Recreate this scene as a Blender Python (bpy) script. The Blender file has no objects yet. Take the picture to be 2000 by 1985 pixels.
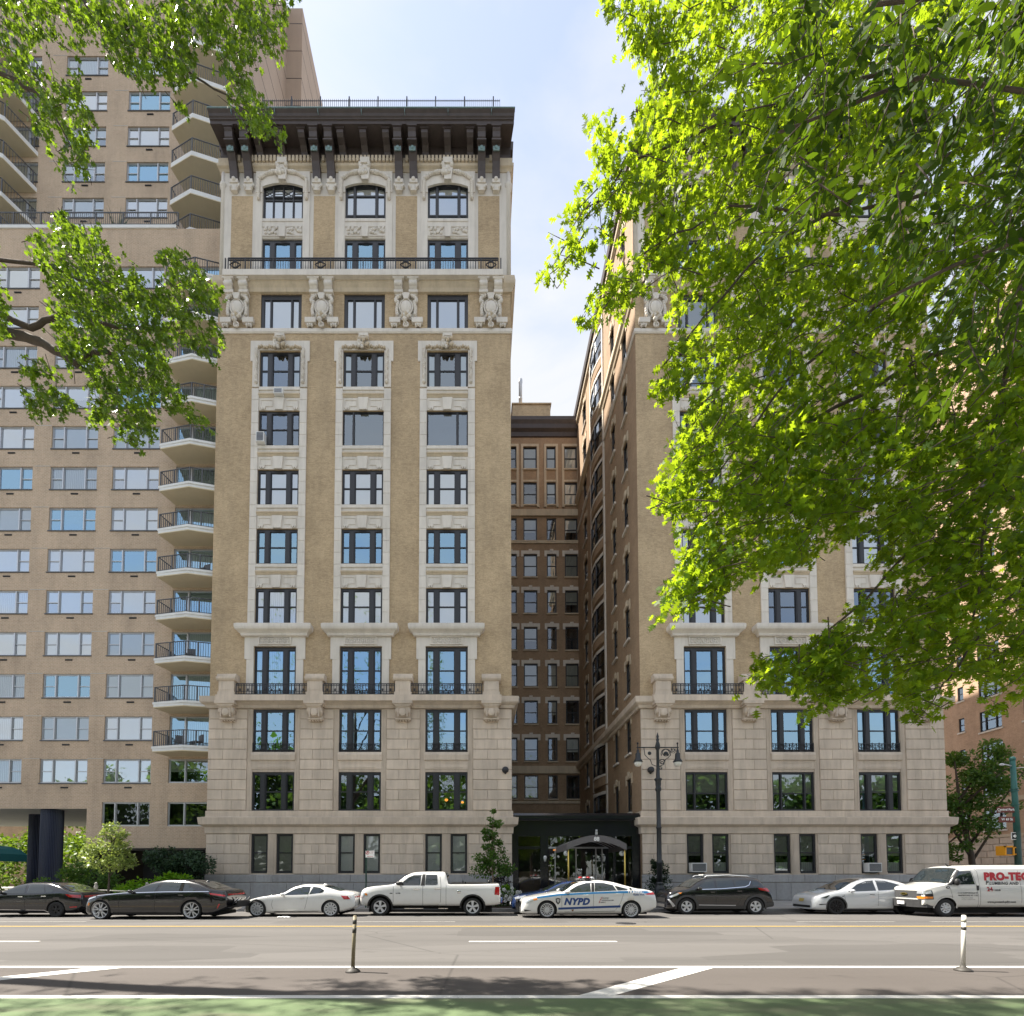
import bpy, bmesh, math, random
from mathutils import Vector, Matrix, noise as mnoise

R = random.Random(7)
sc = bpy.context.scene
COL = sc.collection

# ---------------------------------------------------------------- camera, sky, sun, exposure
CAM_H = 1.78
PITCH = math.radians(2.3)
cam_data = bpy.data.cameras.new("camera")
cam_data.sensor_fit = 'HORIZONTAL'
cam_data.sensor_width = 36.0
cam_data.lens = 36.0 * 950.0 / 2000.0
cam_data.shift_x = 0.0315
cam_data.shift_y = 0.3377
cam_data.clip_start = 0.05
cam_data.clip_end = 3000.0
cam = bpy.data.objects.new("camera", cam_data)
cam.location = (0, 0, CAM_H)
cam.rotation_euler = (math.radians(90) + PITCH, 0, 0)
COL.objects.link(cam)
sc.camera = cam

SUN_DIR = Vector((-0.60, 0.125, 1.0)).normalized()      # towards the sun
SUN_EL = math.asin(SUN_DIR.z)
world = bpy.data.worlds.new("World")
sc.world = world
world.use_nodes = True
nt = world.node_tree
nt.nodes.clear()
def wn(t, **k):
    n = nt.nodes.new(t)
    for a, b in k.items():
        setattr(n, a, b)
    return n
sky = wn('ShaderNodeTexSky', sky_type='NISHITA')
sky.sun_disc = False
sky.sun_elevation = SUN_EL
sky.sun_rotation = math.atan2(SUN_DIR.x, SUN_DIR.y)
sky.air_density = 1.0
sky.dust_density = 1.0
sky.ozone_density = 1.2
tc = wn('ShaderNodeTexCoord')
mp = wn('ShaderNodeMapping')
mp.inputs['Scale'].default_value = (1.1, 1.1, 4.2)
mp.inputs['Location'].default_value = (0.3, 0.1, 0.0)
nz = wn('ShaderNodeTexNoise')
nz.inputs['Scale'].default_value = 1.7
nz.inputs['Detail'].default_value = 9
nz.inputs['Roughness'].default_value = 0.52
nz.inputs['Distortion'].default_value = 0.5
rp = wn('ShaderNodeValToRGB')
rp.color_ramp.elements[0].position = 0.36
rp.color_ramp.elements[1].position = 0.60
rp.color_ramp.elements[0].color = (0.38, 0.38, 0.38, 1)
rp.color_ramp.elements[1].color = (0.93, 0.93, 0.93, 1)
mx = wn('ShaderNodeMix', data_type='RGBA')
mx.inputs['B'].default_value = (3.10, 3.14, 3.22, 1)          # thin bright cloud veil
bg = wn('ShaderNodeBackground')
bg.inputs['Strength'].default_value = 0.1
out = wn('ShaderNodeOutputWorld')
L = nt.links.new
L(tc.outputs['Generated'], mp.inputs['Vector'])
L(mp.outputs['Vector'], nz.inputs['Vector'])
L(nz.outputs['Fac'], rp.inputs['Fac'])
L(rp.outputs['Color'], mx.inputs['Factor'])
L(sky.outputs['Color'], mx.inputs['A'])
L(mx.outputs['Result'], bg.inputs['Color'])
L(bg.outputs['Background'], out.inputs['Surface'])

sun_data = bpy.data.lights.new("sun", 'SUN')
sun_data.energy = 4.2
sun_data.angle = math.radians(0.53)
sun_data.color = (1.0, 0.93, 0.82)
sun = bpy.data.objects.new("sun", sun_data)
sun.location = (-30, 9, 60)
sun.rotation_euler = SUN_DIR.to_track_quat('Z', 'Y').to_euler()
COL.objects.link(sun)

sc.view_settings.view_transform = 'Standard'
sc.view_settings.look = 'None'
sc.view_settings.gamma = 1.0
sc.view_settings.use_curve_mapping = False
sc.view_settings.exposure = 1.66
sc.cycles.max_bounces = 7
sc.cycles.diffuse_bounces = 3
sc.cycles.glossy_bounces = 3
sc.cycles.transmission_bounces = 4
sc.cycles.transparent_max_bounces = 10
sc.cycles.caustics_reflective = False
sc.cycles.caustics_refractive = False
sc.cycles.use_denoising = True
sc.cycles.sample_clamp_indirect = 8.0

# ---------------------------------------------------------------- helpers
WL = {}
class MB:
    """collects geometry of ONE mesh"""
    def __init__(s):
        s.v = []; s.f = []; s.m = []; s.sm = []
    def add(s, vs, fs, m=0, smooth=False):
        b = len(s.v)
        s.v.extend(vs)
        for q in fs:
            s.f.append([b + i for i in q]); s.m.append(m); s.sm.append(smooth)
    def face(s, pts, m=0, smooth=False):
        s.add(pts, [list(range(len(pts)))], m, smooth)
    def box(s, x0, x1, y0, y1, z0, z1, m=0):
        s.add([(x0,y0,z0),(x1,y0,z0),(x1,y1,z0),(x0,y1,z0),(x0,y0,z1),(x1,y0,z1),(x1,y1,z1),(x0,y1,z1)],
              [(0,3,2,1),(4,5,6,7),(0,1,5,4),(1,2,6,5),(2,3,7,6),(3,0,4,7)], m)
    def prism(s, a, b, m=0, caps=True, smooth=False):
        """two equal loops joined"""
        n = len(a)
        fs = [(i, (i+1) % n, n + (i+1) % n, n + i) for i in range(n)]
        s.add(list(a) + list(b), fs, m, smooth)
        if caps:
            s.add(list(a), [list(range(n))[::-1]], m)
            s.add(list(b), [list(range(n))], m)
    def ext_x(s, prof, x0, x1, m=0):
        s.prism([(x0, y, z) for y, z in prof], [(x1, y, z) for y, z in prof], m)
    def ext_y(s, prof, y0, y1, m=0, smooth=False):
        s.prism([(x, y0, z) for x, z in prof], [(x, y1, z) for x, z in prof], m, smooth=smooth)
    def ext_z(s, prof, z0, z1, m=0, smooth=False):
        s.prism([(x, y, z0) for x, y in prof], [(x, y, z1) for x, y in prof], m, smooth=smooth)
    def sweep(s, prof, path, m=0, closed_prof=True):
        """prof: (out, z) ; path: 2D polyline, 'out' is to the right of travel; mitred"""
        n = len(path); rows = []
        for i, p in enumerate(path):
            def nrm(a, b):
                d = Vector((b[0]-a[0], b[1]-a[1])).normalized()
                return Vector((d.y, -d.x))
            if i == 0: o = nrm(path[0], path[1])
            elif i == n-1: o = nrm(path[-2], path[-1])
            else:
                a = nrm(path[i-1], p); b = nrm(p, path[i+1])
                o = (a + b); o = o / max(1e-6, o.dot(a))
            rows.append([(p[0] + o.x*d, p[1] + o.y*d, z) for d, z in prof])
        for i in range(n-1):
            s.prism(rows[i], rows[i+1], m, caps=False)
        s.face(rows[0], m); s.face(rows[-1], m)
    def tube(s, p0, p1, r0, r1=None, n=6, m=0, caps=True, smooth=True):
        r1 = r0 if r1 is None else r1
        p0 = Vector(p0); p1 = Vector(p1); d = (p1 - p0)
        if d.length < 1e-6: return
        d.normalize()
        a = d.orthogonal().normalized(); b = d.cross(a)
        A = []; B = []
        for i in range(n):
            t = 2*math.pi*i/n; o = a*math.cos(t) + b*math.sin(t)
            A.append(tuple(p0 + o*r0)); B.append(tuple(p1 + o*r1))
        s.prism(A, B, m, caps, smooth)
    def ptube(s, pts, rad, n=6, m=0):
        """smooth tube along polyline, rad = number or list"""
        pts = [Vector(p) for p in pts]; k = len(pts)
        if not isinstance(rad, (list, tuple)): rad = [rad]*k
        ring = []; a = None
        for i, p in enumerate(pts):
            d = (pts[min(i+1, k-1)] - pts[max(i-1, 0)]).normalized()
            if a is None: a = d.orthogonal().normalized()
            a = (a - d*a.dot(d)).normalized(); b = d.cross(a)
            ring.append([tuple(p + (a*math.cos(2*math.pi*j/n) + b*math.sin(2*math.pi*j/n))*rad[i]) for j in range(n)])
        vs = [q for r in ring for q in r]
        fs = [(i*n+j, i*n+(j+1) % n, (i+1)*n+(j+1) % n, (i+1)*n+j) for i in range(k-1) for j in range(n)]
        s.add(vs, fs, m, True)
        s.face(ring[0][::-1], m); s.face(ring[-1], m)
    def lathe(s, prof, c=(0,0,0), n=16, m=0, axis='z', smooth=True, caps=True):
        vs = []; k = len(prof)
        for r, h in prof:
            for j in range(n):
                t = 2*math.pi*j/n; x = r*math.cos(t); y = r*math.sin(t)
                if axis == 'z': vs.append((c[0]+x, c[1]+y, c[2]+h))
                elif axis == 'y': vs.append((c[0]+x, c[1]+h, c[2]+y))
                else: vs.append((c[0]+h, c[1]+x, c[2]+y))
        fs = [(i*n+j, i*n+(j+1) % n, (i+1)*n+(j+1) % n, (i+1)*n+j) for i in range(k-1) for j in range(n)]
        s.add(vs, fs, m, smooth)
        if caps and prof[0][0] > 1e-5: s.add(vs[:n], [list(range(n))], m)
        if caps and prof[-1][0] > 1e-5: s.add(vs[-n:], [list(range(n))], m)
    def blob(s, c, r, m=0, n=8, k=5):
        if not isinstance(r, (list, tuple)): r = (r, r, r)
        vs = []; fs = []
        for i in range(1, k):
            ph = math.pi*i/k
            for j in range(n):
                t = 2*math.pi*j/n
                vs.append((c[0]+r[0]*math.sin(ph)*math.cos(t), c[1]+r[1]*math.sin(ph)*math.sin(t), c[2]+r[2]*math.cos(ph)))
        top = len(vs); vs.append((c[0], c[1], c[2]+r[2])); bot = len(vs); vs.append((c[0], c[1], c[2]-r[2]))
        for i in range(k-2):
            for j in range(n):
                fs.append((i*n+j, (i+1)*n+j, (i+1)*n+(j+1) % n, i*n+(j+1) % n))
        for j in range(n):
            fs.append((top, j, (j+1) % n)); fs.append((bot, (k-2)*n+(j+1) % n, (k-2)*n+j))
        s.add(vs, fs, m, True)
    def wall(s, P, u0, u1, z0, z1, holes, depth=0.3, m=0, mr=None):
        """sheet with rectangular holes and reveals; P(u, d, z) -> point, d = depth inward"""
        mr = m if mr is None else mr
        us = sorted({u0, u1} | {max(u0, min(u1, h[i])) for h in holes for i in (0, 1)})
        zs = sorted({z0, z1} | {max(z0, min(z1, h[i])) for h in holes for i in (2, 3)})
        for i in range(len(us)-1):
            uc = (us[i]+us[i+1])/2
            run = None
            for j in range(len(zs)-1):
                zc = (zs[j]+zs[j+1])/2
                inside = any(h[0] < uc < h[1] and h[2] < zc < h[3] for h in holes)
                if not inside:
                    if run is None: run = zs[j]
                    end = zs[j+1]
                if (inside or j == len(zs)-2) and run is not None:
                    s.face([P(us[i],0,run), P(us[i+1],0,run), P(us[i+1],0,end), P(us[i],0,end)], m)
                    run = None
        for a, b, c, d in holes:
            for (ua, za), (ub, zb) in (((a,c),(b,c)), ((b,c),(b,d)), ((b,d),(a,d)), ((a,d),(a,c))):
                s.face([P(ua,0,za), P(ub,0,zb), P(ub,depth,zb), P(ua,depth,za)], mr)
    def mesh(s, name, mats, recalc=True):
        me = bpy.data.meshes.new(name)
        me.from_pydata(s.v, [], s.f)
        for mt in mats: me.materials.append(mt)
        me.polygons.foreach_set('material_index', s.m)
        me.polygons.foreach_set('use_smooth', s.sm)
        if recalc:
            bm = bmesh.new(); bm.from_mesh(me)
            bmesh.ops.remove_doubles(bm, verts=bm.verts, dist=1e-5)
            bmesh.ops.recalc_face_normals(bm, faces=bm.faces)
            bm.to_mesh(me); bm.free()
        me.update()
        return me
    def build(s, name, mats, parent=None, loc=(0,0,0), recalc=True):
        if not isinstance(mats, (list, tuple)): mats = [mats]
        return place(s.mesh(name, mats, recalc), name, parent, loc)

def place(me, name, parent=None, loc=(0,0,0), rotz=0.0, scale=None):
    o = bpy.data.objects.new(name, me)
    COL.objects.link(o)
    loc = Vector(loc)
    WL[o.name] = loc
    if parent is not None:
        o.parent = parent
        o.location = loc - WL[parent.name]
    else:
        o.location = loc
    if rotz: o.rotation_euler = (0, 0, rotz)
    if scale: o.scale = scale
    return o
def thing(name, label, cat, loc=(0,0,0), group=None):
    o = place(None, name, None, loc)
    o.empty_display_size = 0.3
    return tag(o, label, cat, group)
def tag(o, label, cat, group=None, kind=None):
    o['label'] = label; o['category'] = cat
    if group: o['group'] = group
    if kind: o['kind'] = kind
    return o
def struct(o):
    o['kind'] = 'structure'
    return o

# ---------------------------------------------------------------- materials
MAT = {}
class NB:
    def __init__(s, name):
        s.mat = bpy.data.materials.new(name); s.mat.use_nodes = True
        s.t = s.mat.node_tree; s.t.nodes.clear()
        s.out = s.t.nodes.new('ShaderNodeOutputMaterial')
        MAT[name] = s.mat
    def n(s, t, ins=None, **k):
        x = s.t.nodes.new(t)
        for a, b in k.items(): setattr(x, a, b)
        for a, b in (ins or {}).items():
            if isinstance(b, bpy.types.NodeSocket): s.t.links.new(b, x.inputs[a])
            else: x.inputs[a].default_value = b
        return x
    def pos(s): return s.n('ShaderNodeNewGeometry').outputs['Position']
    def noise(s, vec, scale, detail=4, rough=0.55, sc3=None, dist=0.0):
        if sc3:
            vec = s.n('ShaderNodeMapping', {'Vector': vec, 'Scale': sc3}).outputs['Vector']
        return s.n('ShaderNodeTexNoise', {'Vector': vec, 'Scale': scale, 'Detail': detail, 'Roughness': rough, 'Distortion': dist}).outputs['Fac']
    def ramp(s, fac, stops):
        r = s.n('ShaderNodeValToRGB', {'Fac': fac})
        e = r.color_ramp.elements
        while len(e) < len(stops): e.new(0.5)
        for x, (p, c) in zip(e, stops):
            x.position = p
            x.color = (c, c, c, 1) if isinstance(c, (int, float)) else (c[0], c[1], c[2], 1)
        return r.outputs['Color']
    def mix(s, fac, a, b, mode='MIX'):
        x = s.n('ShaderNodeMix', data_type='RGBA', blend_type=mode)
        for k, v in (('Factor', fac), ('A', a), ('B', b)):
            if isinstance(v, bpy.types.NodeSocket): s.t.links.new(v, x.inputs[k])
            elif isinstance(v, (int, float)): x.inputs[k].default_value = v if k == 'Factor' else (v, v, v, 1)
            else: x.inputs[k].default_value = (v[0], v[1], v[2], 1)
        return x.outputs['Result']
    def math(s, op, a, b=0.5):
        x = s.n('ShaderNodeMath', operation=op)
        for i, v in enumerate((a, b)):
            if isinstance(v, bpy.types.NodeSocket): s.t.links.new(v, x.inputs[i])
            else: x.inputs[i].default_value = v
        return x.outputs[0]
    def bump(s, h, strength=0.3, dist=0.02):
        return s.n('ShaderNodeBump', {'Height': h, 'Strength': strength, 'Distance': dist}).outputs['Normal']
    def pbsdf(s, col, rough=0.7, metal=0.0, normal=None, spec=0.5, **extra):
        d = {'Base Color': col if isinstance(col, bpy.types.NodeSocket) else (*col, 1), 'Roughness': rough, 'Metallic': metal, 'Specular IOR Level': spec}
        if normal is not None: d['Normal'] = normal
        d.update(extra)
        p = s.n('ShaderNodeBsdfPrincipled', d)
        return p.outputs['BSDF']
    def done(s, shader):
        s.t.links.new(shader, s.out.inputs['Surface'])
        return s.mat

def mplain(name, col, rough=0.6, metal=0.0, var=0.12, scale=3.0, bump=0.0, bscale=40.0, objrand=0.0, spec=0.5, stain=0.0, coat=0.0):
    b = NB(name); p = b.pos()
    c = col
    if var:
        f = b.noise(p, scale, 5)
        c = b.mix(f, tuple(x*(1-var) for x in col), tuple(min(1, x*(1+var)) for x in col))
    if stain:
        st = b.noise(p, 1.0, 6, 0.65, sc3=(1.6, 1.6, 0.28))
        c = b.mix(b.ramp(st, [(0.42, 0.0), (0.72, stain)]), c, (0.17, 0.14, 0.11))
        s2 = b.noise(p, 1.0, 5, 0.7, sc3=(7.0, 7.0, 0.5))
        c = b.mix(b.ramp(s2, [(0.55, 0.0), (0.75, stain*0.9)]), c, (0.20, 0.165, 0.125))
    if objrand:
        rnd = b.n('ShaderNodeObjectInfo').outputs['Random']
        c = b.mix(1.0, c, b.ramp(rnd, [(0, (1-objrand,)*3), (1, (1+objrand*0.6, 1+objrand*0.55, 1+objrand*0.5))]), 'MULTIPLY')
    nrm = b.bump(b.noise(p, bscale, 4), bump, 0.01) if bump else None
    ex = {'Coat Weight': coat, 'Coat Roughness': 0.03} if coat else {}
    return b.done(b.pbsdf(c, rough, metal, nrm, spec, **ex))

def mbrick(name, c1, c2, mortar, w=0.21, h=0.068, mort=0.007, stain=0.25, patch=None):
    b = NB(name); p = b.pos()
    sep = b.n('ShaderNodeSeparateXYZ', {'Vector': p})
    u = b.math('ADD', sep.outputs[0], sep.outputs[1])
    vec = b.n('ShaderNodeCombineXYZ', {'X': u, 'Y': sep.outputs[2]}).outputs[0]
    br = b.n('ShaderNodeTexBrick', {'Vector': vec, 'Color1': (*c1, 1), 'Color2': (*c2, 1), 'Mortar': (*mortar, 1), 'Scale': 1.0,
             'Mortar Size': mort, 'Mortar Smooth': 0.2, 'Bias': 0.0, 'Brick Width': w, 'Row Height': h})
    big = b.noise(p, 0.45, 5, 0.6)
    c = b.mix(0.42, br.outputs['Color'], b.mix(b.ramp(big, [(0.3, 0.0), (0.7, 1.0)]), tuple(x*0.74 for x in c1), tuple(x*1.22 for x in c2)))
    grit = b.noise(vec, 1.0, 2, 0.6, sc3=(9.0, 22.0, 1))
    c = b.mix(b.ramp(grit, [(0.36, 0.30), (0.55, 0.0)]), c, tuple(x*0.55 for x in c1))
    c = b.mix(b.ramp(grit, [(0.55, 0.0), (0.72, 0.28)]), c, tuple(min(1, x*1.35) for x in c2))
    mid = b.noise(p, 3.3, 6, 0.7)
    c = b.mix(b.ramp(mid, [(0.35, 0.0), (0.75, 0.35)]), c, tuple(x*1.3 for x in c2))
    st = b.noise(p, 1.0, 6, 0.65, sc3=(1.2, 1.2, 0.16))
    c = b.mix(b.ramp(st, [(0.45, 0.0), (0.75, stain)]), c, (0.10, 0.085, 0.07))
    nrm = b.bump(br.outputs['Fac'], -0.25, 0.01)
    return b.done(b.pbsdf(c, 0.85, 0, nrm, 0.3))

def mglass(name, refl=0.3, tint=(0.93, 0.97, 1.0), wob=0.012, rough=0.0):
    """window pane: sharp reflection over a clear pane"""
    b = NB(name); p = b.pos()
    n = b.bump(b.noise(p, 1.3, 2), wob*8, 0.02)
    lw = b.n('ShaderNodeFresnel', {'IOR': 1.5, 'Normal': n}).outputs[0]
    fac = b.math('ADD', b.math('MULTIPLY', lw, 1.6), refl)
    g = b.n('ShaderNodeBsdfGlossy', {'Color': (*tint, 1), 'Roughness': rough, 'Normal': n}).outputs[0]
    t = b.n('ShaderNodeBsdfTransparent', {'Color': (0.93, 0.96, 0.97, 1)}).outputs[0]
    ms = b.n('ShaderNodeMixShader', {0: b.n('ShaderNodeClamp', {'Value': fac}).outputs[0], 1: t, 2: g}).outputs[0]
    return b.done(ms)

def mpaint(name, col, rough=0.25, metal=0.0, flake=0.0):
    """car paint with clear coat, faint dust"""
    b = NB(name); p = b.pos()
    dust = b.noise(p, 6.0, 6, 0.7)
    c = b.mix(b.ramp(dust, [(0.5, 0.0), (0.8, 0.10 if col[0] > 0.1 else 0.015)]), col, (0.35, 0.32, 0.28))
    r = b.math('ADD', b.math('MULTIPLY', dust, 0.10), rough - 0.05)
    return b.done(b.pbsdf(c, r, metal, None, 0.5, **{'Coat Weight': 1.0, 'Coat Roughness': 0.035}))

def mleaf(name, c_dark, c_light, trans, tw=0.55, gloss=0.35, spec=0.35):
    b = NB(name)
    rnd = b.n('ShaderNodeNewGeometry').outputs['Random Per Island']
    col = b.mix(rnd, c_dark, c_light)
    tcol = b.mix(rnd, tuple(x*0.75 for x in trans), trans)
    d = b.pbsdf(col, gloss, 0, None, spec)
    t = b.n('ShaderNodeBsdfTranslucent', {'Color': tcol}).outputs[0]
    return b.done(b.n('ShaderNodeMixShader', {0: tw, 1: d, 2: t}).outputs[0])

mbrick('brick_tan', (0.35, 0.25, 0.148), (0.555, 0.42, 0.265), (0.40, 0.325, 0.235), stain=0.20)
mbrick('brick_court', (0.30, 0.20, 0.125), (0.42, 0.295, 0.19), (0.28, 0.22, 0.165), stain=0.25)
mbrick('brick_tower', (0.43, 0.31, 0.215), (0.53, 0.40, 0.29), (0.66, 0.58, 0.47), w=0.24, h=0.090, mort=0.014, stain=0.22)
mbrick('brick_orange', (0.40, 0.265, 0.175), (0.52, 0.36, 0.25), (0.45, 0.36, 0.28), stain=0.18)
mplain('limestone', (0.65, 0.55, 0.45), 0.85, var=0.14, scale=1.2, bump=0.15, bscale=25, objrand=0.10, stain=0.32, spec=0.25)
mplain('limestone_wall', (0.56, 0.47, 0.38), 0.88, var=0.16, scale=1.2, bump=0.15, bscale=25, stain=0.40, spec=0.25)
mplain('granite', (0.36, 0.36, 0.365), 0.7, var=0.2, scale=6, bump=0.1, bscale=60, objrand=0.15, stain=0.30, spec=0.3)
mplain('terracotta', (0.73, 0.675, 0.605), 0.7, var=0.08, scale=2.0, bump=0.1, bscale=18, objrand=0.06, stain=0.22, spec=0.35)
mplain('terracotta_warm', (0.60, 0.50, 0.37), 0.75, var=0.12, scale=2.0, bump=0.1, bscale=18, stain=0.30, spec=0.3)
mplain('cornice_metal', (0.064, 0.049, 0.045), 0.45, var=0.35, scale=3.0, bump=0.1, bscale=12, spec=0.4)
mplain('patina', (0.20, 0.30, 0.31), 0.55, var=0.35, scale=5.0)
mplain('iron', (0.018, 0.018, 0.022), 0.45, var=0.2, bump=0.05)
mplain('window_black', (0.022, 0.023, 0.027), 0.4, var=0.2)
mplain('room_dark', (0.035, 0.036, 0.038), 0.95, var=0.4, scale=1.5)
mplain('blind_white', (0.88, 0.89, 0.87), 0.9, var=0.04)
mplain('blind_beige', (0.36, 0.36, 0.31), 0.9, var=0.10)
def _curtain():
    b = NB('curtain'); p = b.pos()
    w = b.n('ShaderNodeTexWave', {'Vector': p, 'Scale': 2.6, 'Distortion': 2.0, 'Detail': 2.0}, bands_direction='X').outputs['Fac']
    c = b.mix(w, (0.62, 0.62, 0.60), (0.86, 0.86, 0.83))
    b.done(b.pbsdf(c, 0.95, 0, b.bump(w, 0.6, 0.03), 0.2))
_curtain()
mglass('pane_glass', 0.20, (0.80, 0.91, 1.0))
mglass('pane_blue', 0.42, (0.52, 0.80, 1.0))  # gloss tinted blue, standing in for the reflection of a clear sky
mglass('pane_clear', 0.08)
mglass('pane_bright', 0.36, (0.93, 0.98, 1.0))
mplain('alu', (0.52, 0.53, 0.55), 0.4, 0.6, var=0.08)
mplain('white_metal', (0.72, 0.72, 0.71), 0.5, var=0.06)
mplain('concrete_white', (0.74, 0.74, 0.73), 0.8, var=0.08, scale=2, stain=0.12)
mplain('soffit_cream', (0.60, 0.52, 0.37), 0.9, var=0.08)
mplain('rail_grey', (0.085, 0.09, 0.10), 0.5, var=0.15)
mplain('roofing', (0.11, 0.11, 0.11), 0.9, var=0.2)
mplain('black_granite', (0.012, 0.013, 0.016), 0.16, var=0.4, scale=40, spec=0.6)
mplain('awning_grey', (0.15, 0.14, 0.14), 0.85, var=0.08, bump=0.05)
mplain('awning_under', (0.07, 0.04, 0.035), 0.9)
mplain('awning_green', (0.01, 0.10, 0.105), 0.7, var=0.1)
mplain('brass', (0.62, 0.46, 0.12), 0.28, 1.0, var=0.1)
mplain('white_paint', (0.80, 0.80, 0.78), 0.6, var=0.05)
mplain('column_blue', (0.035, 0.042, 0.072), 0.42, var=0.2, scale=8)
mplain('concrete_pale', (0.52, 0.50, 0.46), 0.85, var=0.12, stain=0.15)
mplain('rubber', (0.02, 0.02, 0.021), 0.8, var=0.3, scale=20)
mplain('rim_silver', (0.66, 0.67, 0.69), 0.42, 0.35, var=0.05)
mplain('rim_dark', (0.03, 0.03, 0.033), 0.35, 0.6, var=0.1)
mplain('chrome', (0.75, 0.75, 0.76), 0.12, 1.0, var=0.03)
mplain('trim_black', (0.018, 0.018, 0.019), 0.5, var=0.15)
mplain('under_black', (0.008, 0.008, 0.008), 0.9)
mplain('bark', (0.085, 0.065, 0.05), 0.95, var=0.35, scale=9, bump=0.8, bscale=22)
mplain('bark_pale', (0.22, 0.16, 0.11), 0.95, var=0.3, scale=9, bump=0.5, bscale=25)
mplain('soil', (0.05, 0.035, 0.025), 0.95, var=0.3, scale=9, bump=0.6)
def memit(name, col, strength):
    b = NB(name)
    b.done(b.n('ShaderNodeEmission', {'Color': (*col, 1), 'Strength': strength}).outputs[0])
memit('lamp_warm', (1.0, 0.62, 0.25), 0.9)
memit('lamp_orange', (1.0, 0.35, 0.06), 0.55)
# ---------------------------------------------------------------- ground, road, pavement
def _asphalt(name, base, tint=(1, 1, 1), bands=True):
    b = NB(name); p = b.pos()
    sep = b.n('ShaderNodeSeparateXYZ', {'Vector': p})
    fine = b.noise(p, 90.0, 4, 0.7)
    big = b.noise(p, 0.7, 6, 0.6, sc3=(0.35, 1.3, 1))
    col = tuple(base*t for t in tint)
    c = b.mix(fine, tuple(x*0.55 for x in col), tuple(x*1.5 for x in col))
    c = b.mix(b.ramp(big, [(0.3, 0.0), (0.75, 0.55)]), c, tuple(x*1.35 for x in col))
    if bands:
        w = b.noise(p, 1.0, 2, 0.5, sc3=(0.012, 0.95, 1))
        c = b.mix(b.ramp(w, [(0.35, 0.0), (0.65, 0.45)]), c, tuple(x*0.72 for x in col))
    pv = b.n('ShaderNodeTexVoronoi', {'Vector': b.n('ShaderNodeMapping', {'Vector': p, 'Scale': (0.16, 0.55, 1), 'Location': (3.3, 1.7, 0)}).outputs[0], 'Scale': 1.0}, distance='CHEBYCHEV')
    pc = b.n('ShaderNodeSeparateColor', {'Color': pv.outputs['Color']}).outputs[0]
    c = b.mix(b.ramp(pc, [(0.74, 0.0), (0.76, 0.38)]), c, tuple(x*0.66 for x in col))
    c = b.mix(b.ramp(pc, [(0.10, 0.30), (0.12, 0.0)]), c, tuple(x*1.4 for x in col))
    oil = b.noise(p, 1.0, 5, 0.6, sc3=(0.9, 2.2, 1))
    c = b.mix(b.ramp(oil, [(0.62, 0.0), (0.78, 0.6)]), c, tuple(x*0.45 for x in col))
    spk = b.n('ShaderNodeTexVoronoi', {'Vector': p, 'Scale': 26.0}).outputs['Distance']
    c = b.mix(b.ramp(spk, [(0.035, 0.8), (0.06, 0.0)]), c, (0.30, 0.29, 0.27))
    crack = b.n('ShaderNodeTexVoronoi', {'Vector': b.n('ShaderNodeMapping', {'Vector': p, 'Scale': (0.10, 0.28, 1)}).outputs[0], 'Scale': 1.0}, feature='DISTANCE_TO_EDGE').outputs['Distance']
    c = b.mix(b.ramp(crack, [(0.0, 0.4), (0.0025, 0.0)]), c, (0.02, 0.02, 0.02))
    b.done(b.pbsdf(c, 0.88, 0, b.bump(fine, 0.35, 0.006), 0.25))
_asphalt('asphalt', 0.108, (1.0, 0.955, 0.925))
_asphalt('asphalt_buffer', 0.087, (1.0, 0.89, 0.83), bands=False)
def _linepaint(name, col, worn):
    b = NB(name); p = b.pos()
    f = b.noise(p, 22.0, 6, 0.75)
    g = b.noise(p, 2.5, 4, 0.6)
    m = b.ramp(b.math('ADD', b.math('MULTIPLY', f, 0.6), b.math('MULTIPLY', g, 0.4)), [(worn-0.05, 0.0), (worn+0.04, 1.0)])
    c = b.mix(b.noise(p, 60, 3), tuple(x*0.8 for x in col), col)
    t = b.n('ShaderNodeBsdfTransparent').outputs[0]
    b.done(b.n('ShaderNodeMixShader', {0: m, 1: t, 2: b.pbsdf(c, 0.7, 0, None, 0.3)}).outputs[0])
_linepaint('line_white', (0.72, 0.71, 0.68), 0.36)
_linepaint('line_faint', (0.34, 0.33, 0.31), 0.42)
_linepaint('line_yellow', (0.50, 0.36, 0.12), 0.36)
def _greenlane():
    b = NB('lane_green'); p = b.pos()
    f = b.noise(p, 60, 5, 0.7); g = b.noise(p, 0.9, 5, 0.6, sc3=(0.5, 1.5, 1))
    c = b.mix(f, (0.095, 0.14, 0.07), (0.155, 0.205, 0.11))
    sep = b.n('ShaderNodeSeparateXYZ', {'Vector': p})
    worn = b.ramp(g, [(0.5, 0.0), (0.8, 0.75)])
    c = b.mix(worn, c, (0.20, 0.17, 0.135))
    b.done(b.pbsdf(c, 0.85, 0, b.bump(f, 0.3, 0.005), 0.25))
_greenlane()
def _pave():
    b = NB('pavement_slabs'); p = b.pos()
    br = b.n('ShaderNodeTexBrick', {'Vector': p, 'Color1': (0.30, 0.295, 0.285, 1), 'Color2': (0.35, 0.34, 0.33, 1), 'Mortar': (0.16, 0.155, 0.15, 1), 'Scale': 1.0,
             'Mortar Size': 0.012, 'Brick Width': 1.5, 'Row Height': 1.5}, offset=0.0)
    c = b.mix(b.ramp(b.noise(p, 1.5, 6, 0.65), [(0.4, 0.0), (0.75, 0.4)]), br.outputs['Color'], (0.17, 0.165, 0.155))
    b.done(b.pbsdf(c, 0.85, 0, b.bump(b.noise(p, 50, 4), 0.2, 0.005), 0.3))
_pave()
mplain('kerb_stone', (0.27, 0.265, 0.26), 0.8, var=0.25, scale=3, stain=0.4)
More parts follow.
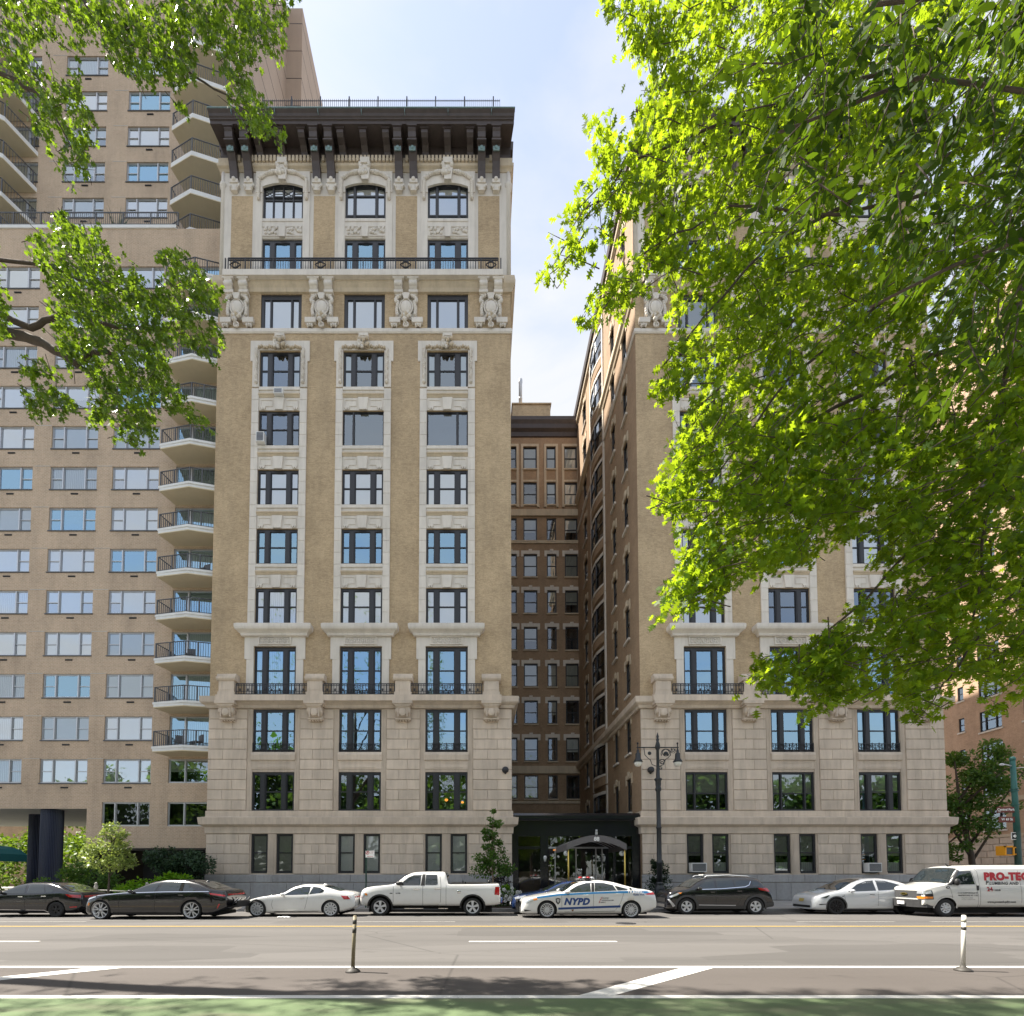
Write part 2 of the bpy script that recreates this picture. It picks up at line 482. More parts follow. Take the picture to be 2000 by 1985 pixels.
mplain('ground_far', (0.10, 0.10, 0.095), 0.95, var=0.3, scale=0.2)

KERB_Y = 24.0
def RZ(y): return 0.0 if y < 18 else -0.09*(min(y, 24.0)-18)/6          # road falls to the gutter
def PZ(y): return 0.05 + 0.10*min(1.0, max(0.0, (y-24.17)/5.0))             # pavement rises to the houses
def sheet(name, x0, x1, y0, y1, z, m):
    b = MB(); b.face([(x0,y0,z),(x1,y0,z),(x1,y1,z),(x0,y1,z)])
    return b.build(name, MAT[m], recalc=False)
struct(sheet('ground', -900, 900, -900, 900, -0.25, 'ground_far'))
b = MB(); b.face([(-160,-3,0),(160,-3,0),(160,18,0),(-160,18,0)]); b.face([(-160,18,0),(160,18,0),(160,KERB_Y,-0.09),(-160,KERB_Y,-0.09)])
struct(b.build('road', MAT['asphalt']))
struct(sheet('side_street', 32.2, 43.0, KERB_Y, 160, -0.09, 'asphalt'))
struct(sheet('buffer_strip', -160, 160, 7.1, 9.3, 0.004, 'asphalt_buffer'))
struct(sheet('bike_lane', -160, 160, 4.6, 7.1, 0.004, 'lane_green'))
def pavement(name, x0, x1, y0, y1):
    b = MB()
    if y0 > 10:
        ym = y0 + 5.0
        b.prism([(x0,y0,-0.2),(x0,y0,0.05),(x0,ym,0.15),(x0,y1,0.15),(x0,y1,-0.2)], [(x1,y0,-0.2),(x1,y0,0.05),(x1,ym,0.15),(x1,y1,0.15),(x1,y1,-0.2)])
    else: b.box(x0, x1, y0, y1, -0.02, 0.15)
    struct(b.build(name, MAT['pavement_slabs']))
pavement('pavement', -160, 32.0, KERB_Y + 0.17, 160)
pavement('pavement_beyond', 43.2, 160, KERB_Y + 0.17, 160)
pavement('park_pavement', -160, 160, -9, 2.2)
def kerb(name, x0, x1, y0, y1):
    b = MB(); b.box(x0, x1, y0, y1, -0.2, 0.046 if y0 > 10 else 0.146)
    o = struct(b.build(name, MAT['kerb_stone']))
kerb('kerb', -160, 32.2, KERB_Y, KERB_Y + 0.166)
kerb('kerb_side', 32.004, 32.2, KERB_Y + 0.17, 120)
kerb('kerb_far', 43.0, 160, KERB_Y, KERB_Y + 0.166)
kerb('kerb_park', -160, 160, 2.204, 2.40)
def line(name, pts, m, z=0.008):
    b = MB(); b.face([(x, y, z) for x, y in pts])
    return struct(b.build(name, MAT[m], recalc=False))
def rline(name, x0, x1, y, w, m): line(name, [(x0,y-w/2),(x1,y-w/2),(x1,y+w/2),(x0,y+w/2)], m)
rline('lane_line', -120, 120, 7.07, 0.17, 'line_white')
rline('lane_line', -120, 120, 9.30, 0.17, 'line_white')
rline('centre_line', -120, 120, 16.4, 0.18, 'line_yellow')
for k in range(-4, 5):
    rline('lane_dash', -0.28 + k*15.07, 3.57 + k*15.07, 12.75, 0.17, 'line_white')
for x0, x1 in ((-30, -14.4), (-4.6, -0.9), (11.6, 15.2), (16.5, 26)):
    line('parking_line', [(x0, 17.82), (x1, 17.82), (x1, 17.96), (x0, 17.96)], 'line_faint')
for k in range(-4, 5):
    x = 1.45 + k*11.1
    line('hatch_line', [(x, 7.16), (x+0.52, 7.16), (x+2.95, 9.22), (x+2.35, 9.22)], 'line_white', 0.0085)
b = MB(); b.lathe([(0.0, 0.006), (0.30, 0.006), (0.36, 0.004)], (5.2, 17.4, 0), 24)
struct(b.build('manhole_cover', MAT['iron'])); 
b = MB()
for k in range(14): b.blob((-8.05 + R.uniform(-.18, .3), 20.0 + R.uniform(-.1, .1), -0.01), (0.07, 0.05, 0.03), 0, 6, 4)
tag(b.build('litter_bag', MAT['white_paint']), 'crumpled white plastic litter lying by the white coupe rear wheel', 'litter')
# ---------------------------------------------------------------- the stone and brick apartment house (two wings round a court)
FY = 29.4                                     # facade plane
BLD = thing('apartment_building', 'tan brick apartment house with stone base, dark cornice and two wings round a court', 'building', (6, FY, 0.15))
HW = 9.25                                     # half width of a wing
COLS = (-5.27, 0.0, 5.27)
PIERS = (-8.0, -2.66, 2.66, 8.0)
LX, RX = -7.3, 19.08                          # wing centres
ROWS = {2: (5.54, 7.95), 3: (9.18, 11.82), 4: (12.60, 15.71), 5: (17.12, 19.40), 6: (20.90, 23.17), 7: (24.67, 26.97),
        8: (28.49, 30.79), 9: (32.29, 34.69), 10: (36.19, 38.49), 11: (39.45, 42.17), 12: (43.48, 45.84)}
ROW1 = (1.78, 4.17)
WH = 1.29

# walls ------------------------------------------------------------------------------------
def wing_walls(wx, right):
    P = lambda u, d, z: (u, d, z)
    holes = []
    for c in COLS:
        holes += [(c-1.27, c-0.26, *ROW1), (c+0.26, c+1.27, *ROW1)]
        holes += [(c-WH, c+WH, *ROWS[r]) for r in (2, 3)]
    b = MB(); b.wall(P, -HW, HW, 0.15, 12.0, holes, 0.32)
    b.build('stone_wall', MAT['limestone_wall'], BLD, (wx, FY, 0))
    holes = [(c-WH, c+WH, *ROWS[r]) for c in COLS for r in range(4, 11)]
    b = MB(); b.wall(P, -HW, HW, 12.0, 39.3, holes, 0.32)
    b.build('brick_wall', MAT['brick_tan'], BLD, (wx, FY, 0))
    holes = [(c-WH, c+WH, *ROWS[r]) for c in COLS for r in (11, 12)]
    b = MB(); b.wall(P, -HW+0.12, HW-0.12, 39.3, 48.6, holes, 0.32)
    b.build('upper_wall', MAT['terracotta'], BLD, (wx, FY, 0))
    # sides, back and roof of the wing
    sx = -HW if right else HW
    ox = HW if right else -HW
    b = MB()
    b.face([(ox,0,0.15),(ox,26,0.15),(ox,26,48.6),(ox,0,48.6)])
    if not right: b.face([(sx,0,0.15),(sx,26,0.15),(sx,26,48.6),(sx,0,48.6)])
    b.face([(-HW,26,0.15),(HW,26,0.15),(HW,26,48.6),(-HW,26,48.6)])
    b.build('side_wall', MAT['brick_tan'], BLD, (wx, FY, 0))
    b = MB(); b.box(-HW, HW, 0.2, 26, 48.5, 48.62)
    b.build('roof', MAT['roofing'], BLD, (wx, FY, 0))

# windows ------------------------------------------------------------------------------------
WCACHE = {}
def frame_mesh(w, h, mull, rail, hdr=0.16, out=0.09, arch=0.0, sill=0.10, railw=0.07, key=None, mat='window_black', dark=1.1):
    """window frame about its bottom centre at the wall face; mull = list of (x, width) ; rail = list of z; returns mesh, panes"""
    k = (w, h, tuple(mull), tuple(rail), hdr, out, arch, sill, railw, mat)
    if k in WCACHE: return WCACHE[k]
    b = MB(); y0, y1 = 0.06, 0.16
    b.box(-w/2, -w/2+out, y0, y1, 0, h); b.box(w/2-out, w/2, y0, y1, 0, h)
    b.box(-w/2+out, w/2-out, y0+0.002, y1, h-hdr, h); b.box(-w/2+out, w/2-out, y0-0.02, y1, 0, sill)  # head bar; deep ones also stand for the shadow at the window top
    for x, mw in mull:
        b.box(x-mw/2, x+mw/2, y0-0.03, y1, sill, h-hdr)
        if mw > 0.2: b.box(x-mw*0.32, x+mw*0.32, y0-0.05, y0-0.03, sill+0.03, h-hdr-0.03)
    for z in rail: b.box(-w/2+out, w/2-out, y0+0.02, y1-0.004, z-railw/2, z+railw/2)
    edges = [-w/2+out] + [e for x, mw in mull for e in (x-mw/2, x+mw/2)] + [w/2-out]
    panes = [(edges[i], edges[i+1], sill, h-hdr) for i in range(0, len(edges), 2)]
    for a, c, z0, z1 in panes:                     # sash stiles
        for x0, x1 in ((a, a+0.035), (c-0.035, c)): b.box(x0, x1, y0+0.035, y1-0.01, z0, z1)
        b.box(a+0.035, c-0.035, y0+0.035, y1-0.01, z0, z0+0.05); b.box(a+0.035, c-0.035, y0+0.035, y1-0.01, z1-0.04, z1)
    if arch:                                       # spandrels of a segmental head
        pts = [(-w/2, h+0.001)] + [(-w/2+w*i/12, h-arch*(2*i/12-1)**2) for i in range(13)] + [(w/2, h+0.001)]
        b.ext_y(pts, 0.004, 0.055, 0)
    # shallow shell behind, coloured dark to stand for the room's shade
    d = dark
    b.face([(-w/2-.3, d, -.3), (w/2+.3, d, -.3), (w/2+.3, d, h+.3), (-w/2-.3, d, h+.3)], 1)
    b.face([(-w/2-.01, .19, -.02), (-w/2-.3, d, -.3), (-w/2-.3, d, h+.3), (-w/2-.01, .19, h+.02)], 1)
    b.face([(w/2+.01, .19, -.02), (w/2+.3, d, -.3), (w/2+.3, d, h+.3), (w/2+.01, .19, h+.02)], 1)
    b.face([(-w/2-.01, .19, h+.02), (w/2+.01, .19, h+.02), (w/2+.3, d, h+.3), (-w/2-.3, d, h+.3)], 1)
    b.face([(-w/2-.01, .19, -.02), (w/2+.01, .19, -.02), (w/2+.3, d, -.3), (-w/2-.3, d, -.3)], 1)
    me = b.mesh('window', [MAT[mat], MAT['room_dark']])
    WCACHE[k] = (me, panes)
    return WCACHE[k]
PCACHE = {}
def quad_mesh(name, w, h, m):
    k = (name, round(w, 3), round(h, 3), m)
    if k not in PCACHE:
        b = MB(); b.face([(0,0,0),(w,0,0),(w,0,h),(0,0,h)])
        PCACHE[k] = b.mesh(name, [MAT[m]], recalc=False)
    return PCACHE[k]
def put_window(parent, loc, fm, glass='pane_glass', shade=None, rotz=0.0, lab=None):
    """shade = list of (pane index or None for all, material, bottom fraction, name)"""
    me, panes = fm
    w = place(me, 'window', parent, loc, rotz)
    for i, (a, c, z0, z1) in enumerate(panes):
        g = glass[i] if isinstance(glass, (list, tuple)) else glass
        p = place(quad_mesh('pane', c-a, z1-z0, g), 'pane', None)
        p.parent = w; p.location = (a, 0.12, z0)
    for sh in (shade or []):
        idx, mt, frac, nm = sh
        if idx is None: a, c, z0, z1 = panes[0][0], panes[-1][1], panes[0][2], panes[0][3]
        else: a, c, z0, z1 = panes[idx]
        lo, hi = frac if isinstance(frac, tuple) else (frac, 1.0)
        zb, z1 = z0 + (z1-z0)*lo, z0 + (z1-z0)*hi
        p = place(quad_mesh(nm, c-a, z1-zb, mt), nm, None)
        p.parent = w; p.location = (a, 0.165 if nm == 'blind' else 0.18, zb)
    return w

TRI = lambda h, big=0.32: frame_mesh(2*WH, h, [(-0.64, big), (0.64, big)], [h*0.50], 0.14)
def wing_windows(wx, right):
    full = [(None, 'blind_white', 0.0, 'blind')]
    curt = [(None, 'curtain', 0.0, 'curtain')]
    sides = [(0, 'blind_white', 0.0, 'blind'), (2, 'blind_white', 0.0, 'blind')]
    half = [(None, 'blind_beige', 0.48, 'blind')]
    left_sh = {12: [full[0:1]]*3, 11: [None]*3, 10: [full]*3, 9: [sides]*3, 8: [None]*3, 7: [full]*3, 6: [None]*3, 5: [curt, full, full],
               4: [curt, None, sides], 3: [None, None, [(None, 'blind_beige', 0.45, 'blind')]], 2: [None]*3}
    right_sh = {12: [full]*3, 11: [None]*3, 10: [None, full, None], 9: [sides]*3, 8: [None, full, None], 7: [full, None, full], 6: [full, None, full], 5: [full, None, None],
                4: [None, full, None], 3: [None, None, [(None, 'blind_beige', 0.0, 'blind')]], 2: [half, half, half]}
    sh = right_sh if right else left_sh
    gl = {12: 'pane_glass', 11: 'pane_blue', 10: 'pane_glass', 9: 'pane_glass', 8: 'pane_glass', 7: 'pane_glass', 6: 'pane_blue', 5: 'pane_glass', 4: 'pane_blue', 3: 'pane_blue', 2: 'pane_glass'}
    for r, (z0, z1) in ROWS.items():
        h = z1 - z0
        for ci, c in enumerate(COLS):
            if r == 12:
                if ci == 0 and not right:
                    fm = frame_mesh(2*WH, h, [(-0.64, 0.06), (0.0, 0.06), (0.64, 0.06)], [h*0.60, h*0.68], 0.10, arch=0.26)
                    fm12 = fm
                else:
                    fm = frame_mesh(2*WH, h, [(-0.70, 0.14), (0.70, 0.14)], [h*0.16, h*0.72], 0.10, arch=0.26, railw=0.10)
            elif r == 10:
                fm = frame_mesh(2*WH, h, [(-0.66, 0.10), (0.66, 0.10)], [], 0.32, out=0.19, sill=0.03)
            elif r == 8 and ci > 0 and not right:
                fm = frame_mesh(2*WH, h, [(-0.63 if ci == 1 else 0.63, 0.09)], [], 0.07, out=0.05)
            elif r in (4, 11):
                fm = frame_mesh(2*WH, h, [(-0.64, 0.34), (0.64, 0.34)], [h*0.53] if r == 4 else [], 0.20)
            elif r == 2 and right and ci < 2:
                fm = frame_mesh(2*WH, h, [(-0.72, 0.09), (0.72, 0.09)], [h*0.46], 0.10)
            else:
                fm = TRI(h)
            sd_ = sh[r][ci]
            put_window(BLD, (wx + c, FY, z0), fm, 'pane_bright' if sd_ and sd_[0][0] is None and r > 4 else gl[r], sd_)
    h = ROW1[1]-ROW1[0]
    f1 = frame_mesh(1.01, h, [], [h*0.52], 0.09, out=0.10)
    for ci, c in enumerate(COLS):
        for k, dx in enumerate((-0.765, 0.765)):
            if right: s = [(0, 'blind_beige', 0.44, 'blind')] + ([(0, 'curtain', (0.0, 0.26), 'curtain')] if k or ci == 1 else [])
            else: s = [(0, 'blind_beige', 0.0, 'blind')] if ci == 0 else [(0, 'blind_white', 0.0, 'blind')]
            put_window(BLD, (wx + c + dx, FY, ROW1[0]), f1, 'pane_glass' if right else 'pane_clear', s)

# stone blocks ---------------------------------------------------------------------------------
BCACHE = {}
def block_mesh(name, w, h, m, proud=0.06, bev=0.028, gap=0.016):
    k = (name, round(w, 2), round(h, 3), m)
    if k not in BCACHE:
        w2, h2 = round(w, 2)/2 - gap*0.2, h/2 - gap/2; bx = bev*0.3
        b = MB()
        a = [(-w2,-0.0,-h2),(w2,-0.0,-h2),(w2,-0.0,h2),(-w2,-0.0,h2)]
        c = [(-w2,-proud+bev,-h2),(w2,-proud+bev,-h2),(w2,-proud+bev,h2),(-w2,-proud+bev,h2)]
        d = [(-w2+bx,-proud,-h2+bev),(w2-bx,-proud,-h2+bev),(w2-bx,-proud,h2-bev),(-w2+bx,-proud,h2-bev)]
        b.prism(a, c, 0, caps=False); b.prism(c, d, 0, caps=False); b.face(d)
        BCACHE[k] = b.mesh(name, [MAT[m]])
    return BCACHE[k]
def course(name, wx, x0, x1, z0, h, m, n, shift):
    """one course of n blocks between x0 and x1"""
    cuts = [x0] + sorted(x0 + (x1-x0)*((i+1)/n + shift/n*(0.5 if i % 2 else -0.5)) for i in range(n-1)) + [x1]
    for a, c in zip(cuts[:-1], cuts[1:]):
        w = round(c-a, 1)
        place(block_mesh(name, w, h, m), name, BLD, (wx + (a+c)/2, FY, z0 + h/2), scale=((c-a)/w, 1, 1))
def wing_blocks(wx):
    # piers of the second and third floor
    edges = [-HW] + [e for c in COLS for e in (c-1.62, c+1.62)] + [HW]
    for i in range(10):
        for j in range(0, len(edges), 2):
            course('stone_block', wx, edges[j], edges[j+1], 5.60 + i*0.622, 0.622, 'limestone', 2, 0.5 if i % 2 else -0.5)
    edges = [-HW] + [e for c in COLS for e in (c-1.36, c+1.36)] + [HW]
    for i in range(4):
        for j in range(0, len(edges), 2):
            course('base_block', wx, edges[j], edges[j+1], 1.73 + i*0.605, 0.605, 'limestone', 3, 0.5 if i % 2 else -0.5)
    course('granite_block', wx, -HW-0.05, HW+0.05, 1.23, 0.48, 'granite', 13, 0.3)
    course('granite_block', wx, -HW-0.05, HW+0.05, 0.16, 1.06, 'granite', 12, -0.4)
# ornament of a wing ---------------------------------------------------------------------------
OC = {}
def shared(key, fn, mats):
    if key not in OC:
        b = MB(); fn(b); OC[key] = b.mesh(key.split('|')[0], [MAT[m] for m in mats])
    return OC[key]
def orn(key, fn, mats, loc):
    return place(shared(key, fn, mats), key.split('|')[0], BLD, loc)

def ledge_path(right, y_in=18.0, e=0.0):
    if right: return [(HW+e, 3.0), (HW+e, 0-e), (-HW-e, 0-e), (-HW-e, y_in)][::-1]
    return [(-HW-e, 3.0), (-HW-e, 0-e), (HW+e, 0-e), (HW+e, y_in)]
def _swp(b, prof, right, m=0):
    p = ledge_path(right)
    # 'out' must point away from the wing: travel so that outside is on the right
    if right: p = [(-HW, 18.0), (-HW, 0), (HW, 0), (HW, 3.0)]
    else: p = [(-HW, 3.0), (-HW, 0), (HW, 0), (HW, 18.0)]
    b.sweep(prof, p, m)

def console(b):                                    # scroll console under the third floor balcony
    b.ext_x([(0, 11.95), (-0.62, 11.95), (-0.62, 11.82), (-0.52, 11.74), (-0.50, 11.5), (-0.44, 11.40), (-0.30, 11.28), (-0.26, 11.18), (0, 11.18)], -0.42, 0.42)
    b.box(-0.60, 0.60, -0.70, 0, 11.95, 12.12); b.box(-0.52, 0.52, -0.64, 0, 11.86, 11.95)
    b.box(-0.46, 0.46, -0.36, 0, 11.08, 11.18)
    for k in range(5): b.box(-0.36+k*0.165, -0.28+k*0.165, -0.30, 0, 11.0, 11.08)
    for sx in (-0.42, 0.42): b.lathe([(0.0, -0.03), (0.2, -0.03), (0.2, 0.03), (0.0, 0.03)], (sx, -0.32, 11.55), 12, 0, 'x')
    b.blob((0, -0.52, 11.48), (0.26, 0.08, 0.26)); b.box(-0.30, -0.24, -0.56, -0.4, 11.2, 11.75); b.box(0.24, 0.30, -0.56, -0.4, 11.2, 11.75)
def pedestal(b):
    b.box(-0.52, 0.52, -0.52, 0, 12.5, 12.72); b.box(-0.46, 0.46, -0.48, 0, 12.72, 13.40)
    b.box(-0.36, 0.36, -0.495, -0.48, 12.84, 13.30)
    b.ext_x([(0, 13.40), (-0.52, 13.40), (-0.60, 13.50), (-0.60, 13.62), (-0.48, 13.66), (-0.44, 13.84), (0, 13.84)], -0.58, 0.58)
def low_rail(w, h, z0):
    """wrought iron panel railing"""
    def f(b):
        y = -0.44
        for z, t in ((z0+h-0.03, 0.03), (z0+h-0.14, 0.018), (z0+0.05, 0.025), (z0+0.22, 0.014)):
            b.box(-w/2, w/2, y-t*0.7, y+t*0.7, z-t, z+t)
        n = int(w/0.155)
        for i in range(n+1):
            x = -w/2 + w*i/n
            t = 0.026 if i % 3 == 0 else 0.013
            b.box(x-t, x+t, y-t*0.6, y+t*0.6, z0, z0+h-0.03)
            if i % 3 == 1: b.blob((x+0.077, y, z0+h*0.45), (0.05, 0.02, 0.10), 0, 6, 4)
        for rr in (0.25, 0.17):
            pts = [(rr*math.cos(t), y-0.012, z0+h*0.42+rr*math.sin(t)) for t in [2*math.pi*k/16 for k in range(17)]]
            b.ptube(pts, 0.016, 4)
        b.blob((0, y-0.01, z0+h*0.42), (0.05, 0.03, 0.05), 0, 6, 4)
    return f
def top_rail(b):
    y, z0, h, w = -0.46, 39.42, 0.84, 16.9
    for z, t in ((z0+h, 0.035), (z0+h-0.13, 0.02), (z0+0.06, 0.03)): b.box(-w/2, w/2, y-0.025, y+0.025, z-t, z+t)
    n = 108
    for i in range(n+1):
        x = -w/2 + w*i/n; t = 0.03 if i % 9 == 0 else 0.014
        b.box(x-t, x+t, y-t*0.7, y+t*0.7, z0, z0+h)
    for px in PIERS:
        for a in range(4):
            t = math.pi/2*a
            b.tube((px+0.34*math.cos(t), y-0.02, z0+0.4+0.27*math.sin(t)), (px+0.34*math.cos(t+math.pi/2), y-0.02, z0+0.4+0.27*math.sin(t+math.pi/2)), 0.03, n=5)
        pts = [(px+0.17*math.cos(t), y-0.02, z0+0.4+0.17*math.sin(t)) for t in [2*math.pi*k/12 for k in range(13)]]
        b.ptube(pts, 0.026, 4)
        for dx in (-0.62, 0.62): b.box(px+dx-0.035, px+dx+0.035, y-0.03, y+0.03, z0, z0+h)
def sill_rail(b):                                  # little iron guard at the third floor windows
    y = -0.03
    for z in (0.12, 0.50): b.box(-1.26, 1.26, y-0.015, y+0.015, z-0.018, z+0.018)
    for i in range(7):
        x = -1.26 + 2.52*i/6; b.box(x-0.02, x+0.02, y-0.02, y+0.02, 0, 0.56)
    for i in range(6):
        x = -1.05 + 2.1*i/5
        pts = [(x+0.15*math.cos(t), y, 0.31+0.12*math.sin(t)) for t in [2*math.pi*k/10 for k in range(11)]]
        b.ptube(pts, 0.014, 4)
def hood(b):                                       # cornice over the fourth floor windows
    b.sweep([(0, 16.30), (0.16, 16.30), (0.20, 16.44), (0.30, 16.52), (0.42, 16.60), (0.46, 16.72), (0.46, 16.90), (0.36, 16.98), (0, 17.02)],
            [(-1.86, 0.0), (-1.86, -0.10), (1.86, -0.10), (1.86, 0.0)])
def hood_frieze(b):
    b.box(-1.86, 1.86, -0.10, 0.0, 15.72, 16.30)
    for s in (-1, 1):
        b.box(s*1.30 if s > 0 else -1.86, 1.86 if s > 0 else -1.30, -0.10, 0.0, 14.9, 15.72)
        b.box(min(s*1.30, s*1.74), max(s*1.30, s*1.74), -0.08, 0.0, 12.6, 14.9)
    b.box(-1.0, 1.0, -0.17, -0.10, 15.80, 15.86); b.box(-1.0, 1.0, -0.17, -0.10, 16.24, 16.30)
    b.box(-1.0, -0.93, -0.17, -0.10, 15.86, 16.24); b.box(0.93, 1.0, -0.17, -0.10, 15.86, 16.24)
    for x in (-0.5, 0, 0.5):
        pts = [(x+0.15*math.cos(t), -0.13, 16.05+0.15*math.sin(t)) for t in [2*math.pi*k/14 for k in range(15)]]
        b.ptube(pts, 0.035, 5)
    b.box(-0.90, 0.90, -0.135, -0.10, 16.03, 16.07)
    for x in (-0.77, -0.25, 0.25, 0.77):
        for z in (15.93, 16.17): b.blob((x, -0.11, z), (0.06, 0.05, 0.06), 0, 6, 4)
def jamb_joint(b): pass
def spandrel(b):                                   # sill, moulding and keystoned panel between two windows (z = top of the lower window)
    b.box(-1.285, 1.285, -0.09, 0.20, 1.30, 1.50); b.box(-1.285, 1.285, -0.03, 0.0, 1.10, 1.30)
    b.ext_x([(0, 0.84), (-0.05, 0.84), (-0.10, 0.92), (-0.16, 0.96), (-0.16, 1.04), (-0.06, 1.10), (0, 1.10)], -1.285, 1.285, 1)
    b.box(-1.29, 1.29, -0.025, 0.0, 0.02, 0.84)
    b.ext_y([(-0.24, 0.0), (0.24, 0.0), (0.32, 0.78), (-0.32, 0.78)], -0.13, -0.02)
    for s in (-1, 1):
        x0, x1 = (0.42, 1.18) if s > 0 else (-1.18, -0.42)
        b.box(x0, x1, -0.055, -0.025, 0.66, 0.70); b.box(x0, x1, -0.055, -0.025, 0.26, 0.30)
        b.box(x0, x0+0.04, -0.055, -0.025, 0.30, 0.66); b.box(x1-0.04, x1, -0.055, -0.025, 0.30, 0.66)
        xx = s*1.02
        b.box(xx-0.16, xx+0.16, -0.09, -0.025, 0.13, 0.24); b.box(xx-0.10, xx-0.02, -0.09, -0.025, 0.03, 0.13); b.box(xx+0.04, xx+0.12, -0.09, -0.025, 0.03, 0.13)
def eared(b):                                      # carved surround of the ninth floor windows
    for s in (-1, 1):
        x0, x1 = sorted((s*1.30, s*1.72)); b.box(x0, x1, -0.07, 0.0, 32.3, 35.32)
        x0, x1 = sorted((s*1.72, s*1.86)); b.box(x0, x1, -0.07, 0.0, 34.0, 35.32)
        for k in range(17):                        # hanging garland
            z = 34.75 - k*0.125; r = 0.075 + 0.02*math.sin(k*1.1)
            b.blob((s*1.46 + 0.02*math.sin(k*2.1), -0.11, z), (0.11, 0.10, r), 0, 6, 4)
        b.blob((s*1.46, -0.12, 32.6), (0.13, 0.12, 0.12), 0, 6, 4)
    b.box(-1.30, 1.30, -0.07, 0.0, 34.72, 35.32)
    for k in range(17):
        x = -1.30 + k*0.1625
        b.blob((x, -0.11, 34.86 + 0.05*math.sin(k*1.9)), (0.10, 0.11, 0.10), 1, 6, 4)
    b.box(-0.30, 0.30, -0.24, 0, 35.36, 35.66); b.box(-0.20, 0.20, -0.28, -0.24, 35.44, 35.58)
    for k in range(16): b.blob((R.uniform(-.30, .30), -0.16 - R.random()*0.14, R.uniform(34.72, 35.36)), (0.12, 0.10, 0.13), 1 if k % 2 else 0, 6, 4)
def cartouche(b):
    # base shelf
    b.box(-1.05, -0.36, -0.20, 0, 36.42, 36.74); b.box(0.36, 1.05, -0.20, 0, 36.42, 36.74)
    for s in (-1, 1):
        for k in (0.62, 0.75, 0.88): b.blob((s*k, -0.12, 36.26 + (0.05 if k == 0.75 else 0)), (0.075, 0.10, 0.10), 0, 6, 4)
        b.box(min(s*.55, s*.97), max(s*.55, s*.97), -0.15, 0, 36.36, 36.42)
    b.box(-1.05, 1.05, -0.07, 0, 35.92, 36.14)
    # shield
    b.blob((0, -0.16, 37.42), (0.36, 0.16, 0.44), 0, 14, 8)
    pts = [(0.41*math.cos(t), -0.16, 37.42+0.50*math.sin(t)) for t in [2*math.pi*k/20 for k in range(21)]]
    b.ptube(pts, 0.055, 6)
    b.box(-0.68, 0.68, -0.05, 0, 36.74, 38.10)
    for s in (-1, 1):
        for k in range(6): b.blob((s*(0.56+0.03*math.sin(k)), -0.14, 36.98+k*0.16), (0.12, 0.11, 0.12), 0, 7, 5)
        for k in range(5): b.blob((s*(0.36+0.30*math.sin(k*0.5)), -0.20, 38.16-0.10*k), (0.11, 0.10, 0.13), 0, 7, 5)
    b.ext_y([(-0.12, 37.82), (0.12, 37.82), (0.26, 38.22), (-0.26, 38.22)], -0.32, -0.05)
    for k in range(14): b.blob((R.uniform(-.26, .26), -0.20 - R.random()*0.12, R.uniform(36.40, 36.98)), (0.13, 0.12, 0.12), 1 if k % 3 == 0 else 0, 6, 4)
    pts = [(0.14*math.cos(t), -0.22, 36.22+0.14*math.sin(t)) for t in [2*math.pi*k/12 for k in range(13)]]
    b.ptube(pts, 0.055, 6); b.blob((0, -0.2, 36.22), (0.07, 0.06, 0.07), 0, 6, 4)
def balcony_bracket(b):
    b.box(-0.36, 0.36, -0.50, 0, 38.95, 39.05)
    b.ext_x([(0, 38.95), (-0.48, 38.95), (-0.44, 38.86), (-0.42, 38.5), (-0.34, 38.40), (0, 38.36)], -0.24, 0.24)
    b.lathe([(0.0, -0.25), (0.17, -0.25), (0.17, 0.25), (0.0, 0.25)], (0, -0.36, 38.66), 12, 0, 'x')
    b.box(-0.28, 0.28, -0.36, 0, 38.20, 38.36); b.box(-0.20, 0.20, -0.26, 0, 38.10, 38.20)
def arch_surround(b):                              # garlanded head of the top windows
    w = 1.29
    out_ = [(-1.72, 46.55), (1.72, 46.55)]
    n = 14
    arc = [(-w + 2*w*i/n, 45.84 + 0.0 - 0.26*((2*i/n-1)**2)) for i in range(n+1)]
    b.ext_y([(-1.72, 45.2), (-1.29, 45.2)] + arc + [(1.29, 45.2), (1.72, 45.2), (1.72, 46.6), (-1.72, 46.6)], -0.10, 0.0)
    for s in (-1, 1):
        for k in range(9):
            b.blob((s*1.52, -0.15, 44.75 + k*0.14), (0.13, 0.12, 0.10), 0, 6, 4)
        b.box(min(s*1.30, s*1.72), max(s*1.30, s*1.72), -0.06, 0, 39.45, 45.2)
        for k in range(9):
            t = k/8
            b.blob((s*(1.45 - 1.05*t), -0.16, 46.06 + 0.42*t + 0.10*math.sin(t*3.1)), (0.13, 0.12, 0.11 + 0.03*math.sin(k*1.3)), 0, 6, 4)
    b.box(-0.30, 0.30, -0.34, 0, 46.86, 47.22); b.ext_y([(-0.22, 45.86), (0.22, 45.86), (0.34, 46.86), (-0.34, 46.86)], -0.26, 0)
    for k in range(14): b.blob((R.uniform(-.34, .34), -0.28, R.uniform(46.2, 46.9)), (0.13, 0.11, 0.13), 0, 6, 4)
def top_panel(b):                                  # carved panel between the two top rows
    b.box(-1.29, 1.29, -0.06, 0.2, 43.30, 43.48); b.box(-1.32, 1.32, -0.03, 0, 42.22, 43.30)
    b.ext_y([(-0.17, 42.2), (0.17, 42.2), (0.22, 42.92), (-0.22, 42.92)], -0.13, 0)
    b.box(-1.26, 1.26, -0.07, -0.03, 42.92, 43.0); b.box(-1.26, 1.26, -0.07, -0.03, 42.30, 42.36)
    for s in (-1, 1):
        for k in range(16): b.blob((s*R.uniform(0.36, 1.20), -0.06, R.uniform(42.44, 42.86)), (0.10, 0.07, 0.09), 0, 6, 4)
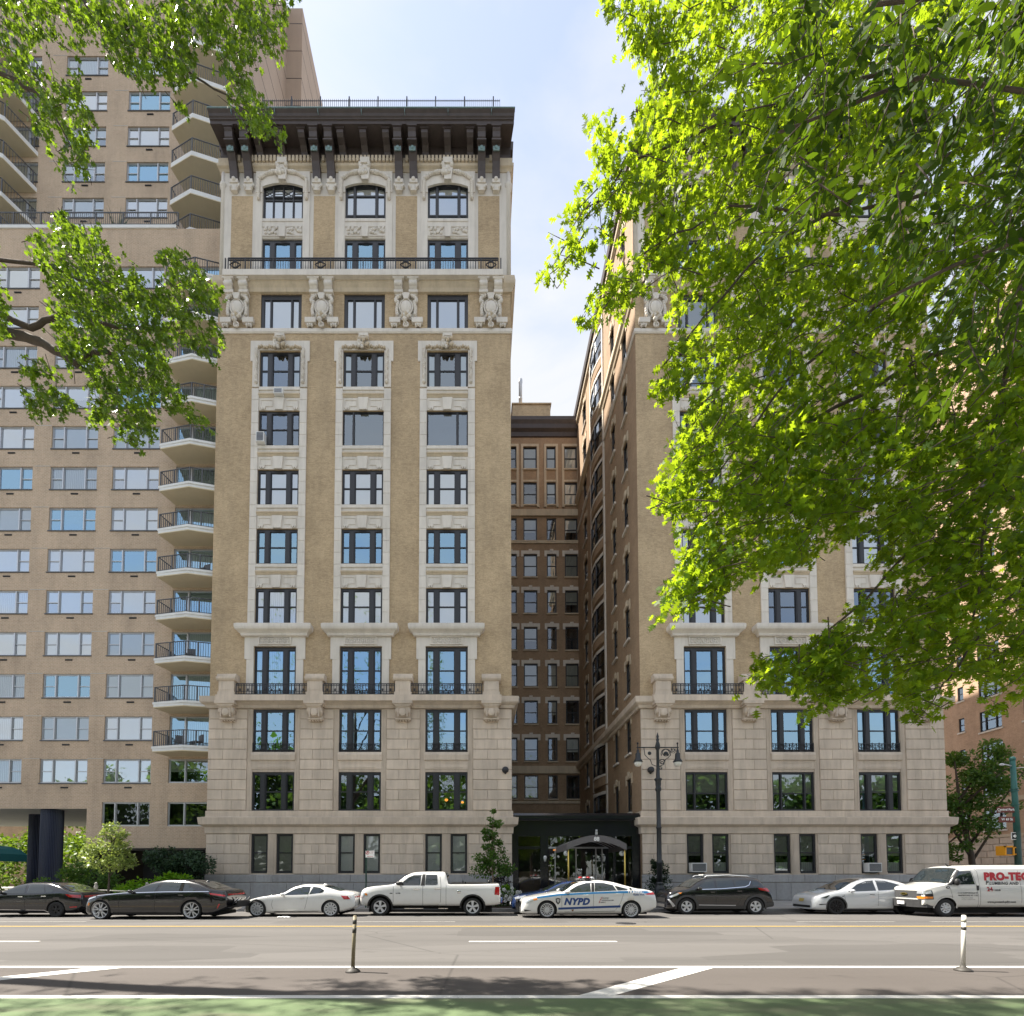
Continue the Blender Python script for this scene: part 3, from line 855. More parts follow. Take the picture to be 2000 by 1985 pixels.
def brick_panel(b): b.box(-0.68, 0.68, -0.012, 0.0, 39.5, 45.05)
def corbel(b):                                     # stone block the big brackets stand on
    b.box(-0.26, 0.26, -0.24, 0, 45.67, 45.90); b.box(-0.34, 0.34, -0.18, 0, 45.52, 45.67); b.blob((0, -0.22, 45.88), (0.14, 0.12, 0.14))
    b.box(-0.20, 0.20, -0.20, 0, 45.20, 45.52)
    for s in (-1, 1): b.lathe([(0.0, -0.05), (0.12, -0.05), (0.12, 0.05), (0.0, 0.05)], (s*0.2, -0.16, 45.38), 8, 0, 'x')
def big_bracket(b):
    b.ext_x([(0, 48.22), (-1.05, 48.22), (-1.05, 48.0), (-0.98, 47.9), (-0.95, 47.6), (-0.80, 47.42), (-0.72, 47.12), (-0.46, 46.75), (-0.30, 46.35), (-0.24, 45.90), (0, 45.90)], -0.24, 0.24)
    b.box(-0.31, 0.31, -1.10, -0.15, 48.10, 48.21); b.box(-0.29, 0.29, -0.98, -0.62, 47.36, 47.44)
    b.box(-0.20, 0.20, -0.76, -0.70, 47.02, 47.36, 1); b.blob((0, -0.77, 47.19), (0.11, 0.06, 0.11), 1)
def modillion(b):
    b.ext_x([(0, 48.22), (-0.95, 48.22), (-0.93, 47.92), (-0.80, 47.78), (-0.50, 47.74), (-0.28, 47.62), (-0.22, 47.45), (0, 47.45)], -0.20, 0.20)
    b.box(-0.27, 0.27, -0.99, -0.5, 48.12, 48.21)
def dentils(b):
    for i in range(3):
        c = COLS[i]
        for k in range(17):
            x = c - 1.90 + 3.80*k/16
            b.box(x-0.075, x+0.075, -0.30, 0, 47.02, 47.40)
    for p in PIERS:
        for dx in (0.0, ):
            b.box(p-0.08, p+0.08, -0.30, 0, 47.02, 47.40)
def wing_ornament(wx, right):
    L0 = (wx, FY, 0)
    tag_ = '|R' if right else '|L'
    orn('base_ledge'+tag_, lambda b: _swp(b, [(0, 4.18), (0.08, 4.20), (0.10, 4.58), (0.20, 4.64), (0.34, 4.72), (0.38, 5.14), (0.10, 5.20), (0.07, 5.22), (0.07, 5.56), (0, 5.58)], right), ['limestone'], L0)
    orn('belt_ledge'+tag_, lambda b: _swp(b, [(0, 11.84), (0.14, 11.86), (0.20, 12.02), (0.34, 12.10), (0.40, 12.16), (0.42, 12.50), (0, 12.52)], right), ['limestone'], L0)
    orn('balcony_slab', lambda b: b.box(-8.62, 8.62, -0.56, -0.30, 12.17, 12.53), ['limestone'], L0)
    for p in PIERS:
        orn('console', console, ['limestone'], (wx+p, FY, 0)); orn('pedestal', pedestal, ['limestone'], (wx+p, FY, 0))
        orn('cartouche', cartouche, ['terracotta', 'terracotta_warm'], (wx+p, FY, 0))
        orn('brick_panel', brick_panel, ['brick_tan'], (wx+p*0.985, FY, 0))
        for d in (-0.46, 0.46):
            orn('balcony_bracket', balcony_bracket, ['terracotta'], (wx+p+d, FY, 0))
            orn('corbel', corbel, ['terracotta', ], (wx+p*0.985+d, FY, 0))
            orn('cornice_bracket', big_bracket, ['cornice_metal', 'patina'], (wx+p*0.985+d, FY, 0))
    for c in COLS:
        orn('balcony_railing', low_rail(4.3, 0.70, 12.55), ['iron'], (wx+c, FY, 0))
        orn('window_hood', hood, ['terracotta'], (wx+c, FY, 0)); orn('window_surround', hood_frieze, ['terracotta'], (wx+c, FY, 0))
        for r in (5, 6, 7, 8): orn('spandrel_panel', spandrel, ['terracotta', 'terracotta_warm'], (wx+c, FY, ROWS[r][1]))
        orn('carved_surround', eared, ['terracotta', 'terracotta_warm'], (wx+c, FY, 0))
        orn('arched_surround', arch_surround, ['terracotta'], (wx+c, FY, 0)); orn('carved_panel', top_panel, ['terracotta'], (wx+c, FY, 0))
        orn('window_guard', sill_rail, ['iron'], (wx+c, FY, ROWS[3][0]))
        def sill3(b):
            b.ext_x([(0.2, 8.12), (-0.03, 8.12), (-0.03, 8.62), (-0.10, 8.66), (-0.12, 8.72), (-0.14, 8.98), (-0.06, 9.16), (0.2, 9.18)], -1.34, 1.34)
            b.box(-1.0, 1.0, -0.05, -0.03, 8.2, 8.24); b.box(-1.0, 1.0, -0.05, -0.03, 8.5, 8.54)
        orn('window_sill', sill3, ['limestone'], (wx+c, FY, 0))
        def jambs(b):
            for s in (-1, 1):
                b.box(min(s*1.29, s*1.58), max(s*1.29, s*1.58), -0.02, 0.0, 5.6, 11.82)
                b.box(min(s*1.30, s*1.40), max(s*1.30, s*1.40), -0.04, -0.02, 5.6, 11.82)
        orn('window_jamb', jambs, ['limestone_wall'], (wx+c, FY, 0))
        def pier1(b):
            b.box(-0.24, 0.24, -0.03, 0.0, 1.73, 4.18); b.box(-0.13, 0.13, -0.05, -0.03, 1.9, 4.0); b.box(-0.26, 0.26, -0.05, 0, 1.70, 1.86)
        orn('window_post', pier1, ['limestone_wall'], (wx+c, FY, 0))
        # small stones of the long white window strips
        for s in (-1, 1):
            for k in range(20):
                h = (32.2-17.1)/20
                place(block_mesh('trim_block', 0.44, h, 'terracotta', 0.09, 0.010, 0.012), 'trim_block', BLD, (wx + c + s*1.51, FY, 17.1 + h*(k+0.5)))
        for k in range(3):
            x = c - 1.42 + 1.42*k
            orn('cornice_modillion', modillion, ['cornice_metal'], (wx+x, FY, 0))
    def band(b):
        b.sweep([(0, 35.84), (0.05, 35.84), (0.10, 35.92), (0.10, 36.08), (0.04, 36.19), (0, 36.19)], [(-HW, 3), (-HW, 0), (HW, 0), (HW, 18)] if not right else [(-HW, 18), (-HW, 0), (HW, 0), (HW, 3)])
    orn('sill_band'+tag_, band, ['terracotta'], L0)
    orn('moulding'+tag_, lambda b: _swp(b, [(0, 38.50), (0.10, 38.52), (0.16, 38.72), (0.28, 38.90), (0.30, 39.04), (0.24, 39.46), (0, 39.48)], right), ['terracotta_warm'], L0)
    orn('upper_balcony_slab', lambda b: b.box(-8.75, 8.75, -0.56, -0.25, 39.06, 39.44), ['terracotta'], L0)
    orn('upper_railing', top_rail, ['iron'], L0)
    orn('frieze'+tag_, lambda b: _swp(b, [(0, 46.64), (0.04, 46.64), (0.10, 46.76), (0.20, 46.84), (0.22, 47.0), (0.14, 47.02), (0.14, 47.44), (0.0, 47.46)], right), ['terracotta_warm'], L0)
    orn('dentil_course', dentils, ['terracotta_warm'], L0)['kind'] = 'stuff'
    orn('cornice'+tag_, lambda b: _cornice(b, right), ['cornice_metal', 'patina'], L0)
    def corner(b):                                  # rounded corner shafts of the crown storeys
        b.lathe([(0.16, 39.48), (0.16, 45.6), (0.24, 45.7), (0.24, 45.9), (0.16, 46.0), (0.16, 46.7)], (0, 0.10, 0), 12)
    for s in (-1, 1): orn('corner_shaft', corner, ['terracotta'], (wx + s*(HW-0.12), FY, 0))
def _cornice(b, right):
    prof = [(0, 47.42), (0.10, 47.44), (0.14, 47.62), (0.10, 47.70), (0.10, 48.22), (1.08, 48.22), (1.10, 48.40), (1.16, 48.42), (1.17, 48.47), (1.22, 48.52), (1.26, 48.64), (1.34, 48.74), (1.36, 48.78), (0, 48.82)]
    s = 0.16                                        # the returns along the sides stand out less
    for pth in ([(-HW, 0), (HW, 0)],):
        rows = []
        for x, sg in ((-HW, -1), (HW, 1)):
            rows.append([(x + sg*d*s, -d, z) for d, z in prof])
        b.prism(rows[0], rows[1], 0)
    prof2 = [(0, 47.42), (0.02, 47.5), (0.03, 48.22), (1.08*s, 48.22), (1.36*s, 48.78), (0, 48.80)]
    y1 = 24.0
    for sg in (-1, 1):
        b.prism([(sg*(HW+d), -0.0, z) for d, z in prof2], [(sg*(HW+d), y1, z) for d, z in prof2], 0)
    b.box(-HW-1.40*s, HW+1.40*s, -1.40, -1.2, 48.785, 48.83, 1)
    for k in range(7):                               # soldered seams
        x = -8.0 + k*2.67
        b.box(x-0.012, x+0.012, -1.375, -1.2, 48.54, 48.785, 1)
def roof_rail(b):
    y, z0 = -1.25, 48.84
    for k in range(9):
        x = -6.1 + k*1.78
        if x > 8.6: continue
        b.box(x-0.035, x+0.035, y-0.03, y+0.03, z0-0.1, z0+0.86); b.tube((x, y, z0+0.86), (x, y, z0+0.95), 0.04, 0.0, 5)
    b.box(-6.1, 8.55, y-0.012, y+0.012, z0+0.60, z0+0.625); b.box(-6.1, 8.55, y-0.012, y+0.012, z0+0.02, z0+0.045)
    for k in range(120):
        x = -6.1 + k*0.123
        if x > 8.55: break
        b.box(x-0.010, x+0.010, y-0.010, y+0.010, z0, z0+0.70)
        b.tube((x, y, z0+0.68), (x, y, z0+0.76), 0.02, 0.0, 4, caps=False)

for wx, right in ((LX, False), (RX, True)):
    wing_walls(wx, right); wing_windows(wx, right); wing_blocks(wx); wing_ornament(wx, right)
orn('roof_railing', roof_rail, ['iron'], (LX, FY, 0))
def fan_light(b):                                     # lattice of the arched window
    y = 0.05
    for k in range(4):
        x0 = -1.2 + k*0.6
        b.tube((x0, y, 1.62), (x0+0.6, y, 1.98 if k % 2 == 0 else 1.62), 0.02, n=4); b.tube((x0, y, 1.98), (x0+0.6, y, 1.62 if k % 2 == 0 else 1.98), 0.02, n=4)
orn('window_lattice', fan_light, ['window_black'], (LX-5.27, FY, ROWS[12][0]))
# window air conditioners are appliances of their own
def ac_unit(loc, label, w=0.62, h=0.42):
    t = thing('air_conditioner', label, 'air conditioner', loc, 'window air conditioners')
    b = MB(); b.box(-w/2, w/2, -0.34, 0.2, 0, h); b.build('case', MAT['white_metal'], t, loc)
    b = MB(); b.box(-w/2+0.05, w/2-0.05, -0.352, -0.345, 0.05, h-0.05); b.build('grille', MAT['rail_grey'], t, loc)
    b = MB()
    for k in range(7): b.box(-w/2+0.05, w/2-0.05, -0.36, -0.353, 0.07+k*(h-0.14)/6-0.006, 0.07+k*(h-0.14)/6+0.006)
    b.build('louvre', MAT['alu'], t, loc)
ac_unit((LX-5.27-1.05, FY, 28.52), 'white air conditioner in lower corner of the eighth floor window', 0.5, 0.62)
ac_unit((LX-5.27+0.02, FY, 31.62), 'white air conditioner set in the panel under the topmost garlanded window', 0.55, 0.34)
ac_unit((RX-5.27-0.70, FY, 1.86), 'white air conditioner in the ground floor window above the black suv', 0.9, 0.55)
ac_unit((RX+5.27-0.72, FY, 1.86), 'white air conditioner in the ground floor window beside the white van', 0.8, 0.55)
def wall_lamp(loc, label):
    t = thing('wall_lamp', label, 'lamp', loc, 'round wall lamps by the court')
    b = MB(); b.lathe([(0.0, -0.22), (0.17, -0.20), (0.2, -0.12), (0.2, -0.02), (0.12, 0.06)], loc, 14, 0, 'y'); b.build('housing', MAT['iron'], t)
    for o in t.children: o.location = -Vector(loc)
    b = MB(); b.box(-0.05, 0.05, -0.02, 0.14, -0.24, -0.16); b.build('bracket', MAT['iron'], t, loc)
wall_lamp((LX+HW-0.40, FY-0.06, 8.05), 'black round lamp on stone corner of the wing with the roof railing')
wall_lamp((RX-HW+0.55, FY-0.06, 8.05), 'black round lamp on stone corner behind the tall lamp post')

for lx, lz, lab, mm, r_ in ((LX+5.27-0.05, 6.35, 'glowing orange lamp behind the second floor window nearest the court', 'lamp_orange', 0.11), (LX+5.27+0.95, 6.20, 'dim orange lamp at the edge of the second floor window nearest the court', 'lamp_orange', 0.09),
                            (LX+0.55, 10.2, 'orange light behind the third floor middle window of the wing with the roof railing', 'lamp_orange', 0.10), (LX-0.95, 6.9, 'small warm light in the second floor middle window above the coupe', 'lamp_warm', 0.06)):
    b = MB(); b.blob((0, 0, 0), (r_, r_*0.6, r_*0.8), 0, 10, 6)
    tag(b.build('room_lamp', MAT[mm], None, (lx, FY+0.75, lz)), lab, 'lamp', 'lamps seen in the windows')
# ---------------------------------------------------------------- text
def text_verts(txt, size, bold=0.0, shear=0.0, align='CENTER', space=1.0):
    cu = bpy.data.curves.new('txt', 'FONT'); cu.body = txt; cu.size = size; cu.offset = bold; cu.shear = shear
    cu.align_x = align; cu.space_character = space; cu.resolution_u = 3
    o = bpy.data.objects.new('txt', cu); COL.objects.link(o)
    dg = bpy.context.evaluated_depsgraph_get(); dg.update()
    me = bpy.data.meshes.new_from_object(o.evaluated_get(dg))
    vs = [tuple(v.co) for v in me.vertices]; fs = [tuple(p.vertices) for p in me.polygons]
    bpy.data.objects.remove(o); bpy.data.curves.remove(cu); bpy.data.meshes.remove(me)
    return vs, fs
def text_on(b, txt, size, x, z, yf, m=0, bold=0.0, shear=0.0, align='CENTER', space=1.0, flip=False):
    """lay flat lettering on a surface y = yf(x, z) that faces -Y"""
    vs, fs = text_verts(txt, size, bold, shear, align, space)
    f = yf if callable(yf) else (lambda xx, zz: yf)
    b.add([(x+v[0], f(x+v[0], z+v[1]), z+v[1]) for v in vs], fs, m)

# ---------------------------------------------------------------- the court between the wings
CX0, CX1 = LX+HW, RX-HW                      # 1.95 .. 9.83
BY = 47.4
BROWS = [44.79-3.71*k for k in range(12)]    # window heads
BH = 2.33
def court():
    # back wall
    cols = [(3.1, 1.2), (5.06, 1.37), (7.18, 0.95), (9.15, 1.30)]
    P = lambda u, d, z: (u, d, z)
    holes = []
    for k, zt in enumerate(BROWS[:11]):
        for x, w in cols: holes.append((x-w/2, x+w/2, zt-BH, zt))
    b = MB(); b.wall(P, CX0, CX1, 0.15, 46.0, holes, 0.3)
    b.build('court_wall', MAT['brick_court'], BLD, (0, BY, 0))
    shades = ['blind_white', 'blind_beige', None, 'blind_beige', 'blind_white', None, None, 'blind_beige', None, None, None]
    for k, zt in enumerate(BROWS[:11]):
        for j, (x, w) in enumerate(cols):
            fm = frame_mesh(w, BH, [], [BH*0.5], 0.08, out=0.08)
            s = None
            if j == 3 and k in (0, 1, 2, 3, 4, 6, 8): s = [(0, 'blind_beige' if k in (3, 4, 6) else 'curtain', 0.0 if k in (0, 1, 3, 6) else 0.4, 'blind')]
            elif j in (1, 2) and k < 9: s = [(0, 'blind_beige', 0.0 if (k+j) % 3 else 0.4, 'blind')] if (k*2+j) % 3 else None
            put_window(BLD, (x, BY, zt-BH), fm, 'pane_clear', s)
            if 2 < k < 9:
                def lintel(b, w=w):
                    b.box(-w/2-0.24, w/2+0.24, -0.05, 0, 0.02, 0.36); b.box(-0.17, 0.17, -0.07, 0, 0.30, 0.50)
                    b.box(-w/2-0.24, -w/2, -0.05, 0, -0.25, 0.02); b.box(w/2, w/2+0.24, -0.05, 0, -0.25, 0.02)
                place(shared('window_lintel|%.2f' % w, lintel, ['terracotta']), 'window_lintel', BLD, (x, BY, zt))
            def sl(b, w=w): b.box(-w/2-0.06, w/2+0.06, -0.12, 0.2, -0.12, 0.0)
            place(shared('sill|%.2f' % w, sl, ['terracotta_warm']), 'sill', BLD, (x, BY, zt-BH))
    for j, (x, w) in enumerate(cols):               # stone frames of the upper two storeys
        def fr(b, w=w):
            for s in (-1, 1): b.box(min(s*w/2, s*(w/2+0.22)), max(s*w/2, s*(w/2+0.22)), -0.07, 0, 38.7, 45.05)
            b.box(-w/2, w/2, -0.07, 0, 44.80, 45.05); b.box(-w/2, w/2, -0.05, 0, 41.12, 41.32)
            for s in (-1, 1): b.box(s*(w/2+0.11)-0.13, s*(w/2+0.11)+0.13, -0.14, 0, 38.45, 38.72)
        place(shared('stone_frame|%.2f' % w, fr, ['terracotta_warm']), 'stone_frame', BLD, (x, BY, 0))
    for z0, z1, d in ((37.55, 38.2, 0.16), (34.75, 35.05, 0.10), (11.55, 12.3, 0.16), (8.6, 8.85, 0.10)):
        b = MB(); b.box(CX0, CX1, -d, 0.0, z0, z1); b.build('belt_course', MAT['terracotta_warm'], BLD, (0, BY, 0))
    b = MB(); b.ext_x([(0, 45.75), (-0.12, 45.8), (-0.16, 46.2), (-0.4, 46.4), (-0.44, 46.8), (-0.6, 47.1), (-0.6, 47.45), (0, 47.5)], CX0, CX1)
    b.build('court_cornice', MAT['cornice_metal'], BLD, (0, BY, 0))
    b = MB(); b.box(CX0-0.2, CX1+0.2, 0.01, 8, 46.0, 47.2); b.build('court_roof', MAT['roofing'], BLD, (0, BY, 0))
    b = MB(); b.box(3.4, 7.3, 0, 4, 47.2, 50.2); b.box(3.3, 7.4, -0.1, 4.1, 50.2, 50.34); b.box(7.3, 7.6, 0.6, 3, 47.2, 49.4); b.box(3.1, 3.4, 0.6, 3, 47.2, 49.4)
    b.build('bulkhead', MAT['brick_tan'], BLD, (0, BY+1.0, 0))
    b = MB(); b.lathe([(0.18, 50.3), (0.18, 52.9), (0.21, 52.95), (0.21, 53.3), (0.14, 53.4)], (4.25, BY+1.4, 0), 12)
    b.lathe([(0.19, 51.2), (0.20, 51.22), (0.20, 51.28), (0.19, 51.3)], (4.25, BY+1.4, 0), 12)
    b.build('flue_pipe', MAT['alu'], BLD, (0, 0, 0))
    # flank of the wing that faces the court; u runs into the court
    P = lambda u, d, z: (d, u, z)
    slits = [(2.35, 0.95), (5.2, 0.95), (14.6, 1.3)]
    holes = []
    zts = [46.0-0.6] + [r[1] for k, r in sorted(ROWS.items(), reverse=True) if k < 12]
    zts = sorted({round(r[1], 2) for k, r in ROWS.items()}, reverse=True)
    for zt in zts:
        for u, w in slits: holes.append((u-w/2, u+w/2, zt-2.2, zt))
        holes.append((7.9, 11.9, zt-2.3, zt))
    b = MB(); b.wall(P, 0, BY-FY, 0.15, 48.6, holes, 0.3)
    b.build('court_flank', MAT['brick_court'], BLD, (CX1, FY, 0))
    for zt in zts:
        for u, w in slits:
            fm = frame_mesh(w, 2.2, [], [1.1], 0.08, out=0.09)
            put_window(BLD, (CX1, FY+u, zt-2.2), fm, 'pane_clear', None, rotz=-math.pi/2)
            def tr(b, w=w):
                b.box(-0.06, 0.0, -w/2-0.2, w/2+0.2, 2.22, 2.52); b.box(-0.09, 0.0, -0.16, 0.16, 2.3, 2.70)
                b.box(-0.05, 0.0, -w/2-0.22, -w/2, 1.85, 2.22); b.box(-0.05, 0.0, w/2, w/2+0.22, 1.85, 2.22)
            def sl2(b, w=w): b.box(-0.13, 0.1, -w/2-0.08, w/2+0.08, -0.14, 0.0)
            place(shared('slit_sill|%.2f' % w, sl2, ['terracotta']), 'sill', BLD, (CX1, FY+u, zt-2.2))
            place(shared('slit_trim|%.2f' % w, tr, ['terracotta_warm']), 'window_trim', BLD, (CX1, FY+u, zt-2.2))
    for zt in zts:                                   # bowed three-light windows
        def bow(b):
            n = 6; pts = []
            for i in range(n+1):
                t = i/n; pts.append((-0.40*math.sin(math.pi*t), -2.0+4.0*t))
            loop = lambda k, z: [(p[0]*k, p[1]) for p in pts]
            for z0, z1, k, m in ((-0.85, -0.08, 1.0, 0), (-0.16, 0.02, 1.14, 1), (2.3, 2.55, 1.06, 1)):
                a = [(p[0]*k - 0.02, p[1], z0) for p in pts] + [(0.05, 2.0, z0), (0.05, -2.0, z0)]
                c = [(p[0]*k - 0.02, p[1], z1) for p in pts] + [(0.05, 2.0, z1), (0.05, -2.0, z1)]
                b.prism(a, c, m)
            for i in range(n):                        # glazing bars and dark sashes
                (x0, y0), (x1, y1) = pts[i], pts[i+1]
                for z in (0.05, 1.12, 2.22): b.tube((x0, y0, z), (x1, y1, z), 0.05, n=4, m=2)
            for i in range(0, n+1, 2 if n == 6 else 1): b.tube((pts[i][0], pts[i][1], 0), (pts[i][0], pts[i][1], 2.3), 0.09, n=4, m=2)
            for s in (-1, 1): b.box(-0.10, 0.02, s*2.12-0.14, s*2.12+0.14, -0.85, 2.9, 1)
        w = place(shared('bow_window', bow, ['brick_court', 'terracotta', 'window_black']), 'bow_window', BLD, (CX1, FY+9.9, zt-2.3))
        def bowg(b):
            n = 6
            for i in range(n):
                t0, t1 = i/n, (i+1)/n
                p0 = (-0.38*math.sin(math.pi*t0), -2.0+4.0*t0); p1 = (-0.38*math.sin(math.pi*t1), -2.0+4.0*t1)
                b.face([(p0[0], p0[1], 0), (p1[0], p1[1], 0), (p1[0], p1[1], 2.3), (p0[0], p0[1], 2.3)])
        g = place(shared('pane|bow', bowg, ['pane_clear']), 'pane', None); g.parent = w
        def bowb(b): b.face([(0.35, -2.2, -0.2), (0.35, 2.2, -0.2), (0.35, 2.2, 2.5), (0.35, -2.2, 2.5)])
        g = place(shared('room_back|bow', bowb, ['room_dark']), 'room_back', None); g.parent = w
court()

# entrance pavilion ------------------------------------------------------------------------------
def entrance():
    y = FY + 0.35
    b = MB()
    b.box(CX0, CX1, y, BY-0.1, 5.0, 5.30)
    b.ext_x([(y, 5.02), (y-0.26, 5.02), (y-0.30, 5.10), (y-0.30, 5.30), (y-0.12, 5.46), (y, 5.46)], CX0+0.002, CX1-0.002)
    b.box(CX0, CX1, y, y+0.3, 4.06, 5.0)
    for x0, x1 in ((CX0, CX0+0.42), (3.72, 4.2), (8.15, 8.3), (CX1-0.50, CX1)): b.box(x0, x1, y-0.03, y+0.3, 0.15, 4.06)
    b.box(CX0+0.42, 3.72, y+0.05, y+0.12, 3.28, 3.44); b.box(8.3, CX1-0.5, y+0.05, y+0.12, 3.28, 3.44)
    b.box(CX0+0.42, 3.72, y, y+0.2, 0.15, 0.5); b.box(8.3, CX1-0.5, y, y+0.2, 0.15, 0.5)
    b.box(CX0+0.45, 3.70, y+0.03, y+0.05, 3.26, 3.29)
    b.build('entrance_front', MAT['black_granite'], BLD)
    for x0, x1, z0, z1 in ((CX0+0.42, 3.72, 3.44, 4.06), (CX0+0.42, 3.72, 0.5, 3.28), (4.2, 8.15, 0.16, 4.06), (8.3, CX1-0.5, 3.44, 4.06), (8.3, CX1-0.5, 0.5, 3.28)):
        b = MB(); b.face([(x0, y+0.09, z0), (x1, y+0.09, z0), (x1, y+0.09, z1), (x0, y+0.09, z1)])
        b.build('pane', MAT['pane_clear'], BLD, recalc=False).location = -WL[BLD.name]
    b = MB(); b.box(CX0, CX1, y+2.4, y+2.5, 0.15, 5.0); b.build('lobby_wall', MAT['room_dark'], BLD).location = -WL[BLD.name]
    b = MB(); b.box(2.5, 3.9, y+1.0, y+1.6, 0.15, 1.9); b.build('lobby_desk', MAT['bark_pale'], BLD).location = -WL[BLD.name]
    b = MB()
    for x in (4.62, 5.9, 7.12, 7.5): b.box(x-0.03, x+0.03, y+0.02, y+0.08, 0.15, 3.3)
    b.box(4.2, 8.15, y+0.02, y+0.08, 3.3, 3.4)
    b.build('door_frame', MAT['alu'], BLD).location = -WL[BLD.name]
    b = MB(); b.blob((6.15, y+0.02, 2.0), (0.12, 0.06, 0.12)); b.build('door_ornament', MAT['chrome'], BLD).location = -WL[BLD.name]
    for sx in (3.98, 7.55):
        t = thing('wall_sconce', 'small white wall lantern on black pier %s the canopy' % ('left of' if sx < 5 else 'behind the right pole of'), 'lamp', (sx, y-0.03, 2.5))
        b = MB(); b.lathe([(0.0, 0.0), (0.06, 0.0), (0.10, 0.22), (0.10, 0.3), (0.04, 0.36)], (0, -0.12, 0), 10); b.build('shade', MAT['white_metal'], t, (sx, y-0.03, 2.5))
        b = MB(); b.box(-0.04, 0.04, -0.1, 0.0, -0.08, 0.06); b.build('bracket', MAT['iron'], t, (sx, y-0.03, 2.5))
    # house numbers on the stone, part of the building
    for x, sx in ((LX+HW-0.34, 0), (RX-HW+0.62, 1)):
        b = MB(); text_on(b, '88', 0.30, x, 2.02, FY-0.075, 0, 0.004); b.build('house_number', MAT['iron'], BLD, recalc=False).location = -WL[BLD.name]
    # awning over the pavement
    X0, X1, Y0, Y1 = 4.66, 7.86, 26.0, y-0.05
    t = thing('entrance_awning', 'grey fabric awning with white number 88 on brass poles over the entrance', 'awning', (6.26, 27.5, 0.15))
    def arc(n=16, z0=3.36, rise=0.50): return [(X0+(X1-X0)*i/n, z0 + rise*math.sin(math.pi*i/n)**0.85 if 0 < i < n else z0) for i in range(n+1)]
    A = [(X0+(X1-X0)*i/16, 3.36 + 0.46*(1-(2*i/16-1)**2)) for i in range(17)]
    b = MB()
    for i in range(16):
        (xa, za), (xb, zb) = A[i], A[i+1]
        b.face([(xa,Y0,za),(xb,Y0,zb),(xb,Y1,zb),(xa,Y1,za)], 0, True)
        b.face([(xa,Y0,za),(xb,Y0,zb),(xb,Y0,zb-0.36+0.02*(i % 2)),(xa,Y0,za-0.36+0.02*((i+1) % 2))], 0)
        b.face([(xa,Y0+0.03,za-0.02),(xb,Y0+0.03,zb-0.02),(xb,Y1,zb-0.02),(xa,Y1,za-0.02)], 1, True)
    for x in (X0, X1): b.face([(x,Y0,3.36),(x,Y1,3.36),(x,Y1,3.02),(x,Y0,3.0)], 0)
    b.build('canopy', [MAT['awning_grey'], MAT['awning_under']], t, recalc=False).location = -WL[t.name]
    b = MB(); text_on(b, '88', 0.30, 6.26, 3.52, Y0-0.012, 0, 0.012); b.build('lettering', MAT['white_paint'], t, recalc=False).location = -WL[t.name]
    for x in (X0+0.09, X1-0.09):
        b = MB(); b.tube((x, Y0+0.06, 0.15), (x, Y0+0.06, 3.36), 0.045, n=10); b.lathe([(0.10, 0.15), (0.10, 0.2), (0.05, 0.26)], (x, Y0+0.06, 0), 12)
        b.build('pole', MAT['brass'], t).location = -WL[t.name]
        b = MB(); b.lathe([(0.0, -0.03), (0.15, -0.03), (0.15, 0.0), (0.0, 0.0)], (x-0.06, Y0+0.35, 2.86), 16, 0, 'y'); b.build('round_sign', MAT['white_metal'], t).location = -WL[t.name]
        b = MB(); b.tube((x-0.06, Y0+0.35, 2.86), (x, Y0+0.06, 3.1), 0.012, n=5); b.build('sign_bracket', MAT['iron'], t).location = -WL[t.name]
    b = MB()
    for k in range(6):
        yy = Y0 + 0.1 + (Y1-Y0-0.2)*k/5
        b.ptube([(x, yy, z-0.05) for x, z in A[::2]], 0.02, 5)
    b.build('frame', MAT['alu'], t).location = -WL[t.name]
    b = MB(); b.box(6.2, 6.32, Y0+0.0, Y0+0.06, 3.86, 4.0); b.tube((6.26, Y0+0.03, 4.0), (6.26, Y0+0.03, 4.12), 0.05, 0.06, 8)
    b.build('crest_lamp', MAT['alu'], t).location = -WL[t.name]
    # ceiling lamp glimpsed under the awning
    b = MB(); b.blob((4.95, FY+1.2, 3.25), (0.35, 0.3, 0.06)); tag(b.build('ceiling_lamp', MAT['lamp_orange']), 'small orange glowing ceiling lamp under the awning inside the lobby', 'lamp')
entrance()
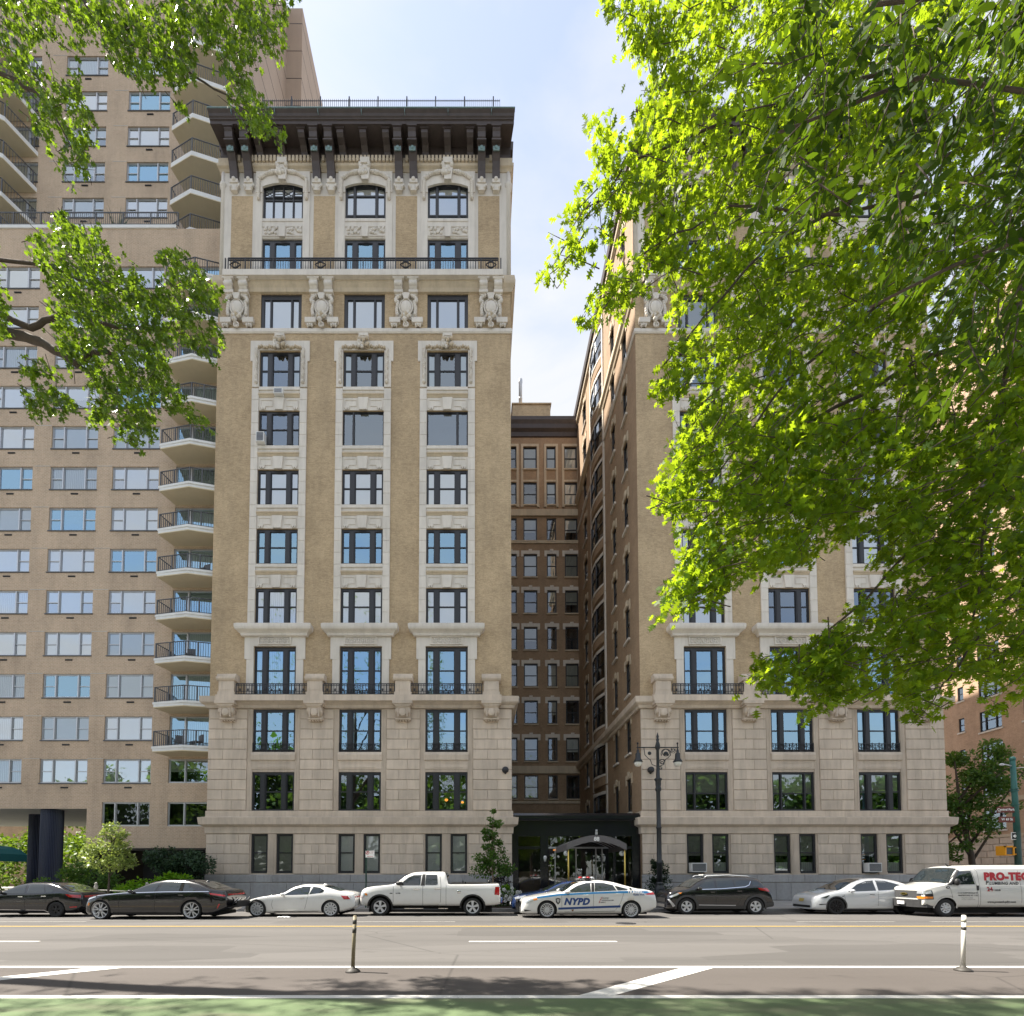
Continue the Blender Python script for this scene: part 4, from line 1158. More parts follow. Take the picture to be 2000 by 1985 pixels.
# ---------------------------------------------------------------- the brown brick tower with balconies
TY = 31.0
TW = thing('apartment_tower', 'brown brick apartment tower with white angular balconies and aluminium windows', 'building', (-30, TY, 0.15))
TROWS = [31.33 - 2.776*k for k in range(-5, 10)]      # window heads
TROWS = [z for z in TROWS]
TH = 1.55
TCOLS = [(-35.2, 3.06), (-30.98, 3.06), (-26.74, 3.06), (-22.66, 3.06)]
def tower():
    o0 = -WL[TW.name]
    P = lambda u, d, z: (u, d, z)
    rows = [31.33 + 2.776*k for k in range(4, -9, -1)]            # 42.43 .. 9.12
    zsoff = 5.92                                                    # soffit of the open ground floor
    holes = []
    for zt in rows:
        for x, w in TCOLS: holes.append((x-w/2, x+w/2, zt-TH, zt))
        if zt > 10: holes.append((-20.0, -17.1, zt-2.15, zt))
    z9 = 6.34
    holes.append((-20.0, -17.2, rows[-1]-TH, rows[-1]))
    holes += [(-22.66-1.53, -22.66+1.53, z9-TH, z9), (-20.0, -17.2, z9-TH, z9)]
    b = MB()
    b.wall(P, -52, -25.15, zsoff, 45.1, [h for h in holes if h[1] < -25.15], 0.22)
    b.wall(P, -25.15, -16.7, 3.4, 45.1, [h for h in holes if h[0] > -25.15], 0.22)
    b.build('brick_wall', MAT['brick_tower'], TW, (0, TY, 0))
    # sides, back, underside
    b = MB()
    b.face([(-16.7,0,3.4),(-16.7,30,3.4),(-16.7,30,45.1),(-16.7,0,45.1)]); b.face([(-25.15,0,3.4),(-25.15,12,3.4),(-25.15,12,5.92),(-25.15,0,5.92)])
    b.face([(-52,30,0.1),(-16.7,30,0.1),(-16.7,30,45),(-52,30,45)])
    b.build('side_wall', MAT['brick_tower'], TW, (0, TY, 0))
    b = MB(); b.box(-52, -25.15, 0.02, 12, 5.94, 6.2); b.build('soffit', MAT['concrete_pale'], TW, (0, TY, 0))
    b = MB(); b.box(-25.1, -16.7, 0.02, 12, 3.42, 3.6); b.build('soffit', MAT['concrete_pale'], TW, (0, TY, 0))
    b = MB(); b.box(-23.5, -16.7, 3.0, 3.2, 0.15, 3.4); b.build('service_wall', MAT['room_dark'], TW, (0, TY, 0))
    b = MB(); b.box(-52, -16.7, 0.25, 30, 45.1, 45.25); b.build('terrace', MAT['roofing'], TW, (0, TY, 0))
    # aluminium windows
    def tfm(w, kind=3, h=TH):
        if kind == 3: return frame_mesh(w, h, [(-w/2+0.80, 0.07), (w/2-0.80, 0.07)], [], 0.05, out=0.05, sill=0.05, mat='alu')
        return frame_mesh(w, h, [(-w/2+1.05, 0.07)], [], 0.05, out=0.05, sill=0.05, mat='alu')
    def sash(b, w=3.06):
        for s in (-1, 1):
            x0, x1 = sorted((s*(w/2-0.05), s*(w/2-0.765)))
            b.box(x0, x1, 0.07, 0.14, 0.745, 0.785); 
    RR = random.Random(21)
    def tshade(r):
        if r < 0.50: return [(None, 'blind_white', 0.0, 'blind')]
        if r < 0.64: return [(1, 'blind_white', 0.0, 'blind'), (0, 'blind_white', 0.5, 'blind'), (2, 'blind_white', 0.5, 'blind')]
        if r < 0.78: return [(None, 'curtain', 0.0, 'curtain')]
        if r < 0.86: return [(None, 'blind_white', 0.45, 'blind')]
        return None
    def twin(x, w, zt, y=TY, low=False):
        sd_ = tshade(RR.random()+(0.2 if low else 0)); wd = put_window(TW, (x, y, zt-TH), tfm(w), ('pane_bright' if RR.random() < 0.75 else 'pane_glass') if sd_ else 'pane_blue', sd_)
        s = place(shared('sash_rail|t', sash, ['alu']), 'sash_rail', None); s.parent = wd
        def sl(b): b.box(-w/2-0.04, w/2+0.04, -0.05, 0.2, -0.06, 0.0)
        s = place(shared('sill|t', sl, ['rail_grey']), 'sill', None); s.parent = wd
        def gr(b):
            b.box(-0.24, 0.24, -0.02, 0.0, -0.27, -0.17)
            for q in range(4): b.box(-0.22+q*0.115, -0.13+q*0.115, -0.05, 0, -0.23, -0.19)
        place(shared('vent_grille', gr, ['trim_black']), 'vent_grille', TW, (x+0.1, y, zt-TH-0.08))
        def jt(b): b.box(-w/2-1.04, -w/2-0.02, -0.012, 0, 0.0, 0.035)
        place(shared('joint_angle', jt, ['concrete_pale']), 'joint_angle', TW, (x, y, zt+0.02))
    for zt in rows:
        for x, w in TCOLS: twin(x, w, zt, low=zt < 12)
        if zt < 10:
            put_window(TW, (-18.6, TY, zt-TH), tfm(2.8, 2), 'pane_glass', [(None, 'blind_beige', 0.48, 'blind')])
            continue
        dd = put_window(TW, (-18.55, TY, zt-2.15), frame_mesh(2.9, 2.15, [(-0.45, 0.10)], [], 0.05, out=0.05, sill=0.05, mat='alu'), 'pane_blue', None if RR.random() < .4 else [(1, 'curtain', 0, 'curtain')])
    for x, w, k in ((-22.66, 3.06, 3), (-18.6, 2.8, 2)):
        put_window(TW, (x, TY, z9-TH), tfm(w, k), 'pane_clear', None)
    # balconies with pointed slabs
    def slab(b):
        pl = [(-20.0, 0.0), (-20.3, -1.15), (-18.2, -1.52), (-16.62, -1.15), (-16.62, 0.0)]
        b.ext_z(pl, 0.0, 0.06, 1)
        b.ext_z([(x*1 + (0 if abs(y) < .1 else 0), y) for x, y in pl], 0.06, 0.30, 0)
        pl2 = [(-20.36, -1.15), (-18.2, -1.57), (-16.62, -1.20), (-16.62, -1.1), (-18.2, -1.47), (-20.28, -1.05)]
        b.ext_z(pl2, 0.22, 0.36, 0)
    def rail(b):
        pts = [(-20.05, -0.05), (-20.25, -1.10), (-18.2, -1.46), (-16.66, -1.12)]
        for (x0, y0), (x1, y1) in zip(pts[:-1], pts[1:]):
            ln = math.hypot(x1-x0, y1-y0); n = max(2, int(ln/0.135))
            b.tube((x0, y0, 1.32), (x1, y1, 1.32), 0.032, n=4); b.tube((x0, y0, 0.44), (x1, y1, 0.44), 0.02, n=4)
            for i in range(n+1):
                t = i/n; x = x0+(x1-x0)*t; y = y0+(y1-y0)*t
                r = 0.034 if i in (0, n) or (ln > 1.5 and i == n//2) else 0.011
                b.box(x-r, x+r, y-r, y+r, 0.30, 1.32)
    for zt in [31.33 + 2.776*k for k in range(4, -8, -1)]:
        bs = place(shared('balcony', slab, ['concrete_white', 'soffit_cream']), 'balcony', TW, (0, TY, zt-2.62))
        r_ = place(shared('railing', rail, ['rail_grey']), 'railing', None); r_.parent = bs
    # terrace edge and the set back upper storeys
    b = MB(); b.box(-52, -20.4, -0.06, 0.3, 45.1, 45.32); b.build('terrace_coping', MAT['concrete_white'], TW, (0, TY, 0))
    def trail(b):
        x0, x1 = -48.0, -20.3
        b.box(x0, x1, -0.02, 0.02, 46.22, 46.28); b.box(x0, x1, -0.015, 0.015, 45.40, 45.44)
        n = 210
        for i in range(n+1):
            x = x0+(x1-x0)*i/n; r = 0.035 if i % 14 == 0 else 0.011
            b.box(x-r, x+r, -r, r, 45.3, 46.25)
    b = MB(); trail(b); b.build('terrace_railing', MAT['rail_grey'], TW, (0, TY, 0))
    UY = 33.6
    urows = [48.35 + 2.776*k for k in range(0, 6)]
    ucols = [(-33.9, 3.06), (-29.0, 3.06), (-24.35, 3.06)]
    holes = [(x-1.53, x+1.53, zt-TH, zt) for zt in urows for x, w in ucols] + [(-20.6, -18.6, zt-2.1, zt) for zt in urows]
    b = MB(); b.wall(P, -52, -18.3, 45.1, 84.0, holes, 0.22); b.build('upper_brick_wall', MAT['brick_tower'], TW, (0, UY, 0))
    for zt in urows:
        for x, w in ucols: twin(x, w, zt, UY)
        put_window(TW, (-19.6, UY, zt-2.1), frame_mesh(2.0, 2.1, [(0, 0.1)], [], 0.05, out=0.05, sill=0.05, mat='alu'), 'pane_glass', [(None, 'curtain', 0, 'curtain')])
        def uslab(b):
            pl = [(-21.4, 0.0), (-21.7, -1.4), (-19.9, -2.0), (-17.9, -1.5), (-17.9, 0.0)]
            b.ext_z(pl, 0.0, 0.06, 1); b.ext_z(pl, 0.06, 0.36, 0)
        def urail(b):
            pts = [(-21.45, -0.05), (-21.65, -1.35), (-19.9, -1.94), (-17.95, -1.45)]
            for (x0, y0), (x1, y1) in zip(pts[:-1], pts[1:]):
                ln = math.hypot(x1-x0, y1-y0); n = max(2, int(ln/0.14))
                b.tube((x0, y0, 1.38), (x1, y1, 1.38), 0.032, n=4)
                for i in range(n+1):
                    t = i/n; x = x0+(x1-x0)*t; y = y0+(y1-y0)*t; r = 0.034 if i in (0, n) else 0.011
                    b.box(x-r, x+r, y-r, y+r, 0.36, 1.38)
        bs = place(shared('balcony|u', uslab, ['concrete_white', 'soffit_cream']), 'balcony', TW, (0, UY, zt-2.62))
        r_ = place(shared('railing|u', urail, ['rail_grey']), 'railing', None); r_.parent = bs
        # wide corner balconies farther along the street
        def wslab(b):
            pl = [(-46, -0.2), (-46, -2.4), (-33.6, -2.4), (-32.2, -1.7), (-31.4, 0.0)]
            b.ext_z(pl, 0.0, 0.06, 1); b.ext_z(pl, 0.06, 0.36, 0)
        def wrail(b):
            pts = [(-46, -2.35), (-33.65, -2.35), (-32.25, -1.65), (-31.45, -0.05)]
            for (x0, y0), (x1, y1) in zip(pts[:-1], pts[1:]):
                ln = math.hypot(x1-x0, y1-y0); n = max(2, int(ln/0.15))
                b.tube((x0, y0, 1.38), (x1, y1, 1.38), 0.032, n=4)
                for i in range(n+1):
                    t = i/n; x = x0+(x1-x0)*t; y = y0+(y1-y0)*t; r = 0.034 if i % 10 == 0 else 0.011
                    b.box(x-r, x+r, y-r, y+r, 0.36, 1.38)
        bs = place(shared('balcony|w', wslab, ['concrete_white', 'soffit_cream']), 'balcony', TW, (-1.0, UY, zt-2.4))
        r_ = place(shared('railing|w', wrail, ['rail_grey']), 'railing', None); r_.parent = bs
    # blank flank above the neighbour's roof
    b = MB()
    b.face([(-18.3, UY, 45.1), (-18.3, 43.0, 45.1), (-18.3, 43.0, 84.0), (-18.3, UY, 84.0)]); b.face([(-52, 43, 45.1), (-18.3, 43, 45.1), (-18.3, 43, 84), (-52, 43, 84)])
    b.build('flank_wall', MAT['flank'], TW, o0 + WL[TW.name])
    b = MB(); b.box(-18.3-8, -16.85, 43.0, 66.0, 45.0, 84.0); b.build('flank_wing', MAT['flank'], TW, (0, 0, 0))
    b = MB(); b.box(-52, -18.3, UY, 43.0, 83.9, 84.0); b.build('tower_roof', MAT['roofing'], TW, (0, 0, 0))
    b = MB()
    for k in range(14):
        z = 46.3 + k*2.776
        b.box(-18.305, -18.29, UY+0.3, 43.0, z, z+0.05); b.box(-16.855, -16.84, 43.0, 66.0, z, z+0.05); b.box(-18.3, -16.85, 42.99, 43.01, z, z+0.05)
    b.build('flank_joint', MAT['trim_black'], TW, (0, 0, 0))
    # ribbed columns of the arcade
    def ribcol(b):
        n = 44; pr = []
        for i in range(n*2):
            t = 2*math.pi*i/(n*2); r = 0.60 if i % 2 else 0.565
            pr.append((r*math.cos(t), r*math.sin(t)))
        b.ext_z(pr, 0.15, 5.94)
    for x, y in ((-28.0, TY+0.75), (-31.4, TY+3.6), (-34.6, TY+0.75), (-37.5, TY+4.6)):
        place(shared('column', ribcol, ['column_blue']), 'column', TW, (x, y, 0))
    b = MB()                                           # dark glazed screen at the back of the arcade
    for x in (-31.0, -29.2, -27.4, -26.0): b.box(x-0.16, x+0.16, 9.0, 9.3, 0.15, 5.94)
    b.box(-31.2, -25.2, 9.0, 9.25, 4.9, 5.3); b.box(-31.2, -25.2, 9.0, 9.25, 1.0, 1.4); b.box(-25.2, -25.0, 0.3, 12, 0.15, 5.94)
    b.build('arcade_frame', MAT['trim_black'], TW, (0, TY, 0))
    b = MB(); b.blob((-26.3, 4.0, 5.86), (0.22, 0.22, 0.06)); b.build('ceiling_light', MAT['lamp_warm'], TW, (0, TY, 0))
mplain('plant_green', (0.04, 0.08, 0.03), 0.6, var=0.3)
mplain('flank', (0.47, 0.36, 0.28), 0.9, var=0.10, scale=0.6, stain=0.12)
tower()
# green entrance canopy of the tower
t = thing('green_awning', 'dark green rounded awning with white edge at the tower entrance', 'awning', (-31.5, 28.0, 0.15))
b = MB(); A = [(-33.5+5.0*i/12, 2.95 + 0.62*(1-(2*i/12-1)**2)**0.6 if 0 < i < 12 else 2.95) for i in range(13)]
for (xa, za), (xb, zb) in zip(A[:-1], A[1:]):
    b.face([(xa,26.4,za),(xb,26.4,zb),(xb,30.6,zb),(xa,30.6,za)], 0, True); b.face([(xa,26.4,za),(xb,26.4,zb),(xb,26.4,2.5),(xa,26.4,2.5)])
for x in (-33.5, -28.5): b.face([(x,26.4,2.5),(x,30.6,2.5),(x,30.6,2.95),(x,26.4,2.95)])
b.build('canopy', MAT['awning_green'], t, recalc=False).location = -WL[t.name]
b = MB(); b.box(-33.5, -28.49, 26.38, 26.395, 2.70, 2.74); b.build('trim', MAT['white_paint'], t).location = -WL[t.name]
for x in (-33.3, -28.7):
    b = MB(); b.tube((x, 26.5, 0.15), (x, 26.5, 2.9), 0.04, n=8); b.build('pole', MAT['brass'], t).location = -WL[t.name]

# ---------------------------------------------------------------- brick house across the side street
SX = 46.6
SB = thing('corner_building', 'orange brick apartment house across the side street, partly sunlit', 'building', (SX+6, 44, 0.15))
def corner_building():
    P = lambda u, d, z: (d, u, z)
    heads = [7.6 + 3.05*k for k in range(14)]
    cols = [(40.2, 1.9), (43.85, 1.9), (46.5, 0.55), (49.6, 1.9), (53.0, 0.55), (56.5, 1.9), (37.6, 0.55)]
    holes = [(u-w/2, u+w/2, zt-(1.9 if w > 1 else 1.35), zt) for zt in heads for u, w in cols]
    b = MB(); b.wall(P, 31, 75, 5.2, 54, holes, 0.2); b.build('brick_wall', MAT['brick_orange'], SB, (SX, 0, 0))
    b = MB(); b.face([(0,31,5.2),(30,31,5.2),(30,31,54),(0,31,54)]); b.build('street_wall', MAT['brick_orange'], SB, (SX, 0, 0))
    b = MB(); b.box(0.0, 30, 31, 75, 54, 54.3); b.build('roof', MAT['roofing'], SB, (SX, 0, 0))
    for zt in heads[:10]:
        for u, w in cols:
            h = 1.9 if w > 1 else 1.35
            fm = frame_mesh(w, h, [(-0.45, 0.07), (0.45, 0.07)] if w > 1 else [], [h*0.5], 0.07, out=0.06)
            put_window(SB, (SX, u, zt-h), fm, 'pane_glass', None if (int(zt*7+u*3) % 3) else [(None, 'blind_white', 0.4, 'blind')], rotz=-math.pi/2)
            def sl(b, w=w): b.box(-0.10, 0.1, -w/2-0.1, w/2+0.1, -0.14, 0.0)
            place(shared('sill|c%.1f' % w, sl, ['terracotta']), 'sill', SB, (SX, u, zt-h))
    b = MB(); b.box(-0.14, 0.0, 31, 75, 8.1, 8.5); b.box(-0.1, 0, 31, 75, 5.0, 5.25); b.build('belt_course', MAT['terracotta_warm'], SB, (SX, 0, 0))
    b = MB(); b.face([(0,31,0.15),(0,75,0.15),(0,75,5.2),(0,31,5.2)]); b.face([(0,31,0.15),(30,31,0.15),(30,31,5.2),(0,31,5.2)]); b.build('stone_base', MAT['limestone_wall'], SB, (SX, 0, 0))
    k = 0
    for r in range(8):
        h = 0.6; u = 38.0 + (0.55 if r % 2 else 0.0)
        while u < 52:
            b_ = shared('base_stone', lambda b: b.prism([(-0.02,-0.52,0.03),(-0.02,0.52,0.03),(-0.02,0.52,0.57),(-0.02,-0.52,0.57)], [(-0.05,-0.50,0.05),(-0.05,0.50,0.05),(-0.05,0.50,0.55),(-0.05,-0.50,0.55)]), ['limestone'])
            place(b_, 'base_stone', SB, (SX, u, 0.2+r*h)); u += 1.1
    # carved bay near the side street
    b = MB(); b.box(-0.35, 0, 49.6-1.3, 49.6+1.3, 2.6, 7.8); b.build('stone_bay', MAT['terracotta'], SB, (SX, 0, 0))
corner_building()

# things left out on the balconies and the terrace
def balcony_chair(x, y, z, rz, label):
    t = thing('balcony_chair', label, 'chair', (x, y, z), 'chairs on the tower balconies'); lo = (x, y, z)
    b = MB(); b.box(-.24, .24, -.24, .24, .40, .45); b.build('seat', MAT['rail_grey'], t, lo)
    b = MB(); b.box(-.24, .24, .20, .25, .45, .92); b.build('backrest', MAT['rail_grey'], t, lo)
    for sx in (-1, 1):
        for sy2 in (-1, 1):
            b = MB(); b.box(sx*.21-.02, sx*.21+.02, sy2*.21-.02, sy2*.21+.02, 0, .40); b.build('leg', MAT['rail_grey'], t, lo)
    t.rotation_euler = (0, 0, rz)
zb = lambda k: 31.33 + 2.776*k - 2.62 + 0.30
balcony_chair(-18.9, TY-0.75, zb(-7), 0.4, 'dark chair on the lowest tower balcony, facing the street'); balcony_chair(-17.7, TY-0.8, zb(-7), -0.6, 'dark chair on the lowest tower balcony, next to the tan building')
balcony_chair(-18.3, TY-0.8, zb(-5), 0.2, 'dark chair on the third tower balcony from the ground'); balcony_chair(-17.6, TY-0.7, zb(-3), -0.3, 'dark chair on the fifth tower balcony from the ground')
t = thing('terrace_plant', 'potted grassy plant behind the terrace railing of the tower', 'plant', (-24.9, TY+0.8, 45.25)); lo = (-24.9, TY+0.8, 45.25)
b = MB(); b.lathe([(.22, 0), (.28, .5), (.24, .5), (.2, .4)], n=12); b.build('pot', MAT['soil'], t, lo)
b = MB(); rq = random.Random(4)
for k in range(60):
    a = rq.uniform(0, 6.28); r_ = rq.uniform(.2, .9); h_ = rq.uniform(.9, 1.9)
    b.add([(0.03, 0, .45), (-0.03, 0, .45), (r_*.6*math.cos(a)-.03, r_*.6*math.sin(a), h_*.8), (r_*math.cos(a), r_*math.sin(a), h_)], [(0, 1, 2, 3)])
b.build('foliage', MAT['plant_green'], t, lo, recalc=False)
# ---------------------------------------------------------------- vehicles
def pchip(pts):
    xs = [p[0] for p in pts]; ys = [p[1] for p in pts]; n = len(xs)
    h = [xs[i+1]-xs[i] for i in range(n-1)]; d = [(ys[i+1]-ys[i])/h[i] for i in range(n-1)]
    m = [0.0]*n
    for i in range(1, n-1):
        if d[i-1]*d[i] > 0:
            w1 = 2*h[i]+h[i-1]; w2 = h[i]+2*h[i-1]; m[i] = (w1+w2)/(w1/d[i-1]+w2/d[i])
    m[0] = d[0]; m[-1] = d[-1]
    def f(x):
        if x <= xs[0]: return ys[0]
        if x >= xs[-1]: return ys[-1]
        i = 0
        while xs[i+1] < x: i += 1
        t = (x-xs[i])/h[i]
        return (2*t**3-3*t*t+1)*ys[i] + (t**3-2*t*t+t)*h[i]*m[i] + (-2*t**3+3*t*t)*ys[i+1] + (t**3-t*t)*h[i]*m[i+1]
    return f
class Car:
    """local frame: x 0 (front) .. L, y=0 centre line, near side is -y, z up from the road"""
    def __init__(s, name, label, cat, front_x, near_y, L, W, top, belt, bot, plan, k=0.42, paint='paint_white', crown=0.03, group='vehicles along the kerb'):
        s.L, s.W = L, W
        s.top, s.belt, s.bot, s.plan = pchip(top), pchip(belt), pchip(bot), pchip(plan)
        s.k = k; s.crown = crown
        s.loc = Vector((front_x, near_y + W/2, RZ(near_y + W/2)))
        s.root = thing(name, label, cat, (front_x + L/2, near_y + W/2, s.loc.z), group)
        s.paint = paint
    def section(s, x):
        zt, zb, zs, hw = s.top(x), s.bot(x), s.belt(x), s.plan(x)*s.W/2
        zs = min(zs, zt-0.015); g = zt - zs; hh = zs - zb
        y0 = 0.965*hw; yr = max(0.30*hw, y0 - s.k*g)
        p = [(0, zb), (0.72*hw, zb), (0.92*hw, zb+0.03), (0.975*hw, zb+0.14*hh+0.02), (0.995*hw, zb+0.36*hh), (hw, zb+0.58*hh), (0.997*hw, zb+0.78*hh),
             (0.985*hw, zs-0.10*hh), (y0, zs), (y0-s.k*g*0.34, zs+0.36*g), (y0-s.k*g*0.70, zs+0.72*g), (yr-0.012, zs+0.92*g), (yr-0.05-0.04*g, zt-0.004), (yr*0.62, zt+s.crown*0.6), (0, zt+s.crown)]
        return p
    def sy(s, x, z):
        """half width of the body at x, z"""
        p = s.section(x)[2:13]
        if z <= p[0][1]: return p[0][0]
        for (a, za), (c, zc) in zip(p[:-1], p[1:]):
            if za <= z <= zc: return a + (c-a)*(z-za)/max(1e-6, zc-za)
        return p[-1][0]
    def tz(s, x, y):
        p = s.section(x)[8:][::-1]; y = abs(y)
        for (a, za), (c, zc) in zip(p[:-1], p[1:]):
            if a <= y <= c: return za + (zc-za)*(y-a)/max(1e-6, c-a)
        return p[-1][1]
    def put(s, b, name, mats, parent=None, recalc=True):
        if not isinstance(mats, (list, tuple)): mats = [mats]
        o = b.build(name, [MAT[m] for m in mats], None, (0, 0, 0), recalc)
        p = parent or s.root
        o.parent = p
        o.location = s.loc - WL[p.name] if p is s.root else (0, 0, 0)
        WL[o.name] = Vector(s.loc)
        return o
    def body(s, wheels, wr, arch=0.06, n=84):
        b = MB(); xs = sorted({s.L*(0.5-0.5*math.cos(math.pi*i/n))*0.35 + s.L*i/n*0.65 for i in range(n+1)})
        secs = [[(x, -y, z) for y, z in s.section(x)] + [(x, y, z) for y, z in s.section(x)[-2:0:-1]] for x in xs]
        m = len(secs[0])
        vs = [v for q in secs for v in q]
        fs = [(i*m+j, i*m+(j+1) % m, (i+1)*m+(j+1) % m, (i+1)*m+j) for i in range(len(xs)-1) for j in range(m)]
        b.add(vs, fs, 0, True); b.face(secs[0], 0); b.face(secs[-1], 0)
        me = b.mesh('body', [MAT[s.paint], MAT['under_black']])
        o = bpy.data.objects.new('tmp_body', me); COL.objects.link(o)
        cb = MB()
        for wx in wheels:
            for sd in (-1, 1):
                cb.lathe([(wr+arch, sd*(s.W/2-0.42)), (wr+arch, sd*(s.W/2+0.3))], (wx, 0, wr-0.01), 40, 1, 'y', True)
        cm = cb.mesh('tmp_cut', [MAT[s.paint], MAT['under_black']])
        c = bpy.data.objects.new('tmp_cut', cm); COL.objects.link(c)
        md = o.modifiers.new('b', 'BOOLEAN'); md.object = c; md.operation = 'DIFFERENCE'; md.solver = 'EXACT'
        dg = bpy.context.evaluated_depsgraph_get(); dg.update()
        nm = bpy.data.meshes.new_from_object(o.evaluated_get(dg)); nm.name = 'body'
        if len(nm.polygons) < 100: nm = me
        bpy.data.objects.remove(o); bpy.data.objects.remove(c)
        s.bodyo = place(nm, 'body', s.root, s.loc)
        s.wheels, s.wr = wheels, wr
        b = MB(); b.box(0.35, s.L-0.35, -s.W/2+0.30, s.W/2-0.30, 0.16, 0.42); s.put(b, 'underbody_block', 'under_black')  # dark box added beneath the body to block light
    def patch(s, b, poly, off=0.006, m=0, both=True, nx=16, nz=5):
        """polygon in the side view laid on the flank"""
        X = [p[0] for p in poly]; n = len(poly)
        xs = sorted({min(X)+(max(X)-min(X))*i/nx for i in range(nx+1)} | set(X))
        cols = []
        for x in xs:
            xx = min(max(x, min(X)+1e-5), max(X)-1e-5); zz = []
            for i in range(n):
                (xa, za), (xb, zb) = poly[i], poly[(i+1) % n]
                if (xa-xx)*(xb-xx) <= 0 and abs(xa-xb) > 1e-9: zz.append(za+(zb-za)*(xx-xa)/(xb-xa))
            if zz: cols.append((x, min(zz), max(zz)))
        for sd in ((-1, 1) if both else (-1,)):
            vs = []
            for x, z0, z1 in cols:
                for j in range(nz+1):
                    z = z0+(z1-z0)*j/nz; vs.append((x, sd*(s.sy(x, z)+off), z))
            r = nz+1
            b.add(vs, [(i*r+j, i*r+j+1, (i+1)*r+j+1, (i+1)*r+j) for i in range(len(cols)-1) for j in range(nz)], m, True)
    def strip(s, b, pts, w, off=0.008, m=0, both=True):
        """thin line in the side view"""
        for (x0, z0), (x1, z1) in zip(pts[:-1], pts[1:]):
            d = math.hypot(x1-x0, z1-z0); nx_, nz_ = -(z1-z0)/d*w/2, (x1-x0)/d*w/2; n = max(1, int(d/0.12))
            for sd in ((-1, 1) if both else (-1,)):
                vs = []
                for i in range(n+1):
                    t = i/n; x = x0+(x1-x0)*t; z = z0+(z1-z0)*t
                    for q in (-1, 1): vs.append((x+q*nx_, sd*(s.sy(min(max(x+q*nx_, 0.01), s.L-0.01), z+q*nz_)+off), z+q*nz_))
                b.add(vs, [(2*i, 2*i+1, 2*i+3, 2*i+2) for i in range(n)], m, True)
    def toppatch(s, b, x0, x1, fy0, fy1, off=0.012, m=0, n=10, ny=8):
        """glass laid on windscreen or rear slope; fy = half widths at x0 and x1 as fraction of the body"""
        vs = []
        for i in range(n+1):
            t = i/n; x = x0+(x1-x0)*t
            p = s.section(x); yr = p[11][0]*(fy0+(fy1-fy0)*t)
            e = 0.02; dz = (s.tz(x+e, 0)-s.tz(x-e, 0))/(2*e); nl = math.hypot(1, dz)
            for j in range(ny+1):
                y = -yr + 2*yr*j/ny
                vs.append((x - dz/nl*off, y, s.tz(x, y) + off/nl))
        r = ny+1
        b.add(vs, [(i*r+j, i*r+j+1, (i+1)*r+j+1, (i+1)*r+j) for i in range(n) for j in range(ny)], m, True)
    def glass(s, side, ws, rear=None, mat='car_glass'):
        for poly in side:
            b = MB(); s.patch(b, poly, 0.006); s.put(b, 'window', mat, recalc=False)
        b = MB(); s.toppatch(b, *ws); s.put(b, 'windscreen', mat, recalc=False)
        if rear:
            b = MB(); s.toppatch(b, *rear); s.put(b, 'rear_window', mat, recalc=False)
    def ring(s, b, wx, r0, r1, a0=-8, a1=188, off=0.012, m=0):
        n = 26
        for sd in (-1, 1):
            vs = []
            for i in range(n+1):
                t = math.radians(a0+(a1-a0)*i/n)
                for r in (r0, r1):
                    x = wx+r*math.cos(t); z = s.wr-0.01+r*math.sin(t)
                    vs.append((x, sd*(s.sy(min(max(x, 0.02), s.L-0.02), z)+off), z))
            b.add(vs, [(2*i, 2*i+1, 2*i+3, 2*i+2) for i in range(n)], m, True)
